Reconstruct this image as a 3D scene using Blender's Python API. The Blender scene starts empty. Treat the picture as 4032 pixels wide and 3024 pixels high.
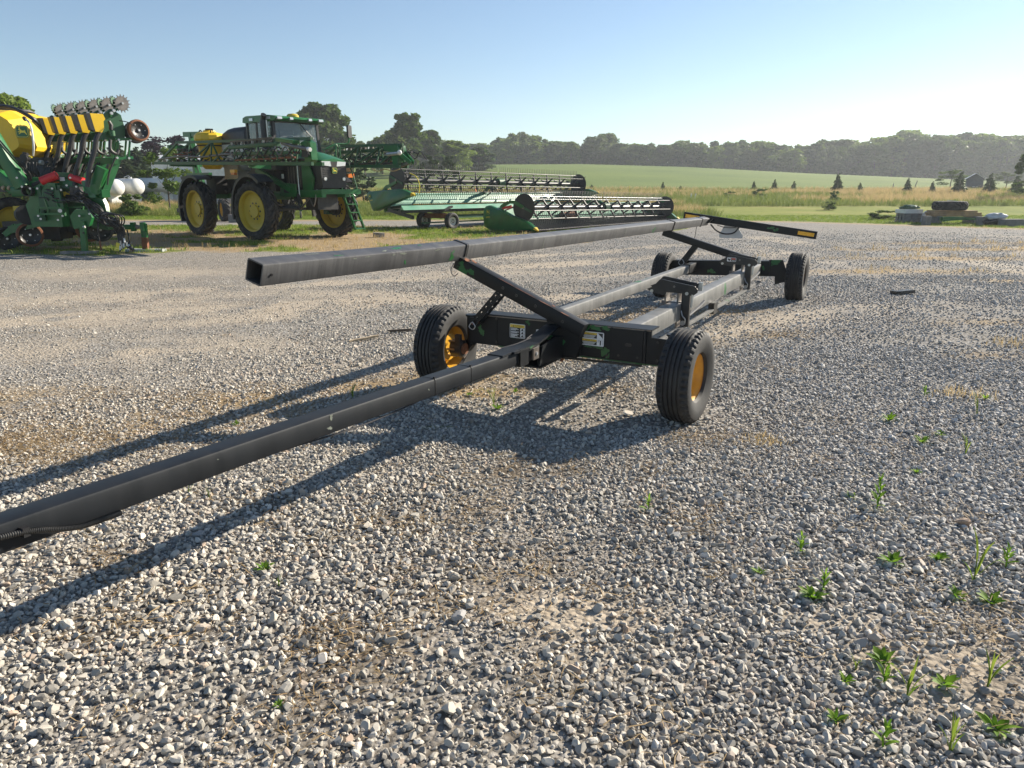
import bpy, bmesh, math, random
import numpy as np
from mathutils import Vector, Matrix, Euler
from mathutils import noise as mnoise

random.seed(7)
RNG = np.random.default_rng(7)
R = math.radians
SC = bpy.context.scene
COL = SC.collection

# ------------------------------------------------------------------ camera
CAM_H = 1.8
PITCH = 15.48
cam_data = bpy.data.cameras.new("camera")
cam_data.sensor_fit = 'HORIZONTAL'
cam_data.sensor_width = 36.0
cam_data.lens = 36.0 * 2795.0 / 4032.0
cam_data.clip_start = 0.05
cam_data.clip_end = 3000.0
cam = bpy.data.objects.new("camera", cam_data)
cam.location = (0, 0, CAM_H)
cam.rotation_euler = (R(90 - PITCH), 0, 0)
COL.objects.link(cam)
SC.camera = cam

# ------------------------------------------------------------------ light
SUN_AZ, SUN_EL = 57.0, 26.0           # azimuth clockwise from +Y, degrees
world = bpy.data.worlds.new("World")
SC.world = world
world.use_nodes = True
wn = world.node_tree.nodes
wl = world.node_tree.links
bg = wn["Background"]
sky = wn.new("ShaderNodeTexSky")
sky.sky_type = 'NISHITA'
sky.sun_disc = False
sky.sun_elevation = R(SUN_EL)
sky.sun_rotation = R(SUN_AZ)
sky.altitude = 100
sky.air_density = 1.0
sky.dust_density = 0.1
sky.ozone_density = 2.6
wl.new(sky.outputs[0], bg.inputs[0])
bg.inputs[1].default_value = 0.064
sun_data = bpy.data.lights.new("sun", 'SUN')
sun_data.energy = 5.0
sun_data.angle = R(0.53)
sun_data.color = (1.0, 0.91, 0.77)
sun = bpy.data.objects.new("sun", sun_data)
sun.rotation_euler = Euler((R(90 - SUN_EL), 0, R(180 - SUN_AZ)), 'XYZ')
COL.objects.link(sun)
sun.location = (40, 26, 40)
SC.view_settings.view_transform = 'Standard'
SC.view_settings.look = 'None'
SC.view_settings.gamma = 1.0
SC.view_settings.use_curve_mapping = False
SC.view_settings.exposure = 1.12

# ------------------------------------------------------------------ helpers
def ss(a, b, x):
    t = np.clip((np.asarray(x, float) - a) / (b - a), 0.0, 1.0)
    return t * t * (3 - 2 * t)

_perm = np.random.default_rng(11).random((256, 256))
def vnoise(x, y):
    x = np.asarray(x, float); y = np.asarray(y, float)
    xi = np.floor(x).astype(int); yi = np.floor(y).astype(int)
    fx = x - xi; fy = y - yi
    fx = fx * fx * (3 - 2 * fx); fy = fy * fy * (3 - 2 * fy)
    a = _perm[xi & 255, yi & 255]; b = _perm[(xi + 1) & 255, yi & 255]
    c = _perm[xi & 255, (yi + 1) & 255]; d = _perm[(xi + 1) & 255, (yi + 1) & 255]
    return a * (1 - fx) * (1 - fy) + b * fx * (1 - fy) + c * (1 - fx) * fy + d * fx * fy
def fbm(x, y, o=4):
    s = 0; amp = .5; tot = 0
    for i in range(o):
        s = s + amp * vnoise(x * 2**i + 17.3 * i, y * 2**i + 9.1 * i); tot += amp; amp *= .5
    return s / tot

def terrain(x, y):
    x = np.asarray(x, float); y = np.asarray(y, float)
    z = .13 * ss(1.5, 5, x) * ss(6, 11, y) * (1 - ss(20, 34, y))
    z = z + .10 * ss(-4, -9, x) * ss(15, 23, y) * (1 - ss(31, 40, y))
    crest = np.interp(x * 250.0 / np.maximum(y, 60.0),
                      [-300, -100, -38, 24, 58, 100, 151, 187, 300],
                      [6.0, 7.6, 9.1, 9.4, 8.5, 6.4, 4.4, 2.9, 2.4])
    z = z + 1.35 * ss(46, 98, y) + (crest - 1.35) * ss(84, 262, y)
    return z
def tz(x, y): return float(terrain(x, y))

def px(u, v, Y):
    """world point at distance Y ahead of the camera on the sight line of photo pixel (u, v)"""
    p = R(PITCH); xc = (u - 2016) / 2795.0; yc = (1512 - v) / 2795.0
    d = Vector((xc, math.cos(p) + yc * math.sin(p), -math.sin(p) + yc * math.cos(p)))
    return Vector((0, 0, CAM_H)) + d * (Y / d.y)

# --- materials
M = {}
def new_mat(name):
    m = bpy.data.materials.new(name); m.use_nodes = True; M[name] = m
    return m, m.node_tree.nodes, m.node_tree.links, m.node_tree.nodes["Principled BSDF"]
def ramp(n, l, src, stops):
    r = n.new("ShaderNodeValToRGB"); e = r.color_ramp.elements
    while len(e) < len(stops): e.new(0.5)
    for i, (p, c) in enumerate(stops):
        e[i].position = p; e[i].color = (c[0], c[1], c[2], 1)
    l.new(src, r.inputs[0]); return r.outputs[0]
def noise_node(n, l, scale, detail=4, rough=.55, coord='Object', vec=None, stretch=None):
    t = n.new("ShaderNodeTexNoise"); t.inputs['Scale'].default_value = scale
    t.inputs['Detail'].default_value = detail; t.inputs['Roughness'].default_value = rough
    if vec is None:
        tc = n.new("ShaderNodeTexCoord"); vec = tc.outputs[coord]
    if stretch:
        mp = n.new("ShaderNodeMapping"); mp.inputs['Scale'].default_value = stretch
        l.new(vec, mp.inputs[0]); vec = mp.outputs[0]
    l.new(vec, t.inputs['Vector']); return t.outputs['Fac']
def mix_col(n, l, fac, a, b):
    m = n.new("ShaderNodeMix"); m.data_type = 'RGBA'
    for s, val in ((m.inputs[0], fac), (m.inputs[6], a), (m.inputs[7], b)):
        if isinstance(val, (int, float)): s.default_value = val
        elif isinstance(val, tuple): s.default_value = (*val[:3], 1)
        else: l.new(val, s)
    return m.outputs[2]
def mathn(n, l, op, a, b=None):
    m = n.new("ShaderNodeMath"); m.operation = op; m.use_clamp = False
    for i, v in enumerate((a, b)):
        if v is None: continue
        if isinstance(v, (int, float)): m.inputs[i].default_value = v
        else: l.new(v, m.inputs[i])
    return m.outputs[0]
def bump(n, l, bs, h, strength=.3, dist=.01):
    b = n.new("ShaderNodeBump"); b.inputs['Strength'].default_value = strength; b.inputs['Distance'].default_value = dist
    l.new(h, b.inputs['Height']); l.new(b.outputs[0], bs.inputs['Normal'])

def simple(name, col, rough=.5, metal=0.0, var=.25, scale=6.0, dust=None, dust_amt=.35, bmp=0.0, spec=None):
    """base colour with mottled wear and an optional layer of dust"""
    m, n, l, bs = new_mat(name)
    f = noise_node(n, l, scale, 5, .6)
    lo = tuple(c * (1 - var) for c in col); hi = tuple(min(1, c * (1 + var)) for c in col)
    c = ramp(n, l, f, [(.3, lo), (.7, hi)])
    if dust:
        f2 = noise_node(n, l, scale * .6, 6, .65)
        k = ramp(n, l, f2, [(.45, (0, 0, 0)), (.75, (dust_amt,) * 3)])
        c = mix_col(n, l, k, c, dust)
    l.new(c, bs.inputs['Base Color'])
    rr = n.new("ShaderNodeMapRange"); l.new(f, rr.inputs[0]); rr.inputs[3].default_value = max(.05, rough - .12); rr.inputs[4].default_value = min(1, rough + .12)
    l.new(rr.outputs[0], bs.inputs['Roughness'])
    bs.inputs['Metallic'].default_value = metal
    if spec is not None: bs.inputs['Specular IOR Level'].default_value = spec
    if bmp:
        bump(n, l, bs, noise_node(n, l, scale * 6, 4), bmp, .004)
    return m

simple("green_paint", (.009, .118, .028), .36, 0, .2, 3, (.12, .11, .06), .22)
simple("dull_green_paint", (.014, .086, .032), .5, 0, .25, 3, (.13, .12, .08), .35)
simple("pale_green_panel", (.10, .30, .19), .38, 0, .12, 2, (.35, .36, .28), .35)
simple("yellow_paint", (.52, .38, .022), .42, 0, .1, 3, (.35, .26, .12), .2)
simple("yellow_plastic", (.72, .46, .012), .45, 0, .07, 2, (.45, .33, .12), .15)
simple("orange_yellow_paint", (.64, .34, .02), .38, 0, .15, 8, (.28, .18, .08), .45)
simple("tyre_rubber", (.017, .017, .018), .72, 0, .25, 9, (.11, .10, .085), .28, .2)
simple("dark_tyre_rubber", (.018, .018, .019), .8, 0, .3, 7, (.17, .155, .13), .5, .25)
simple("black_plastic", (.016, .016, .018), .5, 0, .2, 5, (.10, .09, .08), .25)
simple("black_steel", (.020, .020, .021), .45, .1, .3, 6, (.12, .10, .075), .3)
simple("hose_rubber", (.018, .018, .018), .5, 0, .2, 20, (.10, .09, .07), .25)
simple("bright_steel", (.55, .55, .54), .38, .85, .15, 12)
simple("galvanised_steel", (.36, .37, .38), .5, .5, .2, 9)
simple("dark_worn_steel", (.20, .185, .17), .45, .7, .3, 12, (.16, .09, .05), .5)
simple("rusty_steel", (.19, .075, .035), .8, .1, .35, 12)
simple("red_plastic", (.55, .02, .022), .42, 0, .12, 5)
simple("orange_plastic", (.75, .20, .02), .35, 0, .1, 5)
simple("amber_reflector", (.85, .42, .02), .3, 0, .1, 30)
simple("white_paint", (.72, .72, .70), .45, 0, .08, 4, (.42, .38, .30), .3)
simple("tank_white", (.66, .66, .63), .5, 0, .08, 1.2, (.30, .22, .16), .45)
simple("white_plastic", (.70, .72, .72), .5, 0, .08, 2, (.45, .40, .32), .4)
simple("concrete", (.17, .165, .16), .9, 0, .25, 5, None, 0, .4)
simple("timber", (.36, .22, .11), .8, 0, .3, 4, (.30, .27, .22), .4, .3)
simple("grey_wood", (.24, .22, .20), .85, 0, .3, 6, None, 0, .3)
simple("bark", (.10, .075, .055), .9, 0, .35, 5, None, 0, .5)
simple("dark_fabric", (.03, .03, .035), .8, 0, .2, 8)
simple("decal_black", (.015, .015, .017), .4, 0, .05, 5)
simple("decal_white", (.75, .76, .76), .45, 0, .05, 5)
simple("decal_yellow", (.72, .52, .05), .45, 0, .05, 5)
simple("decal_red", (.55, .08, .04), .45, 0, .05, 5)
simple("logo_green", (.010, .105, .035), .4, 0, .05, 5)
simple("logo_yellow", (.78, .62, .05), .4, 0, .05, 5)
simple("headlamp", (.62, .64, .66), .15, .3, .1, 30)
simple("shed_wall", (.13, .135, .15), .85, 0, .15, 3)
simple("shed_roof", (.55, .56, .55), .5, .3, .1, 3)
simple("tarp_grey", (.46, .48, .50), .6, 0, .12, 4)
simple("debris_wood", (.42, .33, .22), .85, 0, .25, 20)

def glass(name, col, rough=.05, trans=.75):
    m, n, l, bs = new_mat(name)
    bs.inputs['Base Color'].default_value = (*col, 1); bs.inputs['Roughness'].default_value = rough
    bs.inputs['Transmission Weight'].default_value = trans; bs.inputs['IOR'].default_value = 1.45
    bs.inputs['Specular IOR Level'].default_value = .6
    return m
glass("cab_glass", (.55, .62, .62), .03, .85)

# dark trailer paint that has flaked to the green beneath and faded in streaks
def trailer_paint(name, base, streak, flake_at=.70, spec=.5):
    m, n, l, bs = new_mat(name)
    tc = n.new("ShaderNodeTexCoord")
    f = noise_node(n, l, 5, 5, .6, vec=tc.outputs['Object'])
    c = ramp(n, l, f, [(.3, tuple(b * .75 for b in base)), (.7, tuple(b * 1.3 for b in base))])
    s = noise_node(n, l, 3.2, 5, .7, vec=tc.outputs['Object'], stretch=(.5, 5.5, .25))
    k = ramp(n, l, s, [(.44, (0, 0, 0)), (.80, (.7,) * 3)])
    c = mix_col(n, l, k, c, streak)
    fl = noise_node(n, l, 2.3, 6, .55, vec=tc.outputs['Object'])
    k2 = ramp(n, l, fl, [(flake_at, (0, 0, 0)), (flake_at + .012, (1, 1, 1))])
    c = mix_col(n, l, k2, c, (.020, .115, .034))
    sp = noise_node(n, l, 60, 2, .5, vec=tc.outputs['Object'])
    k3 = ramp(n, l, sp, [(.79, (0, 0, 0)), (.81, (.35,) * 3)])
    c = mix_col(n, l, k3, c, (.22, .21, .19))
    l.new(c, bs.inputs['Base Color'])
    r = n.new("ShaderNodeMapRange"); l.new(s, r.inputs[0]); r.inputs[3].default_value = .36; r.inputs[4].default_value = .62
    l.new(r.outputs[0], bs.inputs['Roughness'])
    bs.inputs['Specular IOR Level'].default_value = spec
    bump(n, l, bs, noise_node(n, l, 140, 3, vec=tc.outputs['Object']), .12, .002)
    return m
trailer_paint("trailer_black", (.0055, .0072, .0095), (.012, .0135, .015), .655, .28)
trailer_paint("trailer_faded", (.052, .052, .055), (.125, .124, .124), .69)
trailer_paint("trailer_pale", (.13, .13, .125), (.25, .245, .23), .70)  # paler grey version of the coat, for the rails and lower bars
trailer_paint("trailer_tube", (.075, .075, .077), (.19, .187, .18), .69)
trailer_paint("trailer_tongue", (.0105, .0125, .0155), (.017, .019, .022), .74, .32)

# --- mesh builder
class MB:
    def __init__(s): s.v = []; s.f = []; s.m = []; s.mats = []
    def mi(s, mat):
        if mat not in s.mats: s.mats.append(mat)
        return s.mats.index(mat)
    def add(s, verts, faces, mat):
        o = len(s.v); k = s.mi(mat)
        s.v.extend([tuple(p) for p in verts])
        s.f.extend([tuple(i + o for i in f) for f in faces]); s.m.extend([k] * len(faces))
        return s
    def box(s, c, size, mat, rot=None, taper=None):
        hx, hy, hz = (q / 2 for q in size); tx, ty = taper or (1, 1)
        P = [(-hx, -hy, -hz), (hx, -hy, -hz), (hx, hy, -hz), (-hx, hy, -hz),
             (-hx * tx, -hy * ty, hz), (hx * tx, -hy * ty, hz), (hx * tx, hy * ty, hz), (-hx * tx, hy * ty, hz)]
        mt = rot.to_matrix() if isinstance(rot, Euler) else rot
        P = [Vector(p) for p in P]
        if mt is not None: P = [mt @ p for p in P]
        P = [p + Vector(c) for p in P]
        return s.add(P, [(0, 3, 2, 1), (4, 5, 6, 7), (0, 1, 5, 4), (1, 2, 6, 5), (2, 3, 7, 6), (3, 0, 4, 7)], mat)
    def frame(s, p0, p1, up=(0, 0, 1), roll=0.0):
        d = (Vector(p1) - Vector(p0)).normalized(); u = Vector(up)
        if abs(d.dot(u)) > .97: u = Vector((0, 1, 0)) if abs(d.y) < .9 else Vector((1, 0, 0))
        sx = d.cross(u).normalized(); u = sx.cross(d).normalized()
        if roll:
            q = Matrix.Rotation(roll, 3, d); sx = q @ sx; u = q @ u
        return d, sx, u
    def beam(s, p0, p1, w, h, mat, up=(0, 0, 1), roll=0.0, ch=0.0, w1=None, h1=None, caps=True):
        d, sx, u = s.frame(p0, p1, up, roll)
        def ring(p, w, h):
            a, b = w / 2, h / 2
            if ch:
                q = [(-a + ch, -b), (a - ch, -b), (a - ch * .3, -b + ch * .3), (a, -b + ch), (a, b - ch), (a - ch * .3, b - ch * .3), (a - ch, b), (-a + ch, b), (-a + ch * .3, b - ch * .3), (-a, b - ch), (-a, -b + ch), (-a + ch * .3, -b + ch * .3)]
            else: q = [(-a, -b), (a, -b), (a, b), (-a, b)]
            return [Vector(p) + sx * x + u * y for x, y in q]
        A = ring(p0, w, h); B = ring(p1, w1 or w, h1 or h); k = len(A)
        F = [(i, (i + 1) % k, k + (i + 1) % k, k + i) for i in range(k)]
        if caps: F += [tuple(range(k - 1, -1, -1)), tuple(range(k, 2 * k))]
        return s.add(A + B, F, mat)
    def tube(s, pts, r, mat, n=8, closed=False, caps=True):
        pts = [Vector(p) for p in pts]; k = len(pts); V = []; F = []
        prev = None
        for i, p in enumerate(pts):
            if closed: d = (pts[(i + 1) % k] - pts[i - 1])
            else: d = pts[min(i + 1, k - 1)] - pts[max(i - 1, 0)]
            d.normalize()
            if prev is None:
                a = Vector((0, 0, 1)) if abs(d.z) < .9 else Vector((1, 0, 0)); x = d.cross(a).normalized()
            else:
                x = (prev - d * prev.dot(d)); x = x.normalized() if x.length > 1e-6 else d.orthogonal().normalized()
            prev = x; y = d.cross(x); rr = r[i] if isinstance(r, (list, tuple)) else r
            V += [p + (x * math.cos(2 * math.pi * j / n) + y * math.sin(2 * math.pi * j / n)) * rr for j in range(n)]
        for i in range(k if closed else k - 1):
            a, b = i * n, ((i + 1) % k) * n
            F += [(a + j, a + (j + 1) % n, b + (j + 1) % n, b + j) for j in range(n)]
        if caps and not closed: F += [tuple(range(n - 1, -1, -1)), tuple(range((k - 1) * n, k * n))]
        return s.add(V, F, mat)
    def lathe(s, prof, mat, n=24, mtx=None, mod=None, closed=False):
        """prof: (radius, axial) pairs swung about local X; mtx places it; mod(i, j, r) can vary the radius"""
        V = []; F = []; k = len(prof)
        for j in range(n):
            t = 2 * math.pi * j / n
            for i, (r, x) in enumerate(prof):
                if mod: r = mod(i, j, r)
                V.append(Vector((x, r * math.cos(t), r * math.sin(t))))
        for j in range(n):
            a, b = j * k, ((j + 1) % n) * k
            for i in range(k if closed else k - 1):
                i2 = (i + 1) % k
                F.append((a + i, b + i, b + i2, a + i2))
        if mtx is not None: V = [mtx @ p for p in V]
        return s.add(V, F, mat)
    def cyl(s, p0, p1, r, mat, n=16, r1=None):
        return s.tube([p0, p1], [r, r if r1 is None else r1], mat, n)
    def prism(s, poly, t, mat, mtx=None):
        """poly: (x, y) outline in local XY, extruded by t along local Z, centred"""
        k = len(poly)
        V = [Vector((x, y, -t / 2)) for x, y in poly] + [Vector((x, y, t / 2)) for x, y in poly]
        F = [tuple(range(k - 1, -1, -1)), tuple(range(k, 2 * k))] + [(i, (i + 1) % k, k + (i + 1) % k, k + i) for i in range(k)]
        if mtx is not None: V = [mtx @ p for p in V]
        return s.add(V, F, mat)
    def sphere(s, c, r, mat, n=12, m=8, sc=(1, 1, 1)):
        V = []; F = []
        for i in range(m + 1):
            a = math.pi * i / m
            for j in range(n):
                b = 2 * math.pi * j / n
                V.append(Vector(c) + Vector((math.sin(a) * math.cos(b) * r * sc[0], math.sin(a) * math.sin(b) * r * sc[1], math.cos(a) * r * sc[2])))
        for i in range(m):
            for j in range(n):
                F.append((i * n + j, (i + 1) * n + j, (i + 1) * n + (j + 1) % n, i * n + (j + 1) % n))
        return s.add(V, F, mat)
    def mesh(s, name, angle=35):
        me = bpy.data.meshes.new(name)
        me.from_pydata(s.v, [], s.f)
        for k in s.mats: me.materials.append(M[k])
        me.polygons.foreach_set("material_index", s.m)
        bm = bmesh.new(); bm.from_mesh(me)
        bmesh.ops.remove_doubles(bm, verts=bm.verts, dist=1e-5)
        bmesh.ops.recalc_face_normals(bm, faces=bm.faces)
        bm.to_mesh(me); bm.free()
        me.polygons.foreach_set("use_smooth", [True] * len(me.polygons))
        me.set_sharp_from_angle(angle=R(angle))
        return me
    def build(s, name, parent=None, loc=(0, 0, 0), rot=(0, 0, 0), angle=35):
        o = bpy.data.objects.new(name, s.mesh(name, angle)); COL.objects.link(o)
        o.location = loc; o.rotation_euler = rot
        if parent: o.parent = parent
        return o

def tag(o, label=None, cat=None, group=None, kind=None):
    if label: o["label"] = label
    if cat: o["category"] = cat
    if group: o["group"] = group
    if kind: o["kind"] = kind
    return o
def empty(name, loc=(0, 0, 0), rz=0.0, parent=None):
    o = bpy.data.objects.new(name, None); COL.objects.link(o)
    o.location = loc; o.rotation_euler = (0, 0, rz); o.empty_display_size = .2
    if parent: o.parent = parent
    return o
def copy_tree(o, parent=None):
    c = o.copy(); COL.objects.link(c)
    if parent is not None: c.parent = parent
    for ch in list(o.children): copy_tree(ch, c)
    return c
def part(mb, name, parent, **k): return mb.build(name, parent, **k)
def one(fn, name, parent=None, **k):
    mb = MB(); fn(mb); return mb.build(name, parent, **k)
def bez(pts, n=10):
    """smooth curve through the points (Catmull-Rom)"""
    P = [Vector(p) for p in pts]; P = [P[0] * 2 - P[1]] + P + [P[-1] * 2 - P[-2]]; out = []
    for i in range(1, len(P) - 2):
        for k in range(n):
            t = k / n; a, b, c, d = P[i - 1], P[i], P[i + 1], P[i + 2]
            out.append(.5 * ((2 * b) + (c - a) * t + (2 * a - 5 * b + 4 * c - d) * t * t + (3 * b - 3 * c + d - a) * t ** 3))
    out.append(P[-2]); return out
def text_into(mb, body, size, mtx, mat, align='CENTER'):
    cu = bpy.data.curves.new("lettering", 'FONT'); cu.body = body; cu.size = size
    cu.align_x = align; cu.align_y = 'CENTER'; cu.resolution_u = 2
    o = bpy.data.objects.new("lettering", cu)
    me = bpy.data.meshes.new_from_object(o)
    V = [mtx @ v.co for v in me.vertices]; F = [tuple(p.vertices) for p in me.polygons]
    mb.add(V, F, mat)
    bpy.data.objects.remove(o); bpy.data.meshes.remove(me); bpy.data.curves.remove(cu)
def plane_mtx(o, x, y):
    """matrix whose local X, Y lie along the given directions, origin at o"""
    x = Vector(x).normalized(); y = Vector(y); y = (y - x * y.dot(x)).normalized(); z = x.cross(y)
    return Matrix(((x.x, y.x, z.x, o[0]), (x.y, y.y, z.y, o[1]), (x.z, y.z, z.z, o[2]), (0, 0, 0, 1)))

DEER = [(-.36, .18), (-.27, .27), (-.34, .43), (-.30, .43), (-.24, .31), (-.20, .45), (-.16, .45), (-.17, .28), (-.10, .18), (.02, .09), (.22, .09), (.30, .15), (.33, .06), (.34, -.05), (.47, -.27), (.42, -.31), (.26, -.14), (.14, -.10), (-.02, -.12), (-.12, -.10), (-.22, -.21), (-.34, -.25), (-.32, -.18), (-.24, -.14), (-.20, -.06), (-.40, -.06), (-.40, 0), (-.20, .02), (-.22, .12), (-.28, .14)]
def rrect(w, h, r, n=4):
    out = []
    for cx, cy, a0 in ((w / 2 - r, h / 2 - r, 0), (-w / 2 + r, h / 2 - r, 90), (-w / 2 + r, -h / 2 + r, 180), (w / 2 - r, -h / 2 + r, 270)):
        for i in range(n + 1):
            a = R(a0 + 90 * i / n); out.append((cx + r * math.cos(a), cy + r * math.sin(a)))
    return out
def emblem(name, parent, o, x, y, size):
    """rounded green shield with a yellow border and a leaping deer"""
    mb = MB(); m = plane_mtx(o, x, y); T = Matrix.Translation
    mb.prism(rrect(size, size * .9, size * .2), .004, "logo_green", m)
    mb.prism(rrect(size * .93, size * .83, size * .18), .004, "logo_yellow", m @ T((0, 0, .0025)))
    mb.prism(rrect(size * .86, size * .76, size * .16), .004, "logo_green", m @ T((0, 0, .005)))
    mb.prism([(a * size * .78, b * size * .78) for a, b in DEER], .004, "logo_yellow", m @ T((0, 0, .0075)))
    return mb.build(name, parent)
# ------------------------------------------------------------------ ground
def lin(a, b, n): return np.linspace(a, b, n, endpoint=False)
GX = np.concatenate([lin(-330, -120, 14), lin(-120, -40, 16), lin(-40, -14, 40), lin(-14, -7, 45), lin(-7, 8, 150), lin(8, 16, 50), lin(16, 40, 40), lin(40, 120, 16), np.linspace(120, 330, 15)])
G_STRAW = [  # x, y, rx, ry, strength : patches of dead grass on the yard
    (-3.5, 4.9, 1.0, .6, .55), (-2.9, 5.3, 1.2, .5, .5), (-2.3, 5.95, 1.0, .35, .7), (-1.6, 6.4, .9, .3, .7), (-1.8, 5.6, .7, .25, .5), (-.6, 6.7, .7, .35, .8), (-.3, 6.2, .5, .22, .75), (-4.6, 5.9, 1.5, .6, .5),
    (1.45, 9.6, 1.0, .5, .9), (.75, 7.7, .7, .4, .9), (1.9, 10.4, .9, .45, .8), (1.0, 8.4, .8, .3, .6), (2.9, 10.2, .8, .3, .7), (3.4, 8.6, .7, .2, .55), (2.1, 8.3, .5, .2, .5), (.9, 6.3, .5, .2, .5),
    (8.1, 14.7, 2.5, .5, .7), (10.5, 17.5, 3.0, .5, .85), (12.5, 20.0, 3.5, .6, .9), (9.5, 13.2, 1.5, .35, .6), (14.5, 22.5, 4, .7, .7), (6.2, 9.2, .8, .25, .5), (5.2, 7.6, .5, .18, .4),
    (2.4, 2.6, .6, .2, .35), (1.3, 5.0, .35, .15, .3)]
G_DIRT = [(-4.2, 8.0, 2.2, .8, .8), (-7.2, 11.8, 3.5, 1.2, .85), (-3.0, 12.4, 3.0, .7, .6), (-8.5, 15.5, 3, 1.3, .7), (.27, 2.72, .5, .22, .95), (.05, 2.45, .5, .16, .7), (1.3, 2.66, .45, .14, .7), (1.6, 2.4, .6, .18, .75), (2.3, 3.3, .5, .15, .45), (2.5, 2.7, .5, .2, .6),
          (-.5, 15.5, 3.5, .7, .6), (2.5, 18.5, 3.5, .6, .5), (6.5, 16.5, 3.0, .4, .5), (.9, 10.8, 1.2, .3, .35), (-5.5, 9.6, 1.8, .5, .6), (1.65, 2.2, .5, .16, .6)]
G_GREEN = [(-.4, 6.3, .3, .12, .5), (2.6, 2.2, .5, .2, .25), (-.5, 5.2, .3, .1, .3)]
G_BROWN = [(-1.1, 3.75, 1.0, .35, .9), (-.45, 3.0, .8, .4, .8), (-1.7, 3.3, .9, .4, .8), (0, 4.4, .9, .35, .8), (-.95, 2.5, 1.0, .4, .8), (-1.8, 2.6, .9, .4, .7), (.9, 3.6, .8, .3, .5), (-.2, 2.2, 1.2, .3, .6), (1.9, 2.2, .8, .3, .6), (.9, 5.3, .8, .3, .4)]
def blobs(B, x, y):
    s = 0
    for cx, cy, rx, ry, k in B:
        d = ((x - cx) / rx) ** 2 + ((y - cy) / ry) ** 2
        s = np.maximum(s, k * np.exp(-d * 1.1))
    return s
Y0 = lambda x: np.interp(x, [-60, -30, -11, -6, 0, 4, 8, 9.5, 12], [16.5, 18.0, 19.2, 20.6, 22.2, 26.5, 33, 38, 41])   # yard gravel ends, grass begins
Y1 = lambda x: np.interp(x, [-60, -10, 0, 5, 9, 12], [34.0, 34.0, 34.2, 35.5, 38.5, 41])                                       # drive begins
YE = lambda x: np.interp(x, [-60, -10, 6, 9, 14, 18, 23, 30, 60], [42, 42, 42, 41.5, 40.6, 38.2, 33.2, 31, 28])              # mown verge begins
def masks(x, y):
    """straw, green, dirt weights on the yard, 0..1"""
    x = np.asarray(x, float); y = np.asarray(y, float)
    wob = (fbm(x * .45 + 3, y * .45 + 8, 4) - .5)
    n1 = fbm(x * 1.7 + 40, y * 1.7 + 12, 4); n2 = fbm(x * .6 + 5, y * .9 + 71, 4); n3 = fbm(x * 5 + 2, y * 5 + 31, 3)
    straw = blobs(G_STRAW, x, y) * ss(.25, .62, n1 * .6 + n3 * .4 + .08)
    dirt = blobs(G_DIRT, x, y) * ss(.15, .6, n1)
    green = blobs(G_GREEN, x, y) * ss(.35, .6, n3)
    yy = y + wob * 2.4
    zone = ss(-.5, .5, yy - Y0(x)) * (1 - ss(-.4, .4, yy - Y1(x)))
    band = np.exp(-((y - 31.6 - wob * 3) / 1.7) ** 2) * (x < 11)
    g_zone = zone * np.clip(ss(.48, .68, n2) * .8 + band * 1.0 * ss(.3, .5, n1), 0, 1)
    straw = np.maximum(straw, zone * (1 - g_zone) * .85 * ss(.2, .55, n1 * .5 + n3 * .5 + .1))
    green = np.maximum(green, g_zone)
    dirt = np.maximum(dirt, zone * .6 * ss(.5, .7, fbm(x * .8, y * .8 + 50)))
    far = ss(-.35, .35, yy * 1.0 - wob * 1.6 - YE(x))
    fringe = np.exp(-((y - YE(x) + .8 + wob) / .9) ** 2)
    green = np.maximum(green, far); straw = np.maximum(straw * (1 - far), fringe * .7)
    ca, sa = math.cos(R(24)), math.sin(R(24)); ta = x * ca + y * sa; tb = -x * sa + y * ca     # wheel tracks crossing the yard
    trk = ss(.50, .72, fbm(ta * .10 + 4, tb * .85 + 9, 3)) * ss(5.5, 8.5, y) * (1 - ss(22, 27, y)) * (1 - ss(2, 9, x))
    dirt = np.maximum(dirt, trk * .75 * ss(.2, .5, n1))
    tr2 = ss(.56, .72, fbm(x * .55 + 70, y * .12 + 3, 3)) * ss(5, 8, y) * (1 - ss(24, 30, y)) * ss(2, 5, x)
    dirt = np.maximum(dirt, tr2 * .55 * ss(.2, .5, n1))
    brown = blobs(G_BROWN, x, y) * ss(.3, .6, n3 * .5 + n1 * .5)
    return np.clip(straw, 0, 1), np.clip(green, 0, 1), np.clip(dirt * (1 - far), 0, 1), np.clip(brown, 0, 1)

def sheet(name, xs, ys, mat, kind='structure', attr=True):
    X, Y = np.meshgrid(xs, ys); Zt = terrain(X, Y)
    if name == "ground": Zt = Zt + (fbm(X * .9, Y * .9, 3) - .5) * .035 * (Y < 30) * (Y > 1)
    v = np.stack([X, Y, Zt], -1).reshape(-1, 3); nx, ny = len(xs), len(ys)
    i = np.arange(nx * ny).reshape(ny, nx)
    f = np.stack([i[:-1, :-1], i[:-1, 1:], i[1:, 1:], i[1:, :-1]], -1).reshape(-1, 4)
    me = bpy.data.meshes.new(name); me.from_pydata(v, [], f.tolist())
    if attr:
        s, g, d, br = masks(X.ravel(), Y.ravel())
        a = me.color_attributes.new("cover", 'FLOAT_COLOR', 'POINT')
        a.data.foreach_set("color", np.stack([s, g, d, br], -1).ravel())
    me.polygons.foreach_set("use_smooth", [True] * len(me.polygons))
    me.materials.append(M[mat])
    o = bpy.data.objects.new(name, me); COL.objects.link(o); o["kind"] = kind
    return o

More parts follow.
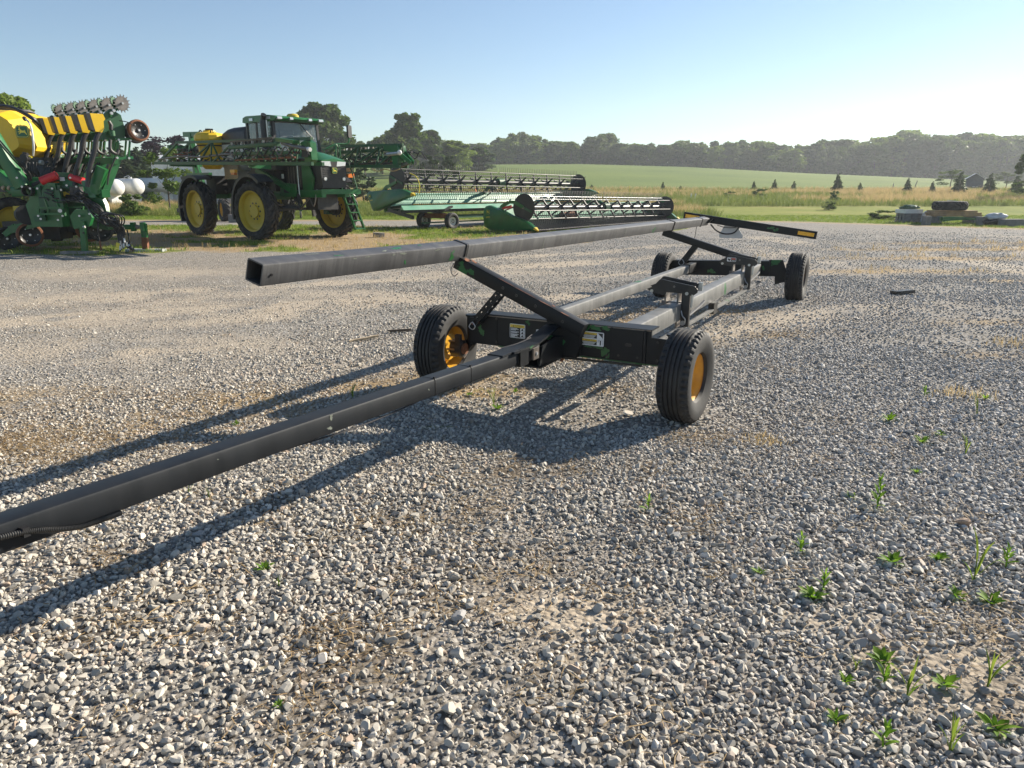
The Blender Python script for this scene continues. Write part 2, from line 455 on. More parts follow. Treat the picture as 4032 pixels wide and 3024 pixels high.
# yard ground: crushed limestone with fines between, dead grass, dirt and green cover by vertex weights
m, n, l, bs = new_mat("yard_ground")
tc = n.new("ShaderNodeTexCoord"); P = tc.outputs['Object']
def voro(scale, feat='F1'):
    t = n.new("ShaderNodeTexVoronoi"); t.feature = feat; t.inputs['Scale'].default_value = scale; l.new(P, t.inputs['Vector']); return t
v1 = voro(34); v2 = voro(15)
sp1 = n.new("ShaderNodeSeparateColor"); l.new(v1.outputs['Color'], sp1.inputs[0])
stone = ramp(n, l, sp1.outputs[0], [(0.0, (.20, .19, .175)), (.35, (.33, .315, .29)), (.7, (.43, .41, .375)), (1.0, (.57, .55, .51))])
tint = noise_node(n, l, .22, 4, .6, vec=P)
stone = mix_col(n, l, ramp(n, l, tint, [(.4, (0, 0, 0)), (.65, (.5,) * 3)]), stone, (.36, .31, .25))
gap = ramp(n, l, v1.outputs['Distance'], [(.35, (1, 1, 1)), (.75, (.45, .43, .4))])
sx_ = n.new('ShaderNodeSeparateXYZ'); l.new(P, sx_.inputs[0])
gx_ = n.new('ShaderNodeMapRange'); gx_.inputs[1].default_value = .3; gx_.inputs[2].default_value = 4.0; gx_.inputs[4].default_value = .85; l.new(sx_.outputs[0], gx_.inputs[0])
hs_ = n.new('ShaderNodeHueSaturation'); hs_.inputs['Saturation'].default_value = .15; hs_.inputs['Value'].default_value = .74; l.new(stone, hs_.inputs['Color'])  # greyer stone on the right; shade of loose stones' sides painted in
big = noise_node(n, l, .9, 5, .65, vec=P)
stone = mix_col(n, l, mathn(n, l, 'MULTIPLY', gx_.outputs[0], ramp(n, l, big, [(.38, (1, 1, 1)), (.66, (.45,) * 3)])), stone, hs_.outputs[0])
mm = n.new("ShaderNodeMix"); mm.data_type = 'RGBA'; mm.blend_type = 'MULTIPLY'; mm.inputs[0].default_value = 1.0
l.new(stone, mm.inputs[6]); l.new(gap, mm.inputs[7]); stone = mm.outputs[2]
at = n.new("ShaderNodeVertexColor"); at.layer_name = "cover"
sep = n.new("ShaderNodeSeparateColor"); l.new(at.outputs[0], sep.inputs[0])
fine = noise_node(n, l, 55, 5, .7, vec=P); mid = noise_node(n, l, 9, 5, .65, vec=P)
dirt_c = ramp(n, l, mid, [(.3, (.31, .255, .19)), (.7, (.46, .395, .31))])
straw_c = ramp(n, l, fine, [(.25, (.15, .105, .055)), (.5, (.32, .235, .135)), (.75, (.46, .36, .22))])
green_c = ramp(n, l, mid, [(.3, (.095, .125, .022)), (.5, (.17, .20, .04)), (.72, (.30, .27, .11))])
def soft(src, k):
    a = mathn(n, l, 'MULTIPLY', mid, .9); b = mathn(n, l, 'ADD', src, a)
    mr = n.new("ShaderNodeMapRange"); mr.inputs[1].default_value = .55; mr.inputs[2].default_value = k; l.new(b, mr.inputs[0]); return mr.outputs[0]
stone = mix_col(n, l, mathn(n, l, 'MULTIPLY', ramp(n, l, fine, [(.35, (1, 1, 1)), (.6, (.35,) * 3)]), .45), stone, (.17, .14, .105))
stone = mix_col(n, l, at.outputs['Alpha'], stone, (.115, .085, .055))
c = mix_col(n, l, soft(sep.outputs[2], 1.15), stone, dirt_c)
c = mix_col(n, l, soft(sep.outputs[0], 1.05), c, straw_c)
c = mix_col(n, l, soft(sep.outputs[1], .85), c, green_c)
l.new(c, bs.inputs['Base Color']); bs.inputs['Roughness'].default_value = .95; bs.inputs['Specular IOR Level'].default_value = .25
hh = mathn(n, l, 'ADD', mathn(n, l, 'MULTIPLY', v1.outputs['Distance'], -1.0), mathn(n, l, 'MULTIPLY', fine, .5))
bump(n, l, bs, hh, .8, .014)

# crop field: low green rows, paler where the ground shows
m, n, l, bs = new_mat("crop_ground")
tc = n.new("ShaderNodeTexCoord"); P = tc.outputs['Object']
mp = n.new("ShaderNodeMapping"); mp.inputs['Rotation'].default_value = (0, 0, R(62)); l.new(P, mp.inputs[0])
wv = n.new("ShaderNodeTexWave"); wv.inputs['Scale'].default_value = .42; wv.inputs['Distortion'].default_value = 1.0; wv.inputs['Detail'].default_value = 2; l.new(mp.outputs[0], wv.inputs[0])
f1 = noise_node(n, l, .035, 5, .6, vec=P); f2 = noise_node(n, l, 1.3, 5, .7, vec=P)
c = ramp(n, l, f1, [(.3, (.080, .138, .016)), (.7, (.145, .205, .030))])
c = mix_col(n, l, mathn(n, l, 'MULTIPLY', wv.outputs['Fac'], .3), c, (.16, .16, .055))
c = mix_col(n, l, ramp(n, l, f2, [(.45, (0, 0, 0)), (.8, (.5,) * 3)]), c, (.045, .075, .016))
l.new(c, bs.inputs['Base Color']); bs.inputs['Roughness'].default_value = .95; bs.inputs['Specular IOR Level'].default_value = .2
bump(n, l, bs, f2, .6, .25)
# meadow soil under the tall grass
m, n, l, bs = new_mat("meadow_soil")
tc = n.new("ShaderNodeTexCoord"); P = tc.outputs['Object']
f1 = noise_node(n, l, .12, 5, .6, vec=P); f2 = noise_node(n, l, 3, 5, .7, vec=P)
c = ramp(n, l, f1, [(.35, (.12, .165, .022)), (.55, (.20, .225, .042)), (.72, (.30, .26, .09))])
c = mix_col(n, l, ramp(n, l, f2, [(.4, (0, 0, 0)), (.8, (.6,) * 3)]), c, (.27, .26, .09))
l.new(c, bs.inputs['Base Color']); bs.inputs['Roughness'].default_value = 1.0; bs.inputs['Specular IOR Level'].default_value = .1
bump(n, l, bs, f2, .6, .1)

GY = np.concatenate([lin(-14, 0, 10), lin(0, 1.2, 6), lin(1.2, 12, 110), lin(12, 30, 90), np.linspace(30, 48, 50)])
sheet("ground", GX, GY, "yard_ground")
sheet("meadow", GX[::2] if len(GX) % 2 else GX, np.linspace(48, 97, 40), "meadow_soil", attr=False)
sheet("field", GX[::2] if len(GX) % 2 else GX, np.concatenate([lin(97, 280, 70), np.linspace(280, 420, 12)]), "crop_ground", attr=False)

# ------------------------------------------------------------------ scattered stuff (point instances)
def scatter(name, pts, rots, scl, idx, protos, mat_label=None):
    """one object whose points carry copies of small shapes"""
    me = bpy.data.meshes.new(name); k = len(pts)
    me.vertices.add(k); me.vertices.foreach_set("co", np.asarray(pts, np.float32).ravel())
    for an, ty, data in (("rot", 'FLOAT_VECTOR', rots), ("scl", 'FLOAT_VECTOR', scl)):
        a = me.attributes.new(an, ty, 'POINT'); a.data.foreach_set("vector", np.asarray(data, np.float32).ravel())
    a = me.attributes.new("idx", 'INT', 'POINT'); a.data.foreach_set("value", np.asarray(idx, np.int32))
    o = bpy.data.objects.new(name, me); COL.objects.link(o); o["kind"] = "stuff"
    coll = bpy.data.collections.new(name + "_shapes")
    for i, pm in enumerate(protos):
        po = bpy.data.objects.new(f"{name}_shape_{i:02d}", pm); coll.objects.link(po)
    ng = bpy.data.node_groups.new(name + "_nodes", 'GeometryNodeTree')
    ng.interface.new_socket("Geometry", in_out='INPUT', socket_type='NodeSocketGeometry')
    ng.interface.new_socket("Geometry", in_out='OUTPUT', socket_type='NodeSocketGeometry')
    N, Lk = ng.nodes, ng.links
    gi = N.new('NodeGroupInput'); go = N.new('NodeGroupOutput')
    ci = N.new('GeometryNodeCollectionInfo'); ci.inputs['Collection'].default_value = coll
    ci.inputs['Separate Children'].default_value = True; ci.inputs['Reset Children'].default_value = True
    ip = N.new('GeometryNodeInstanceOnPoints'); ip.inputs['Pick Instance'].default_value = True
    def na(nm, ty):
        q = N.new('GeometryNodeInputNamedAttribute'); q.data_type = ty; q.inputs[0].default_value = nm; return q.outputs[0]
    Lk.new(gi.outputs[0], ip.inputs['Points']); Lk.new(ci.outputs[0], ip.inputs['Instance'])
    Lk.new(na("idx", 'INT'), ip.inputs['Instance Index'])
    e2r = N.new('FunctionNodeEulerToRotation'); Lk.new(na("rot", 'FLOAT_VECTOR'), e2r.inputs[0]); Lk.new(e2r.outputs[0], ip.inputs['Rotation'])
    Lk.new(na("scl", 'FLOAT_VECTOR'), ip.inputs['Scale']); Lk.new(ip.outputs[0], go.inputs[0])
    md = o.modifiers.new("scatter", 'NODES'); md.node_group = ng
    return o

# stone material: each stone its own grey, tan or rust tone
m, n, l, bs = new_mat("limestone_chip")
oi = n.new("ShaderNodeObjectInfo")
c = ramp(n, l, oi.outputs['Random'], [(0, (.20, .185, .16)), (.25, (.35, .325, .28)), (.5, (.46, .425, .365)), (.72, (.54, .485, .40)), (.88, (.61, .575, .51)), (.95, (.40, .29, .205)), (1, (.70, .66, .59))])
lx = n.new('ShaderNodeSeparateXYZ'); l.new(oi.outputs['Location'], lx.inputs[0])
gx = n.new('ShaderNodeMapRange'); gx.inputs[1].default_value = .3; gx.inputs[2].default_value = 3.0; gx.inputs[4].default_value = .7; l.new(lx.outputs[0], gx.inputs[0])
hs = n.new('ShaderNodeHueSaturation'); hs.inputs['Saturation'].default_value = .35; hs.inputs['Value'].default_value = 1.06; l.new(c, hs.inputs['Color'])
c = mix_col(n, l, gx.outputs[0], c, hs.outputs[0])
f = noise_node(n, l, 30, 4, .6)
c = mix_col(n, l, ramp(n, l, f, [(.35, (0, 0, 0)), (.75, (.45,) * 3)]), c, (.22, .205, .185))
l.new(c, bs.inputs['Base Color']); bs.inputs['Roughness'].default_value = .85; bs.inputs['Specular IOR Level'].default_value = .3
def stone_mesh(seed, mat="limestone_chip"):
    rs = random.Random(seed); bm = bmesh.new(); bmesh.ops.create_icosphere(bm, subdivisions=2, radius=.5)
    cuts = [(Vector((rs.gauss(0, 1), rs.gauss(0, 1), rs.gauss(0, 1))).normalized(), rs.uniform(.20, .40)) for _ in range(11)]
    off = Vector((seed * 3.1, 7, 2))
    for v in bm.verts:
        for nn, d in cuts:
            e = v.co.dot(nn) - d
            if e > 0: v.co -= nn * e
        v.co *= 1.12 + .05 * mnoise.noise(v.co * 3 + off)
        v.co.x *= 1.22; v.co.z *= .80
    bmesh.ops.dissolve_degenerate(bm, edges=bm.edges, dist=.03)
    bmesh.ops.dissolve_limit(bm, angle_limit=R(9), verts=bm.verts, edges=bm.edges)
    bmesh.ops.triangulate(bm, faces=bm.faces)
    me = bpy.data.meshes.new("stone"); bm.to_mesh(me); bm.free(); me.materials.append(M[mat]); return me
STONES = [stone_mesh(i) for i in range(10)]
def grid_pts(ya, yb, cell, xk=.80, xm=1.6):
    ys = np.arange(ya, yb, cell); out = []
    for y in ys:
        w = xk * y + xm; xs = np.arange(-w, w, cell); out.append(np.stack([xs, np.full_like(xs, y)], -1))
    p = np.concatenate(out); p += (RNG.random(p.shape) - .5) * cell * .95; return p
def scatter_stones():
    allp = []; alls = []
    for ya, yb, cell, s0, s1 in ((1.2, 4.2, .0262, .017, .040), (4.2, 8.0, .031, .017, .037), (8.0, 14, .047, .019, .038), (14, 36, .078, .020, .036)):
        p = grid_pts(ya, yb, cell); s, g, d, br = masks(p[:, 0], p[:, 1])
        left = ss(-1.5, -4.5, p[:, 0]) * ss(3, 7, p[:, 1])
        cl = fbm(p[:, 0] * .9 + 90, p[:, 1] * .9, 3)
        keep = RNG.random(len(p)) < np.clip((1 - .70 * s) * (1 - .93 * d) * (1 - .9 * g) * (1 - .40 * left) * (1 - .66 * br) * (.50 + .9 * ss(.3, .6, cl)) * (1 - ss(15, 35, p[:, 1])), 0, 1)
        p = p[keep]; left = left[keep]
        sz = s0 + (s1 - s0) * RNG.random(len(p)) ** 1.8
        sz = sz * (1 + .5 * (RNG.random(len(p)) < .04)) * (1 - .3 * left)
        allp.append(p); alls.append(sz)
    p = grid_pts(1.2, 5.2, .0185); s, g, d, br = masks(p[:, 0], p[:, 1])          # chippings and fines between the stones
    p = p[RNG.random(len(p)) < (.75 - .3 * s) * (1 - .85 * d) * (1 - .8 * br)]; allp.append(p); alls.append(.006 + .010 * RNG.random(len(p)))
    p = np.concatenate(allp); s = np.concatenate(alls); k = len(p)
    z = terrain(p[:, 0], p[:, 1]) + (fbm(p[:, 0] * .9, p[:, 1] * .9, 3) - .5) * .035 * (p[:, 1] < 30) + s * (.05 + .22 * RNG.random(k))
    rot = np.stack([RNG.normal(0, .45, k), RNG.normal(0, .45, k), RNG.random(k) * 6.28], -1)
    scl = s[:, None] * (1 + (RNG.random((k, 3)) - .5) * .35)
    return scatter("gravel", np.column_stack([p, z]), rot, scl, RNG.integers(0, len(STONES), k), STONES)
scatter_stones()

# dead grass lying among the stones
def leafy(name, rgb_lo, rgb_hi, trans=.35, per=.5):
    m, n, l, bs = new_mat(name)
    oi = n.new("ShaderNodeObjectInfo"); f = noise_node(n, l, 1.1, 3, .6)
    a = mathn(n, l, 'ADD', mathn(n, l, 'MULTIPLY', oi.outputs['Random'], per), mathn(n, l, 'MULTIPLY', f, 1 - per))
    c = ramp(n, l, a, [(.2, rgb_lo), (.8, rgb_hi)])
    l.new(c, bs.inputs['Base Color']); bs.inputs['Roughness'].default_value = .6; bs.inputs['Specular IOR Level'].default_value = .25
    tr = n.new("ShaderNodeBsdfTranslucent"); l.new(c, tr.inputs[0])
    mx = n.new("ShaderNodeMixShader"); mx.inputs[0].default_value = trans
    l.new(bs.outputs[0], mx.inputs[1]); l.new(tr.outputs[0], mx.inputs[2]); l.new(mx.outputs[0], n["Material Output"].inputs[0])
    return m
leafy("dead_straw", (.20, .125, .055), (.50, .37, .20), .25)
leafy("green_blade", (.09, .16, .015), (.27, .34, .05), .45)
leafy("weed_leaf", (.085, .19, .015), (.24, .38, .04), .5)
leafy("tan_grass", (.34, .25, .11), (.58, .44, .22), .4)
leafy("meadow_green", (.10, .15, .025), (.25, .28, .065), .4)
def straw_mesh(seed, k=16, spread=.09, mat="dead_straw"):
    rs = random.Random(seed); mb = MB()
    for _ in range(k):
        a = rs.uniform(0, 6.28); c = Vector((rs.gauss(0, spread), rs.gauss(0, spread), rs.uniform(.004, .022))); L = rs.uniform(.03, .10); w = rs.uniform(.0012, .0026)
        d = Vector((math.cos(a), math.sin(a), rs.uniform(-.12, .22))); s = Vector((-d.y, d.x, rs.uniform(-.4, .4))).normalized() * w
        b = Vector((rs.gauss(0, .012), rs.gauss(0, .012), rs.uniform(0, .012)))
        p = [c - d * L / 2, c + b, c + d * L / 2]
        mb.add([p[0] - s, p[0] + s, p[1] + s, p[1] - s, p[2]], [(0, 1, 2, 3), (3, 2, 4)], mat)
    me = bpy.data.meshes.new("straw"); me.from_pydata(mb.v, [], mb.f); me.materials.append(M[mat]); return me
def tuft_mesh(seed, k, h, spread, w, mat, droop=.5):
    rs = random.Random(seed); V = []; F = []
    for _ in range(k):
        a = rs.uniform(0, 6.28); c = Vector((rs.gauss(0, spread), rs.gauss(0, spread), 0)); L = h * rs.uniform(.55, 1.1)
        out = Vector((math.cos(a), math.sin(a), 0)); s = Vector((-out.y, out.x, 0)) * w * rs.uniform(.6, 1.2); b = rs.uniform(.05, droop)
        p1 = c + Vector((0, 0, L * .55)) + out * L * b * .3; p2 = c + Vector((0, 0, L * (1 - b * .35))) + out * L * b
        o = len(V); V += [c - s * .8, c + s * .8, p1 + s, p1 - s, p2]; F += [(o, o + 1, o + 2, o + 3), (o + 3, o + 2, o + 4)]
    me = bpy.data.meshes.new("tuft"); me.from_pydata(V, [], F); me.materials.append(M[mat]); return me
def scatter_on(name, p, protos, s_lo, s_hi, tilt=.15, lift=0.0):
    k = len(p); z = terrain(p[:, 0], p[:, 1]) + (fbm(p[:, 0] * .9, p[:, 1] * .9, 3) - .5) * .035 * (p[:, 1] < 30) + lift
    rot = np.stack([RNG.normal(0, tilt, k), RNG.normal(0, tilt, k), RNG.random(k) * 6.28], -1)
    s = s_lo + (s_hi - s_lo) * RNG.random(k)
    return scatter(name, np.column_stack([p, z]), rot, np.repeat(s[:, None], 3, 1), RNG.integers(0, len(protos), k), protos)
def scatter_cover():
    P = []
    for ya, yb, cell in ((1.3, 5, .045), (5, 12, .085), (12, 34, .22)):
        p = grid_pts(ya, yb, cell); s, g, d, br = masks(p[:, 0], p[:, 1])
        P.append(p[RNG.random(len(p)) < np.clip(s * 1.0 + .012 + .12 * br, 0, 1)])
    scatter_on("straw", np.concatenate(P), [straw_mesh(i) for i in range(8)], .6, 1.1, .1)
    P = []
    for ya, yb, cell in ((14, 34, .17), (34, 48, .22)):
        p = grid_pts(ya, yb, cell, .85, 3); s, g, d, br = masks(p[:, 0], p[:, 1])
        P.append(p[RNG.random(len(p)) < g * .8])
    scatter_on("grass", np.concatenate(P), [tuft_mesh(50 + i, 14, .10, .07, .006, "green_blade", .8) for i in range(5)], .6, 1.4)
    P = []
    p = grid_pts(14, 34, .35, .85, 3); s, g, d, br = masks(p[:, 0], p[:, 1])
    P.append(p[RNG.random(len(p)) < s * .6])
    scatter_on("dry_grass", np.concatenate(P), [tuft_mesh(70 + i, 12, .16, .07, .005, "tan_grass", .9) for i in range(4)], .5, 1.3)
scatter_cover()
# ------------------------------------------------------------------ header trailer (local: X across to the right, Y away along the trailer, Z up)
def lug_tyre(mb, rad, wid, mat, n=120, mtx=None, rim_r=None):
    """rib-tread farm tyre: grooves round the crown, cut shoulders, bulged side wall"""
    w = wid / 2; rr = rim_r or rad * .53
    prof = [(rr - .012, -w * .62), (rr + .004, -w * .80), (rad * .70, -w * .99), (rad * .82, -w * 1.0), (rad * .90, -w * .95), (rad * .935, -w * .88),
            (rad * .972, -w * .80), (rad * .978, -w * .60), (rad * .995, -w * .52)]
    g = []
    for c in (-.40, -.13, .13, .40):
        g += [(rad * .999, (c - .055) * w), (rad * .962, (c - .035) * w), (rad * .962, (c + .035) * w), (rad * .999, (c + .055) * w)]
    prof = prof + g + [(r, -x) for r, x in reversed(prof)]
    last = len(prof) - 1
    def mod(i, j, r):
        if i in (5, 6, 7) or last - i in (5, 6, 7):
            if j % 3 == 0: return r - rad * .040
        if 9 <= i <= last - 9 and (j // 2) % 2: return r - .0012
        return r
    mb.lathe(prof, mat, n, mtx, mod)
def rim_mesh(mb, r, wid, mat, mtx, dish=.5, hub_mat=None, side=1):
    w = wid / 2
    prof = [(r + .012, side * w * .66), (r + .016, side * w * .72), (r + .002, side * w * .72), (r - .014, side * w * .55), (r - .03, side * w * .1), (r * .62, -side * w * dish * .2), (r * .58, -side * w * dish), (r * .34, -side * w * dish), (r * .30, -side * w * dish * .6), (.001, -side * w * dish * .6)]
    mb.lathe(prof, mat, 32, mtx)
    prof2 = [(r + .012, -side * w * .66), (r + .016, -side * w * .72), (r + .002, -side * w * .72), (r - .014, -side * w * .55), (r - .03, side * w * .1)]
    mb.lathe(prof2, mat, 32, mtx)

TR_AZ = 28.9
TO = Vector((0.461, 5.948, 0))
trailer = empty("header_trailer", TO, -R(TR_AZ))
tag(trailer, "long black four-wheeled header trailer with a raised square tube over two bolsters on the gravel", "trailer")
def make_wheel(x, y, z, side, steer=0.0, camber=0.0):
    w = empty("wheel", (x, y, z), steer, trailer)
    mb = MB(); lug_tyre(mb, .372, .262, "tyre_rubber"); t = mb.build("tyre", w, angle=28)
    mb = MB(); rim_mesh(mb, .200, .235, "orange_yellow_paint", None, .90 if side > 0 else .30, side=side); mb.build("rim", w)
    mb = MB(); mb.cyl((-side * .18, 0, 0), (-side * .075, 0, 0), .075, "black_steel", 16); mb.cyl((-side * .20, 0, 0), (-side * .15, 0, 0), .05, "rusty_steel", 12); mb.box((-side * .15, .06, -.05), (.05, .12, .03), "dark_worn_steel", Euler((.6, 0, 0))); mb.box((-side * .15, -.04, .07), (.05, .04, .12), "black_steel")
    for k in range(6):
        a = k * math.pi / 3; mb.cyl((side * -.13, .075 * math.cos(a), .075 * math.sin(a)), (side * -.055, .075 * math.cos(a), .075 * math.sin(a)), .009, "dark_worn_steel", 6)
    mb.build("hub", w)
    return w
HW = .366
make_wheel(1.055, -.02, HW, 1, R(-3))
nl = make_wheel(-1.165, -.10, HW * 1.04, -1, R(2)); nl.scale = (1.04, 1.04, 1.04)
make_wheel(1.00, 6.36, HW + .10, 1, R(0))
make_wheel(-1.045, 6.18, HW + .03, -1, R(0))

# front bolster: channel with a notch at its right end
bol = MB()
A0 = Matrix.Rotation(R(90), 4, 'X')      # prism local (x, y, z) -> (x, z up, -y)
def xz(y): return Matrix.Translation((0, y, 0)) @ A0
bol.prism([(-.90, .455), (.925, .445), (.925, .655), (.785, .662), (.785, .722), (-.80, .716), (-.80, .685), (-.90, .68)], .014, "trailer_black", xz(-.10))
bol.box((-.008, -.005, .716), (1.585, .18, .012), "trailer_black")
bol.box((.01, -.005, .450), (1.80, .18, .012), "trailer_black")
bolster = bol.build("front_bolster", trailer)
for x in (.455, .735): one(lambda m: m.box((x, -.113, .583), (.022, .012, .262), "trailer_black"), "rib", bolster)
one(lambda m: m.box((.585, -.1125, .582), (.27, .010, .255), "trailer_black"), "plate", bolster)
one(lambda m: m.prism(rrect(.055, .024, .011), .004, "decal_black", xz(-.119) @ Matrix.Translation((.60, .585, 0))), "slot", bolster)
for sx in (-1, 1):
    kp = MB(); kp.cyl((sx * .935, -.02, .43), (sx * .935, -.02, .675), .042, "trailer_black", 16); kp.cyl((sx * .935, -.02, .675), (sx * .935, -.02, .69), .055, "trailer_black", 16)
    kp.beam((sx * .935, -.02, .44), (sx * 1.0, -.01, .37), .06, .08, "trailer_black"); kp.build("kingpin", trailer)
# slanted arm carrying the tube
am = MB(); am.beam((.235, -.155, .675), (-.98, -.155, 1.175), .105, .115, "trailer_black", ch=.008)
am.build("front_arm", trailer)
one(lambda m: m.prism([(-.10, .44), (.175, .44), (.205, .56), (.205, .735), (-.02, .80), (-.10, .74)], .06, "trailer_black", xz(-.145)), "arm_foot", trailer)
for k, (q, w) in enumerate((((.06, .72)), (-.19, .83), (-.37, .905), (-.5, .96))):
    one(lambda m: m.cyl((q, -.212, w + .02), (q, -.206, w + .02), .013, "decal_black", 10), "bolt_hole", trailer)
def perforated(mb, p0, p1, wid, thick, holes, mat, nrm):
    """flat bar with a row of round holes right through it"""
    p0 = Vector(p0); p1 = Vector(p1); d = (p1 - p0).normalized(); nn = Vector(nrm).normalized(); s = nn.cross(d).normalized(); L = (p1 - p0).length; cell = L / holes
    for k in range(holes):
        c = p0 + d * cell * (k + .5); V = []; F = []
        for sgn in (-1, 1):
            for j in range(16):
                a = 2 * math.pi * j / 16; ca, sa = math.cos(a), math.sin(a); q = 1 / max(abs(ca), abs(sa))
                V.append(c + d * (ca * q * cell / 2) + s * (sa * q * wid / 2) + nn * sgn * thick / 2)
            for j in range(16):
                a = 2 * math.pi * j / 16; V.append(c + d * math.cos(a) * wid * .2 + s * math.sin(a) * wid * .2 + nn * sgn * thick / 2)
        for j in range(16):
            j2 = (j + 1) % 16
            F += [(j, j2, 16 + j2, 16 + j), (32 + j, 48 + j, 48 + j2, 32 + j2), (16 + j, 16 + j2, 48 + j2, 48 + j), (j, 32 + j, 32 + j2, j2)]
        mb.add(V, F, mat)
for y in (-.205, -.115):
    one(lambda m: perforated(m, (-.83, y, .62), (-.545, y, .93), .062, .008, 6, "trailer_black", (0, 1, 0)), "perforated_brace", trailer)
one(lambda m: m.tube(bez([(-.80, -.225, .665), (-.765, -.235, .63), (-.79, -.235, .60), (-.83, -.23, .62), (-.81, -.222, .66)], 6), .004, "bright_steel", 6), "ring_pin", trailer)
one(lambda m: m.cyl((-.80, -.22, .65), (-.80, -.06, .65), .013, "rusty_steel", 10), "pin", trailer)

# the long square tube, hollow at its open end, in two lengths joined by a strap
def hollow(mb, pts, w, h, roll, t, mat, ch=.012, shear=.0):
    rings = []
    for k, (p, s) in enumerate(pts):
        d = Vector((pts[-1][0])) - Vector(pts[0][0]); d.normalize(); sx = d.cross(Vector((0, 0, 1))).normalized(); u = sx.cross(d); q = Matrix.Rotation(roll, 3, d); sx = q @ sx; u = q @ u
        for tt in (0, t):
            a, b = w / 2 - tt, h / 2 - tt; c = max(ch - tt, .004)
            o = [(-a + c, -b), (a - c, -b), (a - c * .3, -b + c * .3), (a, -b + c), (a, b - c), (a - c * .3, b - c * .3), (a - c, b), (-a + c, b), (-a + c * .3, b - c * .3), (-a, b - c), (-a, -b + c), (-a + c * .3, -b + c * .3)]
            rings.append([Vector(p) + sx * x + u * y for x, y in o])
    V = [v for r in rings for v in r]; F = []; k = 12; n = len(pts)
    for i in range(n - 1):
        for s in (0, 1):
            a = (2 * i + s) * k; b = (2 * (i + 1) + s) * k
            F += [(a + j, a + (j + 1) % k, b + (j + 1) % k, b + j) for j in range(k)]
    for i in (0, n - 1):
        a = 2 * i * k; F += [(a + j, a + (j + 1) % k, a + k + (j + 1) % k, a + k + j) for j in range(k)]
    mb.add(V, F, mat)
T0, T1, T2 = Vector((-.985, -2.40, 1.305)), Vector((-.985, -.12, 1.268)), Vector((-.955, 8.30, 1.195))
TROLL = R(16)
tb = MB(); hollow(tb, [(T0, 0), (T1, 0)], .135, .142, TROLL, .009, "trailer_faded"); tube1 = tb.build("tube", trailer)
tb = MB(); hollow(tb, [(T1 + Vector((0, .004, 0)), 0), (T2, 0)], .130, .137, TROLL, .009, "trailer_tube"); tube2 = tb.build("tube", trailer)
def strap(p, w=.150, h=.157, ln=.035):
    mb = MB(); hollow(mb, [(Vector(p) - Vector((0, ln / 2, 0)), 0), (Vector(p) + Vector((0, ln / 2, 0)), 0)], w, h, TROLL, .012, "black_steel"); return mb.build("strap", trailer)
strap(T1); strap(T1.lerp(T2, .735)); strap(T1.lerp(T2, .94), .146, .152, .02)
for y, dz in ((-2.33, 0), (-1.87, .045)):
    q = T0.lerp(T1, (y + 2.4) / 2.28); one(lambda m: m.cyl(q + Vector((.066, 0, -.018 + dz)), q + Vector((.0715, 0, -.0195 + dz)), .009, "decal_black", 10), "bolt_hole", tube1)
for q in (.30, .62): 
    c = T0.lerp(T1, q)
one(lambda m: (m.box((-.87, -.135, 1.165), (.10, .07, .012), "rusty_steel"), m.cyl((-.86, -.14, 1.165), (-.86, -.14, 1.195), .011, "dark_worn_steel", 8)), "clamp", trailer)
one(lambda m: m.tube(bez([(-1.02, -.16, 1.16), (-1.035, -.19, 1.10), (-1.0, -.2, 1.05), (-.955, -.2, 1.075)], 6), .004, "dark_worn_steel", 6), "wire_clip", trailer)

# light bar across the far end
LB0, LB1 = Vector((-1.39, 8.36, 1.284)), Vector((1.005, 8.36, .982))
lb = MB(); dv = (LB1 - LB0).normalized(); upv = Vector((0, 1, 0)).cross(dv) * -1
if upv.z < 0: upv = -upv
lb.beam(LB0, LB1, .012, .135, "trailer_black", up=upv)
for s in (1, -1): lb.beam(LB0 + upv * s * .0615 + Vector((0, .03, 0)), LB1 + upv * s * .0615 + Vector((0, .03, 0)), .05, .012, "trailer_black", up=upv)
light_bar = lb.build("light_bar", trailer)
for f0, f1 in ((.015, .125), (.868, .982)):
    a, b = LB0.lerp(LB1, f0), LB0.lerp(LB1, f1); off = Vector((0, -.010, 0))
    one(lambda m: m.beam(a + off, b + off, .006, .062, "amber_reflector", up=upv), "reflector", trailer)
one(lambda m: m.tube(bez([(-.86, 8.33, 1.13), (-.74, 8.31, 1.02), (-.58, 8.30, .965), (-.42, 8.31, .99), (-.33, 8.34, 1.10)], 8), .014, "hose_rubber", 8), "cable_loop", trailer)
one(lambda m: m.tube(bez([(-.74, 8.34, 1.12), (-.6, 8.31, 1.085), (-.45, 8.31, 1.08), (-.36, 8.34, 1.10)], 8), .007, "hose_rubber", 6), "cable", trailer)
one(lambda m: m.prism([(-.62, 1.12), (-.40, 1.12), (-.27, .93), (-.28, .885), (-.70, .885), (-.715, .93)], .004, "tarp_grey", xz(8.42)), "sign_plate", trailer)
one(lambda m: (m.tube([(-1.10, 8.25, 1.13), (-1.11, 8.25, .99), (-1.125, 8.25, .86)], .006, "hose_rubber", 6)), "wire", trailer)
one(lambda m: m.prism([(-.99, 1.15), (-.86, 1.16), (-.80, 1.24), (-.92, 1.20)], .10, "trailer_black", xz(8.22)), "end_bracket", trailer)

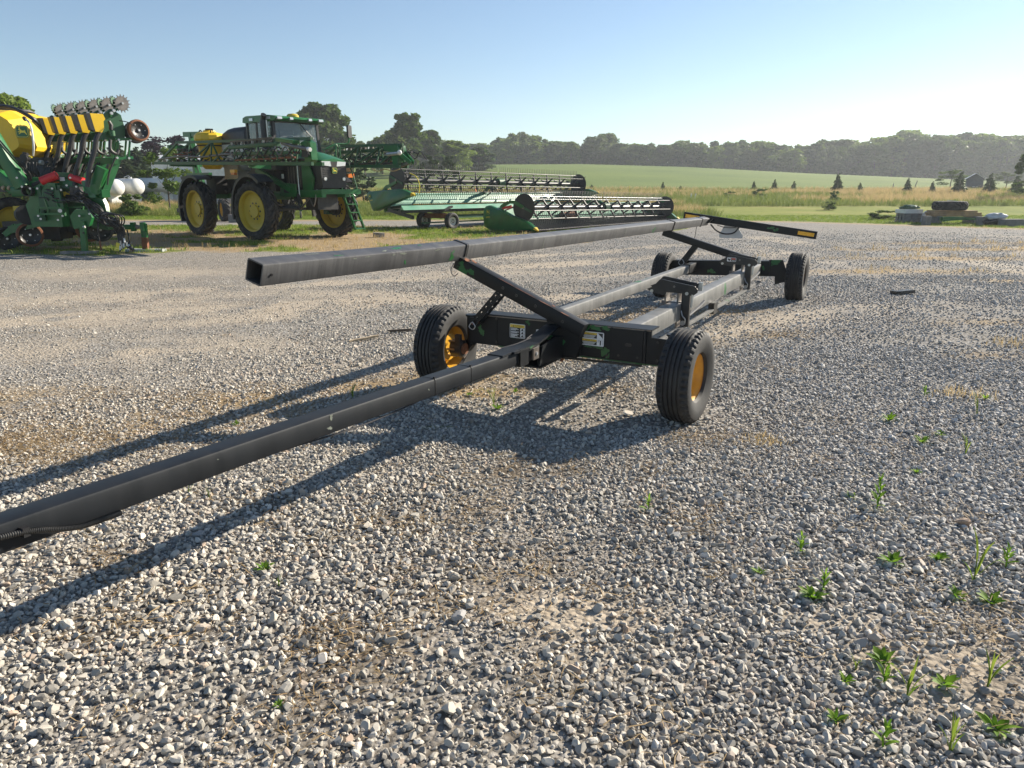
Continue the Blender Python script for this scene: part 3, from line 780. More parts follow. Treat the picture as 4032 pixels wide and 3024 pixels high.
# rails between the bolsters
one(lambda m: m.beam((.415, -.02, .553), (.425, 6.08, .578), .150, .175, "trailer_pale", ch=.016), "rail", trailer)
one(lambda m: m.beam((-.555, -.02, .553), (-.565, 6.08, .562), .10, .125, "trailer_pale", ch=.012), "rail", trailer)
one(lambda m: m.beam((-.562, 5.72, .563), (-.565, 6.12, .564), .112, .137, "trailer_black", ch=.01), "rail_end", trailer)
one(lambda m: m.beam((.52, .9, .405), (.53, 5.9, .415), .05, .022, "trailer_pale"), "lower_bar", trailer)
one(lambda m: m.beam((.53, .15, .425), (.55, .72, .425), .05, .03, "trailer_pale"), "lower_stub", trailer)
for y in (3.05,): one(lambda m: m.box((.515, y, .425), (.07, .17, .13), "black_steel"), "rail_bracket", trailer)
# rear bolster, tipped a little
rb = MB()
rb.prism([(-1.0, -.115), (-.99, .115), (.60, .115), (.60, .135), (.80, .135), (.855, -.02), (.865, -.20), (.82, -.205), (.70, -.245), (.695, -.115)], .016, "trailer_black", A0)
rb.box((-.19, .085, .110), (1.58, .16, .012), "trailer_black"); rb.box((-.15, .085, -.112), (1.68, .16, .012), "trailer_black")
rear = rb.build("rear_bolster", trailer, loc=(.0, 6.20, .563), rot=(0, R(-2.2), 0))
one(lambda m: m.box((.60, -.0145, .0), (.022, .012, .225), "trailer_black"), "rib", rear)
for sx, x, z in ((-1, -.93, .47), (1, .885, .53)):
    one(lambda m: (m.cyl((x, 6.24, z - .12), (x, 6.24, z + .14), .042, "trailer_black", 14), m.beam((x, 6.24, z - .05), (x + sx * .09, 6.26, z - .08), .06, .07, "trailer_black")), "kingpin", trailer)
one(lambda m: m.beam((.27, 6.10, .72), (-1.07, 6.10, 1.10), .10, .11, "trailer_black", ch=.008), "rear_arm", trailer)
one(lambda m: m.beam((-.73, 6.13, .63), (-.52, 6.12, .92), .06, .09, "trailer_black"), "rear_brace", trailer)
one(lambda m: m.tube(bez([(-.72, 6.05, .68), (-.69, 6.04, .62), (-.74, 6.04, .585), (-.78, 6.05, .63), (-.74, 6.05, .68)], 6), .006, "galvanised_steel", 6), "ring_pin", trailer)
# two saddle locks on the right rail
def saddle(y, name="saddle_lock"):
    s = empty(name, (0, y, 0), 0, trailer)
    front = [(.123, .779), (.186, .807), (.255, .884), (.275, .888), (.621, .836), (.652, .806), (.65, .772), (.60, .733), (.553, .752), (.466, .757), (.331, .757), (.323, .726), (.264, .731), (.176, .748)]
    one(lambda m: m.prism(front, .014, "black_steel", xz(0)), "jaw_plate", s)
    one(lambda m: m.prism(front, .014, "black_steel", xz(.17) @ Matrix.Translation((-.02, .012, 0))), "jaw_plate", s)
    for x in (.315, .445): one(lambda m: m.box((x, .085, .615 if x < .4 else .575), (.016, .13, .28 if x < .4 else .37), "dark_worn_steel"), "post", s)
    one(lambda m: m.box((.535, .02, .585), (.085, .05, .34), "black_steel"), "latch_plate", s)
    for x, z in ((.176, .762), (.545, .758)): one(lambda m: m.cyl((x, -.016, z), (x, .19, z), .017, "bright_steel", 12), "bolt", s)
    one(lambda m: m.cyl((.41, -.012, .82), (.41, -.004, .82), .012, "dark_worn_steel", 10), "bolt_hole", s)
    for z in (.622, .648): one(lambda m: m.cyl((.27, .05, z), (.48, .05, z), .011, "dark_worn_steel", 10), "roller", s)
    one(lambda m: m.cyl((.522, -.03, .452), (.522, .05, .452), .026, "galvanised_steel", 14), "roller_end", s)
    one(lambda m: m.box((.655, .085, .825), (.05, .025, .085), "bright_steel"), "lug", s)
    one(lambda m: m.prism([(.60, .80), (.63, .80), (.645, .86), (.635, .86)], .05, "black_steel", xz(.085)), "hook", s)
    one(lambda m: m.cyl((.598, .0, .62), (.602, .0, .75), .013, "bright_steel", 10), "spring_rod", s)
    one(lambda m: m.tube([(.56, .02, .52), (.585, .40, .575), (.59, .55, .605)], .016, "black_steel", 8), "handle", s)
    one(lambda m: m.tube(bez([(.50, -.02, .58), (.52, -.03, .53), (.548, -.03, .50), (.55, -.03, .46)], 5), .006, "bright_steel", 6), "wire_clip", s)
    return s
saddle(1.75)
s2 = saddle(4.9)
# hitch: curved strap, pivot block and drawbar toward the camera
hm = MB()
for sx in (-.085, .065):
    hm.prism([(-.11, .44), (-.11, .60), (-.30, .63), (-.55, .60), (-.60, .45)], .014, "trailer_black", Matrix.Translation((sx - .02, 0, 0)) @ Matrix(((0, 0, 1, 0), (1, 0, 0, 0), (0, 1, 0, 0), (0, 0, 0, 1))))
hm.box((-.03, -.35, .435), (.17, .50, .014), "trailer_black")
hitch = hm.build("hitch_pocket", trailer)
st = MB(); pts = [(-.11, .700), (-.25, .690), (-.42, .655), (-.58, .625), (-.80, .617), (-.98, .628)]
for (y0, z0), (y1, z1) in zip(pts, pts[1:]): st.beam((-.03, y0, z0), (-.03, y1, z1), .13, .016, "trailer_black")
st.build("hitch_strap", trailer)
one(lambda m: m.tube(bez([(-.07, -.50, .672), (-.055, -.62, .66), (-.03, -.60, .668), (-.05, -.80, .655), (-.09, -.95, .65)], 6), .004, "dark_fabric", 6), "wire", hitch)
one(lambda m: (m.box((.045, -.66, .565), (.016, .09, .09), "dark_worn_steel"), m.cyl((.05, -.66, .565), (.062, -.66, .565), .013, "galvanised_steel", 10)), "latch", hitch)
D0, D1 = Vector((-.035, -.55, .560)), Vector((-.20, -5.3, .665))
one(lambda m: m.beam(D0, D1, .118, .112, "trailer_tongue", ch=.014), "drawbar", trailer)
one(lambda m: m.box(D0.lerp(D1, .055) + Vector((.0, 0, .0)), (.150, .13, .135), "trailer_black"), "drawbar_sleeve", trailer)
one(lambda m: m.box(D0.lerp(D1, .09) + Vector((-.0, 0, .060)), (.13, .28, .012), "trailer_tongue"), "drawbar_plate", trailer)
for f in (.20, .285):
    p = D0.lerp(D1, f); e = (D1 - D0).normalized() * .004
    one(lambda m: m.beam(p - e, p + e, .123, .117, "decal_black", ch=.013), "tie", trailer)
    one(lambda m: m.box(p + Vector((.05, 0, .063)), (.012, .014, .010), "decal_black"), "tie_end", trailer)
# corrugated conduit and wire along the drawbar
cp = bez([D0.lerp(D1, q) + Vector((.063 + a, 0, b)) for q, a, b in ((.95, .012, .028), (.88, .012, .026), (.82, .012, .020), (.795, .014, .012), (.778, .018, -.004), (.763, .022, -.028), (.750, .022, -.044), (.738, .016, -.050), (.728, .008, -.054), (.715, -.004, -.060))], 26)
one(lambda m: m.tube(cp, [.0115 if k % 2 else .0092 for k in range(len(cp))], "hose_rubber", 10), "conduit", trailer)
one(lambda m: m.box(D0.lerp(D1, .787) + Vector((.072, 0, .006)), (.030, .022, .034), "black_plastic"), "conduit_clip", trailer)
wp = bez([D0.lerp(D1, q) + Vector((a, 0, b)) for q, a, b in ((.72, .0, -.060), (.69, .01, -.064), (.60, .01, -.062), (.52, .02, -.066), (.47, .03, -.076), (.42, .03, -.082), (.36, .03, -.074), (.30, .02, -.062))], 8)
one(lambda m: m.tube(wp, .005, "dark_fabric", 6), "wire", trailer)
one(lambda m: (m.beam((.03, -.12, .418), (.72, -.12, .428), .03, .014, "black_steel"), m.beam((.03, -.12, .418), (-.01, -.16, .45), .02, .02, "rusty_steel"), m.beam((.03, -.12, .418), (.02, -.13, .385), .02, .02, "rusty_steel")), "tie_rod", trailer)

# warning stickers
def sticker(x, z, w, h, y=-.1095, kind=0, parent=bolster):
    mb = MB(); m = plane_mtx((x, y, z), (1, 0, -.004), (0, 0, 1)); T = Matrix.Translation
    mb.prism(rrect(w, h, .008), .002, "decal_white", m)
    def q(x0, y0, x1, y1, mat, lift=.0018): mb.prism([(x0 * w, y0 * h), (x1 * w, y0 * h), (x1 * w, y1 * h), (x0 * w, y1 * h)], .001, mat, m @ T((0, 0, lift)))
    if kind == 0:
        q(-.47, -.46, .47, .46, "decal_black"); q(-.47, .26, .47, .46, "decal_yellow", .003)
        text_into(mb, "CAUTION!", h * .17, m @ T((.04 * w, h * .36, .0042)), "decal_black")
        mb.prism([(-.31 * w, .30 * h), (-.22 * w, .30 * h), (-.265 * w, .40 * h)], .001, "decal_black", m @ T((0, 0, .0042)))
        for k, (yy, ww) in enumerate(((.19, .42), (.12, .5), (.06, .32), (-.06, .52), (-.12, .4), (-.23, .5), (-.29, .4), (-.35, .44), (-.41, .26))): q(-.42, yy - .018, -.42 + ww, yy + .018, "decal_white", .003)
        for k in range(3):
            y1 = .23 - k * .225; q(.20, y1 - .205, .46, y1, "decal_white", .003)
            mb.prism([((.25 + .0 * k) * w, (y1 - .17) * h), (.41 * w, (y1 - .18) * h), (.38 * w, (y1 - .09) * h), (.42 * w, (y1 - .05) * h), (.31 * w, (y1 - .04) * h), (.27 * w, (y1 - .10) * h)], .001, "decal_black", m @ T((0, 0, .0042)))
    elif kind == 1:
        for yc, word, wide in ((.24, "CAUTION!", .68), (-.235, "IMPORTANT!", .62)):
            q(-.455, yc - .20, .455, yc + .20, "decal_black"); q(-.455, yc + .06, .20, yc + .20, "decal_yellow", .003)
            text_into(mb, word, h * .125, m @ T((-.08 * w, (yc + .13) * h, .0042)), "decal_black")
            for k in range(3): q(-.42 + .03 * k, yc - .005 - .07 * k - .018, .16 - .04 * k, yc - .005 - .07 * k + .018, "decal_white", .003)
        mb.prism([(.21 * w, .05 * h), (.44 * w, .05 * h), (.44 * w, .12 * h), (.30 * w, .34 * h), (.25 * w, .43 * h), (.21 * w, .43 * h)], .001, "decal_white", m @ T((0, 0, .003)))
        q(.21, -.43, .45, -.04, "decal_white", .003); q(.34, -.41, .39, -.08, "decal_black", .0042); q(.26, -.10, .40, -.075, "decal_black", .0042); q(.26, -.22, .275, -.10, "decal_black", .0042)
    elif kind == 2:
        for yy, ww, t in ((.22, .8, .12), (-.02, .35, .05), (-.2, .8, .03)): q(-ww / 2, yy - t, ww / 2, yy + t, "galvanised_steel" if t > .1 else "decal_black")
    elif kind == 3:
        mb.lathe([(h * .34, .0), (h * .28, .0), (h * .28, .002), (h * .34, .002)], "decal_black", 20, m @ T((-.3 * w, 0, .0012)) @ Matrix.Rotation(R(-90), 4, 'Y'), closed=True)
        text_into(mb, "AP", h * .34, m @ T((-.3 * w, 0, .003)), "decal_black")
    else:
        q(-.05, -.42, .46, .42, "decal_black"); q(.0, .0, .42, .36, "decal_red", .003)
        mb.prism([(-.42 * w, .1 * h), (-.34 * w, .3 * h), (-.2 * w, .1 * h), (-.14 * w, .34 * h), (-.10 * w, -.1 * h), (-.2 * w, -.36 * h), (-.36 * w, -.2 * h)], .001, "decal_black", m @ T((0, 0, .002)))
        for k in range(3): q(.04, -.12 - .1 * k, .38, -.08 - .1 * k, "decal_white", .003)
    return mb.build("sticker", parent)
sticker(-.412, .600, .150, .122)
sticker(-.186, .612, .088, .042, kind=2)
sticker(-.190, .566, .090, .036, kind=3)
sticker(.290, .606, .205, .115, y=-.1215, kind=1)
sticker(.300, .822, .125, .055, y=-.0095, kind=4, parent=s2)

simple("paint_scuff", (.15, .165, .135), .6, 0, .3, 40)
# flaked paint: the green coat showing through the black, lying just proud of the steel
def chip(pts_mtx, rx, ry, seed, parent, mat="green_paint"):
    rs = random.Random(seed); n = 26; poly = []
    for i in range(n):
        a = 2 * math.pi * i / n; k = 1 + .35 * math.sin(2 * a + seed) + .22 * math.sin(5 * a + 2 * seed) + rs.uniform(-.16, .16); poly.append((rx * k * math.cos(a), ry * k * math.sin(a)))
    mb = MB(); mb.prism(poly, .0012, mat, pts_mtx); return mb.build("paint_chip", parent)
fx = lambda x, z, y=-.1085: plane_mtx((x, y, z), (1, 0, 0), (0, 0, 1))
for k, (x, z, rx, ry, y) in enumerate(((.30, .695, .055, .018, -.1085), (.40, .700, .040, .014, -.1085), (.235, .692, .03, .02, -.1085), (.40, .505, .035, .03, -.1085), (.43, .475, .018, .022, -.1085), (.25, .535, .025, .010, -.1085), (.34, .535, .04, .012, -.1085), (-.79, .58, .022, .034, -.1085), (-.76, .55, .014, .02, -.1085), (-.06, .60, .03, .018, -.2060), (.05, .56, .018, .025, -.1765))):
    chip(fx(x, z, y), rx, ry, 3 + k, bolster if y > -.12 else trailer)
dvec = (T1 - T0).normalized(); sv = dvec.cross(Vector((0, 0, 1))).normalized(); qq = Matrix.Rotation(TROLL, 3, dvec); sv = qq @ sv; uv = sv.cross(dvec)
for k, (f, h, rx, ry) in enumerate(((.905, -.030, .022, .030), (.90, .0, .008, .025), (.62, -.02, .010, .016), (.60, .052, .045, .006), (.55, .050, .02, .005), (.80, .052, .03, .005), (.42, .054, .025, .004), (.36, .05, .015, .005))):
    chip(plane_mtx(T0.lerp(T1, f) + sv * .0683 + uv * h, dvec, uv), rx, ry, 20 + k, tube1, "green_paint" if k < 3 else "paint_scuff")
for k, (f, w, rx, ry) in enumerate(((.60, .0, .05, .022), (.52, .03, .03, .010), (.74, -.02, .03, .008), (.85, .02, .04, .006), (.30, .035, .04, .006), (.22, -.03, .05, .005))):
    chip(plane_mtx(T0.lerp(T1, f) + uv * .0718 + sv * w, dvec, sv), rx, ry, 40 + k, tube1, "paint_scuff" if k % 2 else "green_paint")
d2 = (T2 - T1).normalized()
for k, (f, h, rx, ry) in enumerate(((.10, .05, .05, .004), (.18, -.01, .006, .05), (.33, .0, .006, .05), (.62, -.005, .03, .03), (.47, .01, .005, .045))):
    chip(plane_mtx(T1.lerp(T2, f) + sv * .0658 + uv * h, d2, uv), rx, ry, 60 + k, tube2, "green_paint" if k == 3 else "paint_scuff")
dd = (D1 - D0).normalized()
for k, (f, h, rx, ry) in enumerate(((.475, .035, .012, .012), (.478, -.02, .02, .006), (.30, .0, .005, .006), (.62, .02, .003, .003))):
    chip(plane_mtx(D0.lerp(D1, f) + Vector((.0598, 0, h)), dd, (0, 0, 1)), rx, ry, 80 + k, trailer, "paint_scuff")
ad = (Vector((-.98, -.155, 1.175)) - Vector((.235, -.155, .675))).normalized(); au = Vector((0, -1, 0)).cross(ad); au = au if au.z > 0 else -au
for k, (f, w, rx, ry) in enumerate(((.93, .02, .03, .03), (.90, -.03, .03, .02), (.60, .045, .06, .004), (.45, .046, .08, .004), (.30, .046, .06, .005), (.15, .045, .05, .005), (.25, .0, .02, .008))):
    chip(plane_mtx(Vector((.235, -.155, .675)).lerp(Vector((-.98, -.155, 1.175)), f) + au * .0584 + Vector((0, -w, 0)), ad, (0, 1, 0)), rx, ry, 100 + k, trailer, "rusty_steel")
for k, (x, z, rx, ry) in enumerate(((-.30, -.045, .04, .03), (-.25, -.07, .03, .02), (-.72, .02, .03, .02), (.52, .01, .02, .03))):
    chip(plane_mtx((x, -.0090, z), (1, 0, 0), (0, 0, 1)), rx, ry, 120 + k, rear)
for k, f in enumerate((.66, .68, .70, .72, .685, .71)):
    chip(plane_mtx(LB0.lerp(LB1, f) + Vector((0, -.0068, 0)) + upv * (.02 * math.sin(k * 2.1)), (1, 0, 0), (0, 0, 1)), .028, .018, 140 + k, light_bar)

for x, z in ((-.62, .48), (-.62, .69), (-.02, .69), (.52, .49), (.68, .49), (.84, .48), (.84, .63), (.42, .48)):
    one(lambda m: m.cyl((x, -.106, z), (x, -.118, z), .011, "black_steel", 6), "bolt", bolster)
one(lambda m: m.beam((-.79, -.106, .708), (.78, -.106, .714), .006, .008, "dark_worn_steel"), "worn_edge", bolster)
one(lambda m: m.beam((-.6, -.104, .446), (.9, -.104, .440), .02, .008, "green_paint"), "lower_lip", bolster)
for x in (-.62, .12): one(lambda m: m.box((x, -.109, .575), (.008, .006, .24), "trailer_black"), "weld_seam", bolster)
# ------------------------------------------------------------------ trees
leafy("oak_leaf", (.036, .078, .009), (.185, .255, .036), .42, .55)
leafy("maple_leaf", (.060, .115, .016), (.150, .215, .040), .45, .2)
leafy("pale_leaf", (.070, .105, .032), (.160, .200, .075), .42, .2)
leafy("purple_leaf", (.020, .010, .018), (.055, .022, .038), .25, .3)
leafy("spruce_needle", (.026, .050, .024), (.085, .115, .050), .2, .3)
leafy("cedar_needle", (.030, .062, .018), (.085, .125, .038), .2, .3)
leafy("shrub_leaf", (.065, .125, .018), (.18, .24, .05), .42, .4)
def leaf_cloud(C, S, mat, flat=None, seed=0, name="crown"):
    """rhombic leaf sprays at the points C with half-sizes S, randomly turned"""
    rg = np.random.default_rng(seed); k = len(C)
    u = rg.normal(size=(k, 3)); u[:, 2] *= .55; u /= np.linalg.norm(u, axis=1)[:, None]
    w = rg.normal(size=(k, 3)); v = np.cross(u, w); v /= np.linalg.norm(v, axis=1)[:, None] + 1e-9
    if flat is not None: u = flat
    S = S[:, None]
    V = np.stack([C - u * S, C + v * S * .62 + u * S * .1, C + u * S, C - v * S * .62 + u * S * .1], 1).reshape(-1, 3)
    me = bpy.data.meshes.new(name); me.vertices.add(4 * k); me.vertices.foreach_set("co", V.astype(np.float32).ravel())
    me.loops.add(4 * k); me.loops.foreach_set("vertex_index", np.arange(4 * k, dtype=np.int32))
    me.polygons.add(k); me.polygons.foreach_set("loop_start", np.arange(0, 4 * k, 4, dtype=np.int32)); me.polygons.foreach_set("loop_total", np.full(k, 4, np.int32))
    me.update(); me.validate(); me.materials.append(M[mat]); return me
def trunk_mesh(H, r, limbs, seed, mat="bark", lean=.0):
    rs = random.Random(seed); mb = MB()
    pts = [Vector((lean * H * t * t + rs.gauss(0, .03 * H * t * .4), rs.gauss(0, .03 * H * t * .4), H * t)) for t in (0, .06, .25, .45, .65)]
    mb.tube(pts, [r * 1.35, r, r * .8, r * .55, r * .25], mat, 8)
    for k in range(limbs):
        a = rs.uniform(0, 6.28); b = pts[2].lerp(pts[4], rs.uniform(0, .9)); L = H * rs.uniform(.18, .34)
        e = b + Vector((math.cos(a) * L, math.sin(a) * L, L * rs.uniform(.4, 1.1))); mid = b.lerp(e, .5) + Vector((0, 0, -L * .06))
        mb.tube([b, mid, e], [r * .38, r * .25, r * .08], mat, 5)
    return mb.mesh("trunk")
def crown_broad(H, W, base, lobes, per, leaf, mat, seed, top=1.0):
    rg = np.random.default_rng(seed); C = []; S = []
    for i in range(lobes):
        t = rg.random() ** .8; z = base + (H - base) * t
        wid = W * .5 * np.sin(np.pi * np.clip(.18 + .74 * t, 0, 1)) ** .7 * top
        a = rg.random() * 6.283; rr = wid * rg.uniform(.35, .95)
        c = np.array([rr * np.cos(a), rr * np.sin(a), z]); rad = W * rg.uniform(.075, .165) * (1.15 - .35 * t)
        d = rg.normal(size=(per, 3)); d /= np.linalg.norm(d, axis=1)[:, None]
        q = rg.random(per) ** .38 * rad
        P = c + d * q[:, None] * np.array([1.15, 1.15, .8]); C.append(P); S.append(leaf * rg.uniform(.5, 1.25, per))
    C = np.concatenate(C); C[:, 2] = np.maximum(C[:, 2], .15)
    return leaf_cloud(C, np.concatenate(S), mat, seed=seed)
def crown_conifer(H, W, base, tiers, per, leaf, mat, seed, ragged=.25):
    rg = np.random.default_rng(seed); C = []; S = []; U = []
    for i in range(tiers):
        t = (i + rg.uniform(-.3, .3)) / tiers; z = base + (H - base) * max(t, 0); R0 = W * .5 * (1 - t) ** .85 * rg.uniform(1 - ragged, 1.1) + .04 * W
        nb = max(4, int(9 * (1 - t) + 3))
        for b in range(nb):
            a = 6.283 * (b + rg.random()) / nb; L = R0 * rg.uniform(.65, 1.1); k = max(3, int(per * L / (W * .5)))
            s = rg.random(k) ** .6; drop = .22 * L * s ** 2 * 1.2 - .06 * L
            ax = a + rg.normal(0, .16, k)
            P = np.stack([np.cos(ax) * L * s, np.sin(ax) * L * s, z - drop + rg.normal(0, .05 * W, k) * .5], -1)
            C.append(P); S.append(leaf * rg.uniform(.5, 1.2, k))
            u = np.stack([np.cos(ax), np.sin(ax), -.35 + rg.normal(0, .35, k)], -1); U.append(u / np.linalg.norm(u, axis=1)[:, None])
    C = np.concatenate(C); C[:, 2] = np.maximum(C[:, 2], .05)
    return leaf_cloud(C, np.concatenate(S), mat, np.concatenate(U), seed)

def make_tree(name, label, cat, crown, trunk, loc, s=1.0, rz=0.0, sz=None, group=None, limit=None):
    t = empty(name, loc, rz); t.scale = (s, s, sz or s); tag(t, label, cat, group)
    for nm, me in (("crown", crown), ("trunk", trunk)):
        o = bpy.data.objects.new(nm, me); COL.objects.link(o); o.parent = t
    return t
# woodland edge beyond the crop field
WK = [crown_broad(15, 13.0, .3, 64, 66, .62, "oak_leaf", 100 + i, 1.0) for i in range(4)] + \
     [crown_broad(15, 9.8, .3, 60, 62, .58, "oak_leaf", 120 + i, 1.0) for i in range(2)] + \
     [crown_broad(15, 11.5, .4, 46, 66, .56, "pale_leaf", 130 + i) for i in range(2)]
WT = [trunk_mesh(15, .28, 6, 60 + i) for i in range(2)]
def topline(u):   # photo row of the tree tops along the woodland edge
    return np.interp(u, [1540, 1620, 1760, 1880, 2050, 2150, 2250, 2390, 2480, 2560, 2680, 2800, 2960, 3060, 3150, 3260, 3420, 3520, 3640, 3760, 3900, 4032, 4300],
                        [560, 560, 560, 590, 512, 560, 565, 528, 580, 592, 562, 568, 560, 574, 560, 560, 548, 525, 530, 528, 535, 530, 535])
KIND = ["broad dark woodland tree", "narrow dark woodland tree", "paler loose woodland tree"]
MARKS = [(1300, "above the sprayer's left boom"), (1560, "above the far head's end shield"), (1760, "above the far reel's left half"), (2020, "above the far reel's right half"), (2300, "over the field beyond the far reel"), (2560, "over the near reel's end disc"), (2760, "above the light bar's left end"),
         (3010, "above the light bar's right half"), (3240, "right of the light bar's tip"), (3450, "over the large pointed cedar"), (3650, "over the block stack"), (3800, "over the shed"), (3950, "right of the shed's roof"), (4600, "at the frame edge beyond the shed")]
ORD = ["first", "second", "third", "fourth", "fifth", "sixth"]
rt = random.Random(5); seen = {}
for row, (Yr, du, dv) in enumerate(((262, 56, 14), (271, 56, 2), (282, 60, -4))):
    u = 1240.0 + 21 * row
    while u < 4420:
        uu = u + rt.uniform(-14, 14); Y = Yr + rt.uniform(-4, 4); u += du * rt.uniform(.8, 1.3)
        P = px(uu, 700, Y); zb = tz(P.x, Y) - .6
        h = max(8.0, px(uu, topline(uu) + dv + rt.uniform(-6, 20), Y).z - zb); k = rt.choice([0, 1, 2, 3, 0, 1, 4, 5, 6, 7])
        kn = 0 if k < 4 else 1 if k < 6 else 2
        mk = next(t for lim, t in MARKS if uu < lim)
        if row == 0:
            c = seen[(kn, mk)] = seen.get((kn, mk), 0) + 1
            lab = f"{ORD[min(c, 6) - 1]} {KIND[kn]} in the front row {mk}"; grp = "front row trees of the woodland beyond the field"
        else:
            lab = "tree crown showing between the front trees of the woodland beyond the field"; grp = "rear trees of the woodland beyond the field"
        make_tree("woodland_tree", lab, "tree", WK[k], WT[k % 2], (P.x, Y, zb), max(h * rt.uniform(.95, 1.2) / 15, .7), rt.uniform(0, 6.28), h / 15, grp)
_rg = np.random.default_rng(77); _k = 16000; _x = _rg.uniform(-330, 330, _k); _y = 292 + _rg.normal(0, 2.5, _k)
_C = np.stack([_x, _y, terrain(_x, _y) + _rg.random(_k) ** 1.2 * 7.5 - .3], -1)
_o = bpy.data.objects.new("undergrowth", leaf_cloud(_C, _rg.uniform(.5, 1.2, _k), "oak_leaf", seed=3, name="undergrowth")); COL.objects.link(_o); _o["kind"] = "stuff"
# a few taller single trees nearer on the left, behind the machinery
bigA = crown_broad(15, 13.5, 2.2, 60, 150, .55, "oak_leaf", 201); bigB = crown_broad(15, 10.5, 1.2, 58, 150, .55, "oak_leaf", 202); loose = crown_broad(12, 10, 2.0, 18, 60, .38, "pale_leaf", 203)
bt = trunk_mesh(15, .33, 8, 70); lt = trunk_mesh(12, .18, 9, 71)
def plant(u, vtop, Y, crown, trunk, H, name, label, cat="tree", width=None, rz=0, group=None):
    P = px(u, vtop, Y); zb = tz(P.x, Y); h = P.z - zb
    return make_tree(name, label, cat, crown, trunk, (P.x, Y, zb), (width or h / H), rz, h / H, group)
plant(1258, 424, 135, bigA, bt, 15, "oak_tree", "tall spreading tree rising behind the sprayer cab, highest crown left of the field", width=.86, rz=1.0)
plant(1430, 545, 150, loose, lt, 12, "sparse_tree", "thin see-through tree with a broken crown behind the sprayer's mirror", width=.8)
plant(1500, 545, 165, bigA, bt, 15, "oak_tree", "low rounded tree between the sparse tree and the tall tree beyond the far head", width=.62, rz=2.2)
plant(1600, 458, 150, bigB, bt, 15, "oak_tree", "tall upright tree standing behind the sprayer's folded left boom tip", width=.78, rz=2.0)
plant(1690, 520, 165, bigB, bt, 15, "oak_tree", "full crowned tree right beside the tall upright tree, above the far head", width=.75, rz=4.0)
plant(1790, 560, 170, bigA, bt, 15, "oak_tree", "lower dark tree in front of the wood above the far head's reel", width=.72, rz=5.0)
plant(1885, 585, 180, bigB, bt, 15, "oak_tree", "dark tree between the far reel's middle and the wood's low dip", width=.8, rz=.5)
plant(1345, 560, 170, bigB, bt, 15, "oak_tree", "dark tree filling the gap right of the tall spreading tree", width=.7, rz=3.5)
plant(1545, 520, 172, bigA, bt, 15, "oak_tree", "dark tree close behind the sprayer's boom tip, left of the tall upright one", width=.6, rz=3.1)
pur = crown_broad(9, 9, 1.6, 30, 120, .28, "purple_leaf", 210); pt = trunk_mesh(9, .2, 5, 72)
plant(655, 545, 92, pur, pt, 9, "purple_tree", "dark purple leaved tree behind the white building", width=.92)
plant(560, 590, 96, loose, lt, 12, "sparse_tree", "small airy tree between the spruces and the purple tree", width=.5, rz=2)
spr = [crown_conifer(10, 6.4, .2, 26, 60, .36, "spruce_needle", 220 + i, .30) for i in range(2)]; stk = trunk_mesh(14, .16, 0, 73)
plant(450, 560, 74, spr[0], stk, 10, "spruce_tree", "broad dark spruce behind the white tanks, beside the planter's last row unit", width=.92)
plant(530, 580, 78, spr[1], stk, 10, "spruce_tree", "darker narrow spruce right of the broad spruce, behind the tanks", width=.85, rz=2)
plant(380, 600, 84, spr[1], stk, 10, "spruce_tree", "spruce partly hidden by the planter's green wing arm", width=.8, rz=4)
map_c = crown_broad(5.2, 3.5, 1.2, 22, 150, .13, "maple_leaf", 230); map_t = trunk_mesh(5.4, .07, 7, 74)
plant(640, 582, 50, map_c, map_t, 5.2, "young_maple", "young bright green maple in front of the white tanks", width=.92)
plant(30, 392, 60, bigB, bt, 15, "oak_tree", "treetop showing above the planter's yellow tank", width=.5)
col_c = crown_broad(4.6, 2.6, .1, 26, 110, .17, "cedar_needle", 240, 1.25)
cst2 = trunk_mesh(4.6, .09, 3, 78)
for uu, vt, YY, lab in ((1372, 668, 62, "clipped columnar evergreen under the sprayer's left boom"), (1424, 664, 63, "dark columnar evergreen nearest the far head's end shield"), (1690, 615, 80, "rounded evergreen behind the left part of the far head's reel"), (1770, 618, 82, "rounded evergreen behind the middle of the far head's reel")):
    plant(uu, vt, YY, col_c, cst2, 4.6, "columnar_evergreen", lab, "evergreen", width=.85, rz=uu)
# row of small cedars along the foot of the field
ced = [crown_conifer(2.4, 1.75, .02, 16, 26, .13, "cedar_needle", 250 + i, .2) for i in range(3)]; cst = trunk_mesh(3, .05, 0, 75)
CED = [(2611, 716, 745, 92, "smallest cedar at the far end of the row, just right of the far head"), (2680, 731, 745, 92, "tiny low cedar bush second from the far head"), (2970, 712, 747, 92, "first of three even small cedars, furthest from the shed"), (3052, 706, 747, 92, "middle of three even small cedars in the row"), (3128, 712, 747, 92, "third of three even small cedars, next to the big pointed one"),
       (3303, 681, 756, 86, "large pointed cedar alone in the middle of the row"), (3389, 718, 757, 86, "round low cedar just right of the large pointed one"), (3579, 700, 760, 84, "medium cedar by the leaning fence post"), (3675, 714, 764, 82, "small thin cedar between the fence post and the shed's cedars"), (3787, 677, 765, 82, "tall dark cedar on the near side of the shed, half across its wall"), (3907, 680, 766, 82, "tall broad cedar right of the shed"), (4010, 690, 766, 80, "dense cedar at the foot of the big tree by the frame edge"),
       (2048, 690, 745, 96, "small cedar seen over the far head's reel, first"), (2098, 697, 745, 96, "small cedar seen over the far head's reel, second"), (2150, 705, 745, 96, "small cedar seen through the far head's tines"), (2330, 726, 745, 96, "tiny cedar right of the far head's end disc")]
for uu, vt, vb, Y, lab in CED:
    P = px(uu, vt, Y); zb = tz(P.x, Y) - .05; h = P.z - zb
    make_tree("small_cedar", lab, "cedar", ced[int(uu) % 3], cst, (P.x, Y, zb), max(.5, h * (.95 + .2 * ((uu * 7) % 3) / 3) / 2.4), uu, h / 2.4, "small cedars in a row along the field edge")
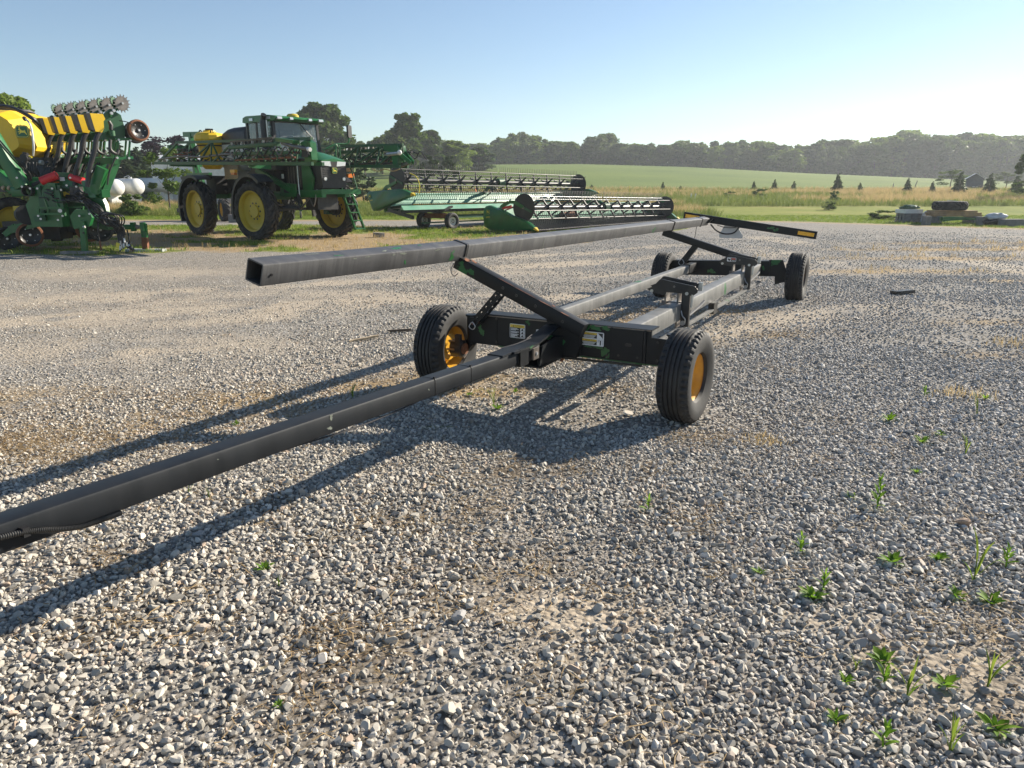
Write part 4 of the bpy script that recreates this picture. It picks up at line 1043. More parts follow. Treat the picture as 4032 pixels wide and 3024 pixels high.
edge_c = crown_broad(9, 6, .2, 34, 110, .28, "oak_leaf", 260, 1.1)
plant(4070, 600, 72, edge_c, pt, 9, "broad_tree", "dark full tree cut by the frame edge beside the shed", width=.62)
plant(3752, 668, 120, map_c, map_t, 5.2, "young_tree", "round pale green tree left of the shed, against the wood", width=1.3)
plant(3972, 672, 125, loose, lt, 12, "pale_bush", "pale bushy tree behind the shed near the wood", "tree", width=.45)
shr = crown_broad(1.6, 1.9, .02, 26, 130, .085, "shrub_leaf", 271); sht = trunk_mesh(1.4, .03, 6, 76)
for uu, vt, vb, Y, w, lab in ((520, 770, 842, 47, 1.05, "rounded shrub in the long grass in front of the tanks"), (3268, 795, 830, 56, .62, "dark shrub where the mown track meets the meadow"), (3000, 745, 800, 74, .95, "loose shrub in the middle of the meadow"), (2880, 755, 800, 76, .8, "greyish weedy shrub left of the meadow's middle shrub"), (3490, 838, 858, 42, 1.0, "low bush beside the pallet stack"), (3290, 755, 800, 66, .6, "brown twiggy shrub above the dark shrub")):
    P = px(uu, vt, Y); zb = tz(P.x, Y); h = P.z - zb
    make_tree("shrub", lab, "shrub", shr, sht, (P.x, Y, zb), w, uu, max(h, .5) / 1.6)

# ------------------------------------------------------------------ tall meadow grass
def meadow_zone(x, y):
    """1 where the meadow is left to grow, 0 on the mown track and verge"""
    w = (fbm(x * .3, y * .3, 3) - .5) * 3
    near = np.interp(x, [-60, -6, 8, 13.2, 15.0, 60], [46.5, 46.5, 46.0, 46.0, 61.0, 61.0])
    return (y > near + w * .5) & (y < 95 + w)
def scatter_meadow():
    G = [tuft_mesh(300 + i, 15, 1.0, .14, .014, "meadow_green", .45) for i in range(4)]; T = [tuft_mesh(320 + i, 17, 1.05, .15, .012, "tan_grass", .5) for i in range(4)]
    P = []
    for ya, yb, c in ((45, 62, .30), (62, 97, .45)): P.append(grid_pts(ya, yb, c, .80, 4))
    p = np.concatenate(P); p = p[meadow_zone(p[:, 0], p[:, 1])]
    n = fbm(p[:, 0] * .10 + 7, p[:, 1] * .30 + 3, 4); tan = n > .53 - .05 * ss(50, 90, p[:, 1])
    near = np.interp(p[:, 0], [-60, -6, 8, 13.2, 15.0, 60], [46.5, 46.5, 46.0, 46.0, 61.0, 61.0])
    tan &= (p[:, 1] > near + 2.2 + 3 * vnoise(p[:, 0] * .5, p[:, 1] * 0))
    tan &= ~((p[:, 0] < -8) & (n < .56))
    a = p[tan]; b = p[~tan]
    scatter_on("tall_dry_grass", a, T, .35, .78, .12); scatter_on("tall_green_grass", b, G, .30, .72, .12)
scatter_meadow()
# ------------------------------------------------------------------ yard edge things, background buildings
# white pressure tanks
def nurse_tank(u, v, Y, L, r, rz, label):
    P = px(u, v, Y); z0 = tz(P.x, Y)
    t = empty("storage_tank", (P.x, Y, z0), rz); tag(t, label, "tank", "white pressure tanks behind the yard")
    zc = 1.55
    def sh(m):
        prof = [(.001, -L / 2 - r * .55)] + [(r * math.sin(a), -L / 2 - r * .55 * math.cos(a)) for a in [R(q) for q in (20, 40, 60, 78, 90)]]
        prof = prof + [(a, -b) for a, b in reversed(prof)]
        m.lathe(prof, "tank_white", 28, Matrix.Translation((0, 0, zc)))
    one(sh, "shell", t)
    for x in (-L * .32, L * .38): one(lambda m: m.box((x, 0, (zc - r) / 2 + .06), (.5, r * 1.3, zc - r + .12), "concrete" if x < 0 else "white_paint"), "cradle", t)
    one(lambda m: m.cyl((L * .3, 0, zc + r - .03), (L * .3, 0, zc + r + .12), .16, "galvanised_steel", 14), "manhole", t)
    one(lambda m: m.lathe([(r + .006, -.02), (r + .012, -.02), (r + .012, .02), (r + .006, .02)], "white_paint", 28, Matrix.Translation((L * .28, 0, zc)), closed=True), "weld_band", t)
    one(lambda m: m.tube(bez([(L * .3, 0, zc + r + .1), (L * .3 - .2, 0, zc + r + .22), (L * .1, 0, zc + r + .1)], 6), .03, "galvanised_steel", 6), "valve_pipe", t)
    one(lambda m: m.beam((-L * .4, -r * .8, .5), (L * .4, -r * .8, .5), .08, .1, "black_steel"), "skid_rail", t)
    return t
nurse_tank(320, 780, 58.5, 4.0, .62, R(-30), "white tank half hidden behind the planter's hoses, leftmost tank")
nurse_tank(408, 778, 60.0, 4.0, .64, R(-30), "streaky white tank with its rounded end left of the leafy shrub")
nurse_tank(488, 778, 62.0, 4.0, .66, R(-30), "white tank with the brightest sunlit end, on a white block left of the maple")
nurse_tank(612, 780, 64.5, 4.2, .66, R(-30), "long grey-white tank behind the young maple's trunk")
# long white building
b = empty("white_building", (px(885, 760, 68).x, 68, tz(px(885, 760, 68).x, 68)), R(8)); tag(b, "long low white metal building behind the tanks and the sprayer", "building")
one(lambda m: m.box((0, 0, 1.75), (10, 7, 3.5), "white_paint"), "wall", b)
one(lambda m: (m.prism([(-5.2, 3.45), (-5.2, 3.6), (5.2, 3.6), (5.2, 3.45)], 7.5, "shed_roof", xz(0)), m.prism([(-3.75, 3.55), (3.75, 3.55), (0, 4.1)], 10.4, "shed_roof", Matrix(((0, 0, 1, 0), (1, 0, 0, 0), (0, 1, 0, 0), (0, 0, 0, 1))))), "roof", b)
for k in range(19): one(lambda m: m.box((-4.9 + k * .54, -3.52, 1.72), (.06, .035, 3.4), "white_paint"), "cladding_rib", b)
one(lambda m: m.box((-2.6, -3.55, 1.4), (2.6, .08, 2.8), "tarp_grey"), "roller_door", b)
b2 = empty("grey_building", (px(330, 760, 82).x, 82, tz(px(330, 760, 82).x, 82)), R(8)); tag(b2, "low grey roofed building behind the tanks, below the spruces", "building")
one(lambda m: m.box((4, 0, 1.0), (16, 5, 2.0), "shed_wall"), "wall", b2)
one(lambda m: m.prism([(-2.9, 1.95), (2.9, 1.95), (0, 2.6)], 16.8, "white_paint", Matrix(((0, 0, 1, 4), (1, 0, 0, 0), (0, 1, 0, 0), (0, 0, 0, 1)))), "roof", b2)
# little shed by the wood
P = px(3832, 745, 96); z0 = tz(P.x, 96)
s = empty("garden_shed", (P.x, 96, z0 + .18), R(-28)); s.scale = (.80, .80, .78); tag(s, "small grey shed with a pale pitched roof among the cedars", "shed")
one(lambda m: m.prism([(-1.15, 0), (1.15, 0), (1.15, 1.75), (0, 2.5), (-1.15, 1.75)], 2.6, "shed_wall", xz(0)), "wall", s)
for sx in (-1, 1):
    one(lambda m: m.beam((sx * -.05, -1.55, 2.56), (sx * 1.35, -1.55, 1.66), .05, .05, "shed_roof") and m.add([(0, -1.55, 2.58), (sx * 1.4, -1.55, 1.66), (sx * 1.4, 1.55, 1.66), (0, 1.55, 2.58), (0, -1.55, 2.50), (sx * 1.4, -1.55, 1.58), (sx * 1.4, 1.55, 1.58), (0, 1.55, 2.50)], [(0, 1, 2, 3), (4, 5, 6, 7), (0, 1, 5, 4), (3, 2, 6, 7), (1, 2, 6, 5)], "shed_roof"), "roof", s)
one(lambda m: m.box((1.165, 0, .85), (.03, .9, 1.7), "grey_wood"), "door", s)
one(lambda m: (m.beam((-.3, -1.33, .30), (1.2, -1.5, .75), .05, .1, "grey_wood"), m.beam((1.2, -1.5, .75), (1.2, -1.5, -.5), .08, .08, "grey_wood")), "rail", s)
one(lambda m: m.box((.1, -1.36, .42), (.7, .08, .09), "white_paint"), "trough", s)
for sx in (-1, 1):
    for y in (-1.2, 1.2): one(lambda m: m.box((sx * 1.05, y, -.2), (.12, .12, .5), "grey_wood"), "leg", s)
# fence posts at the foot of the field
for uu, vt, vb, Y, tilt, lab in ((3518, 722, 745, 96, 2, "upright wooden fence post left of the leaning one"), (3603, 710, 740, 96, 14, "leaning wooden fence post by the medium cedar"), (2722, 762, 790, 70, 0, "pale post standing in the tall meadow grass, left one"), (2738, 762, 790, 70, 3, "pale post standing in the tall meadow grass, right one")):
    P = px(uu, vt, Y); z0 = tz(P.x, Y)
    o = one(lambda m: (m.tube([(0, 0, -.1), (0, 0, (P.z - z0) * .6), (0, 0, P.z - z0 + (0 if Y > 80 else .0))], [.065, .06, .055], "grey_wood" if Y > 80 else "white_plastic", 8)), "fence_post", loc=(P.x, Y, z0), rot=(0, R(tilt), 0)); tag(o, lab, "fence post", "fence posts in the meadow")
# stacked rubbish along the yard edge on the right
def at_ground(u, Y): P = px(u, 800, Y); return Vector((P.x, Y, tz(P.x, Y)))
pt0 = at_ground(3590, 38.6)
t = empty("block_stack", pt0, R(6)); tag(t, "stack of grey concrete blocks on a pallet left of the big tyre", "block stack")
one(lambda m: [m.box((0, q, .09), (1.15, .10, .03), "grey_wood") for q in (-.4, 0, .4)] and [m.box((q, 0, .035), (.1, .9, .07), "grey_wood") for q in (-.5, 0, .5)], "pallet", t)
blk = one(lambda m: m.box((0, 0, 0), (.36, .19, .18), "concrete"), "block", t); blk.location = (-.39, -.32, .20)
first = True
for kz in range(2):
    for ky in range(3):
        for kx in range(3):
            if first: first = False; continue
            c = blk.copy(); COL.objects.link(c); c.location = (-.39 + .39 * kx + rt.uniform(-.012, .012), -.32 + .28 * ky, .20 + .195 * kz); c.rotation_euler[2] = rt.uniform(-.05, .05)
bx = empty("white_crate", pt0 + Vector((-.08, 0, .49)), R(10)); tag(bx, "shallow white open frame lying on the concrete blocks", "crate")
for q in (-.36, .36): one(lambda m: m.box((0, q, .10), (1.05, .05, .20), "white_paint"), "side", bx)
for q in (-.5, .5): one(lambda m: m.box((q, 0, .10), (.05, .66, .198), "white_paint"), "end", bx)
one(lambda m: m.box((0, 0, .012), (.98, .66, .02), "grey_wood"), "bottom", bx)
def crumple(name, loc, size, mat, seed, label, cat, sq=.5):
    bm = bmesh.new(); bmesh.ops.create_icosphere(bm, subdivisions=3, radius=.5)
    for v in bm.verts:
        n1 = mnoise.noise(v.co * 3.2 + Vector((seed, 0, 0))); n2 = mnoise.noise(v.co * 8 + Vector((0, seed, 0)))
        v.co *= 1 + .35 * n1 + .16 * n2; v.co.z = max(v.co.z, -.28); v.co = Vector((v.co.x * size[0], v.co.y * size[1], (v.co.z + .28) * size[2]))
    me = bpy.data.meshes.new(name); bm.to_mesh(me); bm.free(); me.materials.append(M[mat])
    o = bpy.data.objects.new(name, me); COL.objects.link(o); o.location = loc; tag(o, label, cat); return o
crumple("tarp", pt0 + Vector((.62, -.30, 0)), (.62, .5, .72), "tarp_grey", 3, "crumpled pale sheet hanging off the side of the block stack", "tarp")
crumple("green_sheet", pt0 + Vector((-.08, .0, .70)), (.95, .5, .28), "dull_green_paint", 8, "crumpled dark green and white sheet on top of the white frame", "sheet")
tp = at_ground(3714, 37.6)
ts = empty("timber_stack", tp + Vector((.55, -.1, 0)), R(-3)); tag(ts, "pile of long brown timbers lying under the big tyre", "timber")
for kz in range(3):
    for ky in range(3): one(lambda m: m.box((rt.uniform(-.05, .05) + kz * -.03, -.30 + ky * .30, .42 + .10 * kz), (2.35 if kz < 2 else 2.1, .26, .095), "timber"), "beam", ts)
for q in (-.9, .9): one(lambda m: m.box((q, 0, .20), (.25, 1.0, .38), "concrete"), "support", ts)
tt = empty("discarded_tyre_casing", tp + Vector((.30, -.1, .68)), R(20)); tag(tt, "large worn black tractor tyre lying flat on the timber pile", "tyre")
def big_tyre(m, rad, wid, mtx, mat="dark_tyre_rubber", lugs=22, rr=.62, depth=.05):
    w = wid / 2
    prof = [(rad * rr, -w * .72), (rad * (rr + .06), -w * .86), (rad * (rr + .5 * (1 - rr)), -w), (rad * .90, -w * .94), (rad * .955, -w * .78), (rad * .968, 0)]
    prof = prof + [(a, -b) for a, b in reversed(prof[:-1])]
    m.lathe(prof, mat, 48, mtx)
    for k in range(lugs):
        for sgn in (-1, 1):
            a0 = 2 * math.pi * (k + (.5 if sgn > 0 else 0)) / lugs; V = []
            for t, rl in ((0, .962), (.5, .955), (1.0, .90)):
                for da in (-.055, .055):
                    a = a0 + t * .30 + da * (1 + .4 * t)
                    for h in (rl - .02, rl + depth / rad * (1.0 if t < .9 else .75)):
                        V.append(mtx @ Vector((sgn * w * (.04 + .92 * t), rad * h * math.cos(a), rad * h * math.sin(a))))
            F = []
            for i in (0, 4): F += [(i, i + 4, i + 5, i + 1), (i + 2, i + 3, i + 7, i + 6), (i + 1, i + 5, i + 7, i + 3)]
            F += [(0, 1, 3, 2), (8, 10, 11, 9)]
            m.add(V, F, mat)
one(lambda m: big_tyre(m, .80, .44, Matrix.Translation((0, 0, .22)) @ Matrix.Rotation(R(90), 4, 'Y')), "tyre", tt)
one(lambda m: m.box((.25, .1, .455), (.8, .12, .02), "white_plastic", Euler((0, R(4), R(10)))), "strip", tt)
gp = at_ground(3800, 36.2)
g = one(lambda m: [m.beam((-1.05 + i * .36, 0, .18 + .14 * math.sin(math.pi * (i + 2) / 9)), (-1.05 + (i + 1) * .36, 0, .18 + .14 * math.sin(math.pi * (i + 3) / 9)), .30, .22 - .028 * i, "green_paint", h1=.22 - .028 * (i + 1)) for i in range(7)], "green_shield", loc=gp); tag(g, "long curved green machine shield lying in front of the timbers", "machine shield")
def block_at(u, Y, size, label, rz=0):
    P = at_ground(u, Y); mb = MB(); sx, sy, sz = size
    mb.prism(rrect(sx, sy, .02, 2), sz, "concrete", Matrix.Translation((0, 0, sz / 2))); o = mb.build("concrete_block", loc=P, rot=(0, 0, rz)); tag(o, label, "concrete block", "loose concrete blocks by the yard edge")
block_at(3658, 36.0, (.32, .3, .44), "upright pale block at the left end of the curved green shield", .3)
block_at(3873, 35.6, (.34, .3, .42), "rough block between the green shield and the tarp pile", -.2)
block_at(4000, 34.8, (1.1, .5, .34), "long low dark block at the right end of the rubbish row", .1)
tp2 = at_ground(3928, 35.4)
rs_ = crumple("rubble_heap", tp2, (1.1, .8, .55), "black_plastic", 21, "dark heap of scrap under the pale tarp", "scrap heap")
crumple("tarp", tp2 + Vector((.02, -.05, .30)), (.95, .7, .42), "tarp_grey", 14, "pale blue-grey tarp thrown over the dark scrap heap", "tarp")
# things glimpsed under the sprayer
P = at_ground(880, 40)
w = empty("parked_implement_wheel_set", P + Vector((0, 0, .62)), R(35)); tag(w, "black lugged wheel with an orange rim seen between the sprayer's left wheels", "wheel")
one(lambda m: big_tyre(m, .62, .42, Matrix(), lugs=16), "tyre", w)
one(lambda m: rim_mesh(m, .36, .36, "orange_yellow_paint", None, .4, side=-1), "rim", w)
cart = empty("grey_cart", at_ground(862, 41.5), R(10)); tag(cart, "grey flat cart behind the wheel glimpsed under the sprayer", "cart")
one(lambda m: m.box((0, 0, 1.15), (2.6, 1.4, .5), "galvanised_steel"), "box_body", cart)
for q in (-1, 1): one(lambda m: m.cyl((q * .8, -.6, .4), (q * .8, -.45, .4), .4, "dark_tyre_rubber", 18), "wheel", cart)
one(lambda m: m.box((0, 0, .62), (2.4, .8, .10), "black_steel"), "chassis", cart)
for q in (-1, 1): one(lambda m: m.box((q * .8, 0, .72), (.1, 1.0, .5), "black_steel"), "axle_stand", cart)
o = one(lambda m: m.prism(rrect(.5, .45, .02, 2), .42, "concrete", Matrix.Translation((0, 0, .21))), "concrete_block", loc=at_ground(917, 38.5)); tag(o, "square white block beside the sprayer's front right wheel", "concrete block")
rk = empty("toolbar_implement", at_ground(1215, 44), R(8)); tag(rk, "low black toolbar implement with white and green units seen under the sprayer", "implement")
one(lambda m: m.beam((-2.6, 0, .55), (2.6, 0, .55), .14, .14, "black_steel"), "toolbar", rk)
for k in range(6):
    x = -2.3 + k * .92; one(lambda m: (m.box((x, -.2, .62), (.2, .3, .34), "white_plastic" if k % 2 else "green_paint", taper=(.7, .7))), "unit", rk)
    one(lambda m: m.cyl((x - .04, -.3, .22), (x + .04, -.3, .22), .22, "dark_worn_steel", 16), "disc", rk)
    one(lambda m: m.beam((x, -.05, .55), (x, -.3, .22), .06, .06, "black_steel"), "shank", rk)
# small debris on the gravel
def debris(name, u, v, size, mat, rz, label, cat, flat=True):
    d = (v - 738) / 2795; Y = 1.8 / d / 1.037 * .985
    P = px(u, v, 10); q = Vector((0, 0, CAM_H)); dr = (P - q); tt_ = -CAM_H / dr.z; G = q + dr * tt_
    z0 = tz(G.x, G.y) + (float(fbm(G.x * .9, G.y * .9, 3)) - .5) * .035
    rs = random.Random(int(u)); L, W, H = size; mb = MB()
    pts = [(-L / 2 + L * i / 6, rs.uniform(-.12, .12) * W) for i in range(7)]
    poly = [(x, y - W / 2 * rs.uniform(.55, 1)) for x, y in pts] + [(x, y + W / 2 * rs.uniform(.55, 1)) for x, y in reversed(pts)]
    mb.prism(poly, H, mat, Matrix.Translation((0, 0, H / 2 + .012))); o = mb.build(name, loc=(G.x, G.y, z0), rot=(R(rs.uniform(-4, 4)), R(rs.uniform(-6, 6)), rz)); tag(o, label, cat); return o
debris("wood_sliver", 1432, 1340, (.36, .06, .025), "debris_wood", R(28), "pale splintered stick on the gravel left of the trailer", "stick")
debris("bark_piece", 1573, 1308, (.30, .05, .03), "bark", R(14), "dark strip of bark on the gravel by the trailer's left wheel", "bark strip")
debris("wood_block", 1492, 936, (.42, .26, .16), "grey_wood", R(10), "short weathered wood block on the dry grass near the sprayer's ladder", "wood block")
debris("dirt_clod", 3550, 1190, (.32, .22, .05), "black_steel", R(5), "dark flat clod lying on the gravel right of the trailer", "clod")
def big_stone(u, v, s, mat, label, k):
    P = px(u, v, 10); q = Vector((0, 0, CAM_H)); dr = P - q; G = q + dr * (-CAM_H / dr.z)
    o = bpy.data.objects.new("stone", stone_mesh(40 + k, mat)); COL.objects.link(o)
    o.location = (G.x, G.y, tz(G.x, G.y) + (float(fbm(G.x * .9, G.y * .9, 3)) - .5) * .035 + s * .22); o.scale = (s, s * .8, s * .75); o.rotation_euler = (.1, .1, k); tag(o, label, "stone", "larger stones lying on the gravel"); return o
simple("pale_stone", (.58, .52, .44), .85, 0, .12, 12); simple("grey_stone", (.30, .29, .28), .85, 0, .2, 12); simple("brown_stone", (.36, .26, .19), .85, 0, .2, 12)
big_stone(2470, 1640, .085, "pale_stone", "large pale rounded stone in the shade left of the trailer's right front wheel", 0)
big_stone(1812, 2442, .075, "grey_stone", "flat grey slab-like stone in the middle of the foreground gravel", 1)
big_stone(1275, 2610, .065, "pale_stone", "pinkish flat stone left of the foreground's grey slab", 2)
big_stone(3790, 2070, .085, "brown_stone", "smooth brown stone among the weeds on the right", 3)
big_stone(785, 2110, .07, "grey_stone", "grey stone at the rim of the drawbar's shadow", 4)
big_stone(560, 2120, .055, "pale_stone", "rounded cream stone just under the drawbar's shadow edge", 5)

# weeds pushing up through the gravel
def leaf_blade(L, w, mat, fold=.12):
    V = []; F = []; n = 5
    for i in range(n + 1):
        t = i / n; wd = w * math.sin(math.pi * (.12 + .86 * t)) ** .8; z = .18 * L * math.sin(t * 2.2)
        V += [(t * L, -wd, z + fold * wd), (t * L, 0, z - fold * wd * .5), (t * L, wd, z + fold * wd)]
    for i in range(n):
        a = 3 * i; F += [(a, a + 3, a + 4, a + 1), (a + 1, a + 4, a + 5, a + 2)]
    me = bpy.data.meshes.new("leaf"); me.from_pydata(V, [], F); me.materials.append(M[mat]); me.polygons.foreach_set("use_smooth", [True] * len(F)); return me
LB = [leaf_blade(1, .15, "weed_leaf"), leaf_blade(1, .035, "green_blade"), leaf_blade(1, .20, "weed_leaf")]
def weed(u, v, h, kind, label, seed):
    rs = random.Random(seed); P = px(u, v, 10); q = Vector((0, 0, CAM_H)); dr = P - q; G = q + dr * (-CAM_H / dr.z)
    z0 = tz(G.x, G.y) + (float(fbm(G.x * .9, G.y * .9, 3)) - .5) * .035
    t = empty({0: "leafy_weed", 1: "grass_weed", 2: "rosette_weed"}[kind], (G.x, G.y, z0), rs.uniform(0, 6.28)); tag(t, label, "weed", "weeds growing in the gravel")
    def leaf(z, a, L, up, me):
        o = bpy.data.objects.new("leaf", me); COL.objects.link(o); o.parent = t; o.location = (.004 * math.cos(a), .004 * math.sin(a), z)
        o.rotation_euler = Euler((rs.uniform(-.3, .3), -up, a)); o.scale = (L, L * rs.uniform(.8, 1.2), L)
    if kind == 0:
        one(lambda m: m.tube([(0, 0, -.01), (rs.uniform(-.01, .01), 0, h * .5), (rs.uniform(-.015, .015), 0, h)], [.004, .0032, .002], "weed_leaf", 6), "stem", t)
        n = max(8, int(h * 110))
        for i in range(n):
            f = (i + .5) / n; leaf(h * (.12 + .88 * f), i * 2.4 + rs.uniform(-.3, .3), (.050 - .020 * f) * rs.uniform(.8, 1.2) * (1 + h), .25 + .8 * f, LB[0])
    elif kind == 1:
        one(lambda m: m.tube([(0, 0, -.01), (0, .003, h * .3), (.006, .004, h * .55)], [.0035, .003, .0018], "green_blade", 6), "stem", t)
        for i in range(6): leaf(h * .08 * i, rs.uniform(0, 6.28), h * rs.uniform(.6, 1.0), rs.uniform(.65, 1.25), LB[1])
    else:
        one(lambda m: m.tube([(0, 0, -.01), (0, 0, h * .35)], [.004, .002], "weed_leaf", 6), "stem", t)
        for i in range(11): leaf(h * .1 * rs.random(), i * 2.4, h * rs.uniform(.7, 1.2), rs.uniform(.15, .75), LB[2] if i % 2 else LB[0])
WEEDS = [(3450, 2010, .26, 0, "tallest leafy weed with a drooping top, alone on the right gravel"), (3350, 1965, .07, 2, "little weed just left of the tallest leafy weed"), (2550, 2015, .10, 0, "bright small weed alone left of the leafy ones"), (3835, 2290, .24, 1, "tall bright grass shoot near the right edge"), (3960, 2235, .13, 0, "leafy weed beside the tall grass shoot at the right edge"), (3690, 2210, .09, 2, "yellow-green weed left of the tall grass shoot"),
         (3150, 2180, .13, 0, "yellowish weed in the middle of the right gravel"), (2990, 2262, .07, 2, "low weed left of and below the yellowish weed"), (3200, 2362, .11, 2, "spreading weed with an upright shoot, above the bare dirt"), (3510, 2225, .12, 2, "pale ferny weed in the middle of the right side"), (3240, 2330, .12, 0, "upright sprig on the spreading weed's right"), (3770, 2360, .10, 2, "dark weed below the tall grass shoot"),
         (3900, 2380, .11, 2, "grey-green weed near the lower right edge"), (3890, 2700, .26, 1, "large grass clump low on the right edge"), (3480, 2610, .14, 2, "rounded dark green weed above the lower right corner"), (3480, 2690, .12, 0, "weed right below the rounded dark one"), (3370, 2630, .11, 1, "thin pale grass shoot left of the rounded dark weed"), (3570, 2740, .22, 1, "grass shoot in the lower right, left of the large clump"), (3330, 2680, .09, 2, "small flat weed in the lower right dirt"), (3720, 2700, .14, 2, "weed between the two grass clumps at lower right"),
         (3480, 2940, .17, 0, "weed at the bottom edge with pointed leaves"), (3740, 2960, .22, 1, "sprawling grass at the bottom right corner"), (3500, 1660, .12, 2, "leafy weed on the gravel well right of the trailer wheel"), (3630, 1745, .12, 2, "weed patch behind the first right-hand weeds"), (3845, 1640, .22, 1, "grass shoot near the pale dry tuft"), (3880, 1575, .10, 2, "small dark weed right of the dry tuft"), (3640, 1560, .10, 0, "weed left of the dry tuft"), (3800, 1790, .17, 1, "grass shoot in the right gravel, further back"), (3700, 1715, .09, 2, "yellow-green flat weed in the right gravel"), (3610, 1860, .07, 2, "tiny weed right of the tallest leafy weed"), (3290, 2830, .10, 2, "weed near the bottom left of the weedy corner"), (3920, 2870, .15, 2, "weed in the extreme lower right corner"),
         (745, 1945, .08, 1, "grass sprout just below the drawbar, left one"), (825, 1960, .08, 1, "grass sprout just below the drawbar, right one"), (1040, 2245, .08, 2, "small weed in the left foreground gravel"), (1100, 2315, .07, 1, "thin weed below the small left foreground one"), (1945, 1600, .20, 1, "tall stalky weed under the trailer's drawbar end"), (1960, 1615, .10, 2, "leafy base weed at the tall stalk under the drawbar"), (1390, 1570, .16, 1, "weed in the tube's shadow left of the front wheel"), (930, 1670, .06, 2, "weed in the dry grass left of the drawbar"), (1850, 1560, .07, 2, "green weed beside the drawbar sleeve's shadow"), (2030, 1545, .07, 2, "flat weed under the bolster"), (1100, 2790, .06, 2, "dark tiny weed at the lower left centre")]
for k, (u_, v_, h_, kd, lab) in enumerate(WEEDS): weed(u_, v_, h_ * (.72 if v_ > 2500 else 1.0) * (.85 if kd == 1 else .80 if kd == 0 else .60), kd, lab, 500 + k)
for k, (u_, v_, s_, lab) in enumerate(((3790, 1560, 1.0, "pale dry grass tuft on the right gravel"), (4000, 1375, 1.3, "yellowed grass tuft at the right frame edge"), (3000, 1735, .6, "flattened dry tuft right of the trailer wheel"))):
    P = px(u_, v_, 10); q = Vector((0, 0, CAM_H)); dr = P - q; G = q + dr * (-CAM_H / dr.z)
    o = bpy.data.objects.new("dry_tuft", tuft_mesh(900 + k, 150, .10 * s_, .13 * s_, .0022, "tan_grass", .95)); COL.objects.link(o); o.location = (G.x, G.y, tz(G.x, G.y) - .005); tag(o, lab, "grass tuft")
# ------------------------------------------------------------------ self-propelled sprayer (local: X forward, Y to its left, Z up)
def axis_mtx(c, ax):
    """matrix that carries local X onto the direction ax at the point c"""
    x = Vector(ax).normalized(); y = x.orthogonal().normalized() if abs(x.z) > .9 else Vector((0, 0, 1)).cross(x).normalized(); z = x.cross(y)
    return Matrix(((x.x, y.x, z.x, c[0]), (x.y, y.y, z.y, c[1]), (x.z, y.z, z.z, c[2]), (0, 0, 0, 1)))
SP = empty("crop_sprayer", (-8.88, 26.80, .085), -R(41))
tag(SP, "tall green self-propelled crop sprayer with folded booms and yellow-rimmed wheels", "sprayer")
def sp(fn, name, parent=SP, **k): return one(fn, name, parent, **k)
def sp_wheel(x, y, steer):
    w = empty("wheel", (x, y, .95), R(90) + R(steer), SP); sd = -1 if y > 0 else 1      # local X of the wheel looks to the sprayer's left
    one(lambda m: big_tyre(m, .95, .46, Matrix(), "dark_tyre_rubber", 20, .68, .075), "tyre", w, angle=30)
    s = -sd
    # local +X = body +Y ; outer side of right wheels is -X
    r = .645; q = -1 if y < 0 else 1
    prof = [(r + .02, q * .205), (r + .02, q * .185), (r - .02, q * .175), (r - .045, q * .13), (r - .06, q * .06), (r * .62, q * .02), (r * .50, q * .045), (r * .34, q * .05), (r * .32, q * .10), (.001, q * .10)]
    one(lambda m: m.lathe(prof, "yellow_paint", 40), "rim", w)
    one(lambda m: m.lathe([(r + .02, -q * .205), (r + .02, -q * .185), (r - .03, -q * .15), (r - .05, 0), (r - .06, q * .05)], "yellow_paint", 40), "inner_rim", w)
    for k in range(10):
        a = 2 * math.pi * k / 10; one(lambda m: m.cyl((q * .04, r * .41 * math.cos(a), r * .41 * math.sin(a)), (q * .055, r * .41 * math.cos(a), r * .41 * math.sin(a)), .034, "black_steel", 10), "bolt", w)
    one(lambda m: m.cyl((q * -.16, 0, 0), (q * .02, 0, 0), .22, "black_steel", 18), "wheel_motor", w)
sp_wheel(1.85, -1.60, 7); sp_wheel(1.85, 1.60, 7); sp_wheel(-2.1, -1.60, 0); sp_wheel(-2.1, 1.60, 0)
# chassis
for y in (-.45, .45): sp(lambda m: m.beam((-3.6, y, 1.46), (4.1, y, 1.52), .16, .24, "green_paint", ch=.02), "chassis_rail")
for x in (1.85, -2.1):
    sp(lambda m: m.beam((x, -1.35, 1.42), (x, 1.35, 1.42), .22, .22, "dull_green_paint"), "axle")
    for s in (-1, 1):
        sp(lambda m: (m.beam((x, s * 1.22, 1.62), (x, s * 1.22, .78), .24, .20, "dull_green_paint", up=(1, 0, 0)), m.cyl((x, s * 1.2, .95), (x, s * 1.42, .95), .17, "black_steel", 14)), "leg")
        sp(lambda m: m.cyl((x + .22, s * 1.12, .9), (x + .2, s * 1.1, 1.6), .07, "black_steel", 10), "air_spring")
def arc_fender(x, y, a0, a1, Rr, w):
    m = MB(); n = 12; pts = [(x + Rr * math.cos(R(a0 + (a1 - a0) * i / n)), .98 + Rr * math.sin(R(a0 + (a1 - a0) * i / n))) for i in range(n + 1)]
    V = []; F = []
    for i, (a, b) in enumerate(pts):
        ang = R(a0 + (a1 - a0) * i / n); c, s_ = math.cos(ang), math.sin(ang)
        for yy in (-w / 2, w / 2):
            for dr in (0, -.035): V.append((a + c * dr, y + yy, b + s_ * dr))
        V.append((a - c * .10, y - w / 2, b - s_ * .10)); V.append((a - c * .10, y + w / 2, b - s_ * .10))
    for i in range(n):
        p, q = 6 * i, 6 * i + 6
        F += [(p, p + 2, q + 2, q), (p + 1, q + 1, q + 3, p + 3), (p, q, q + 4, p + 4), (p + 2, p + 5, q + 5, q + 2)]
    m.add(V, F, "black_plastic"); m.build("fender", SP)
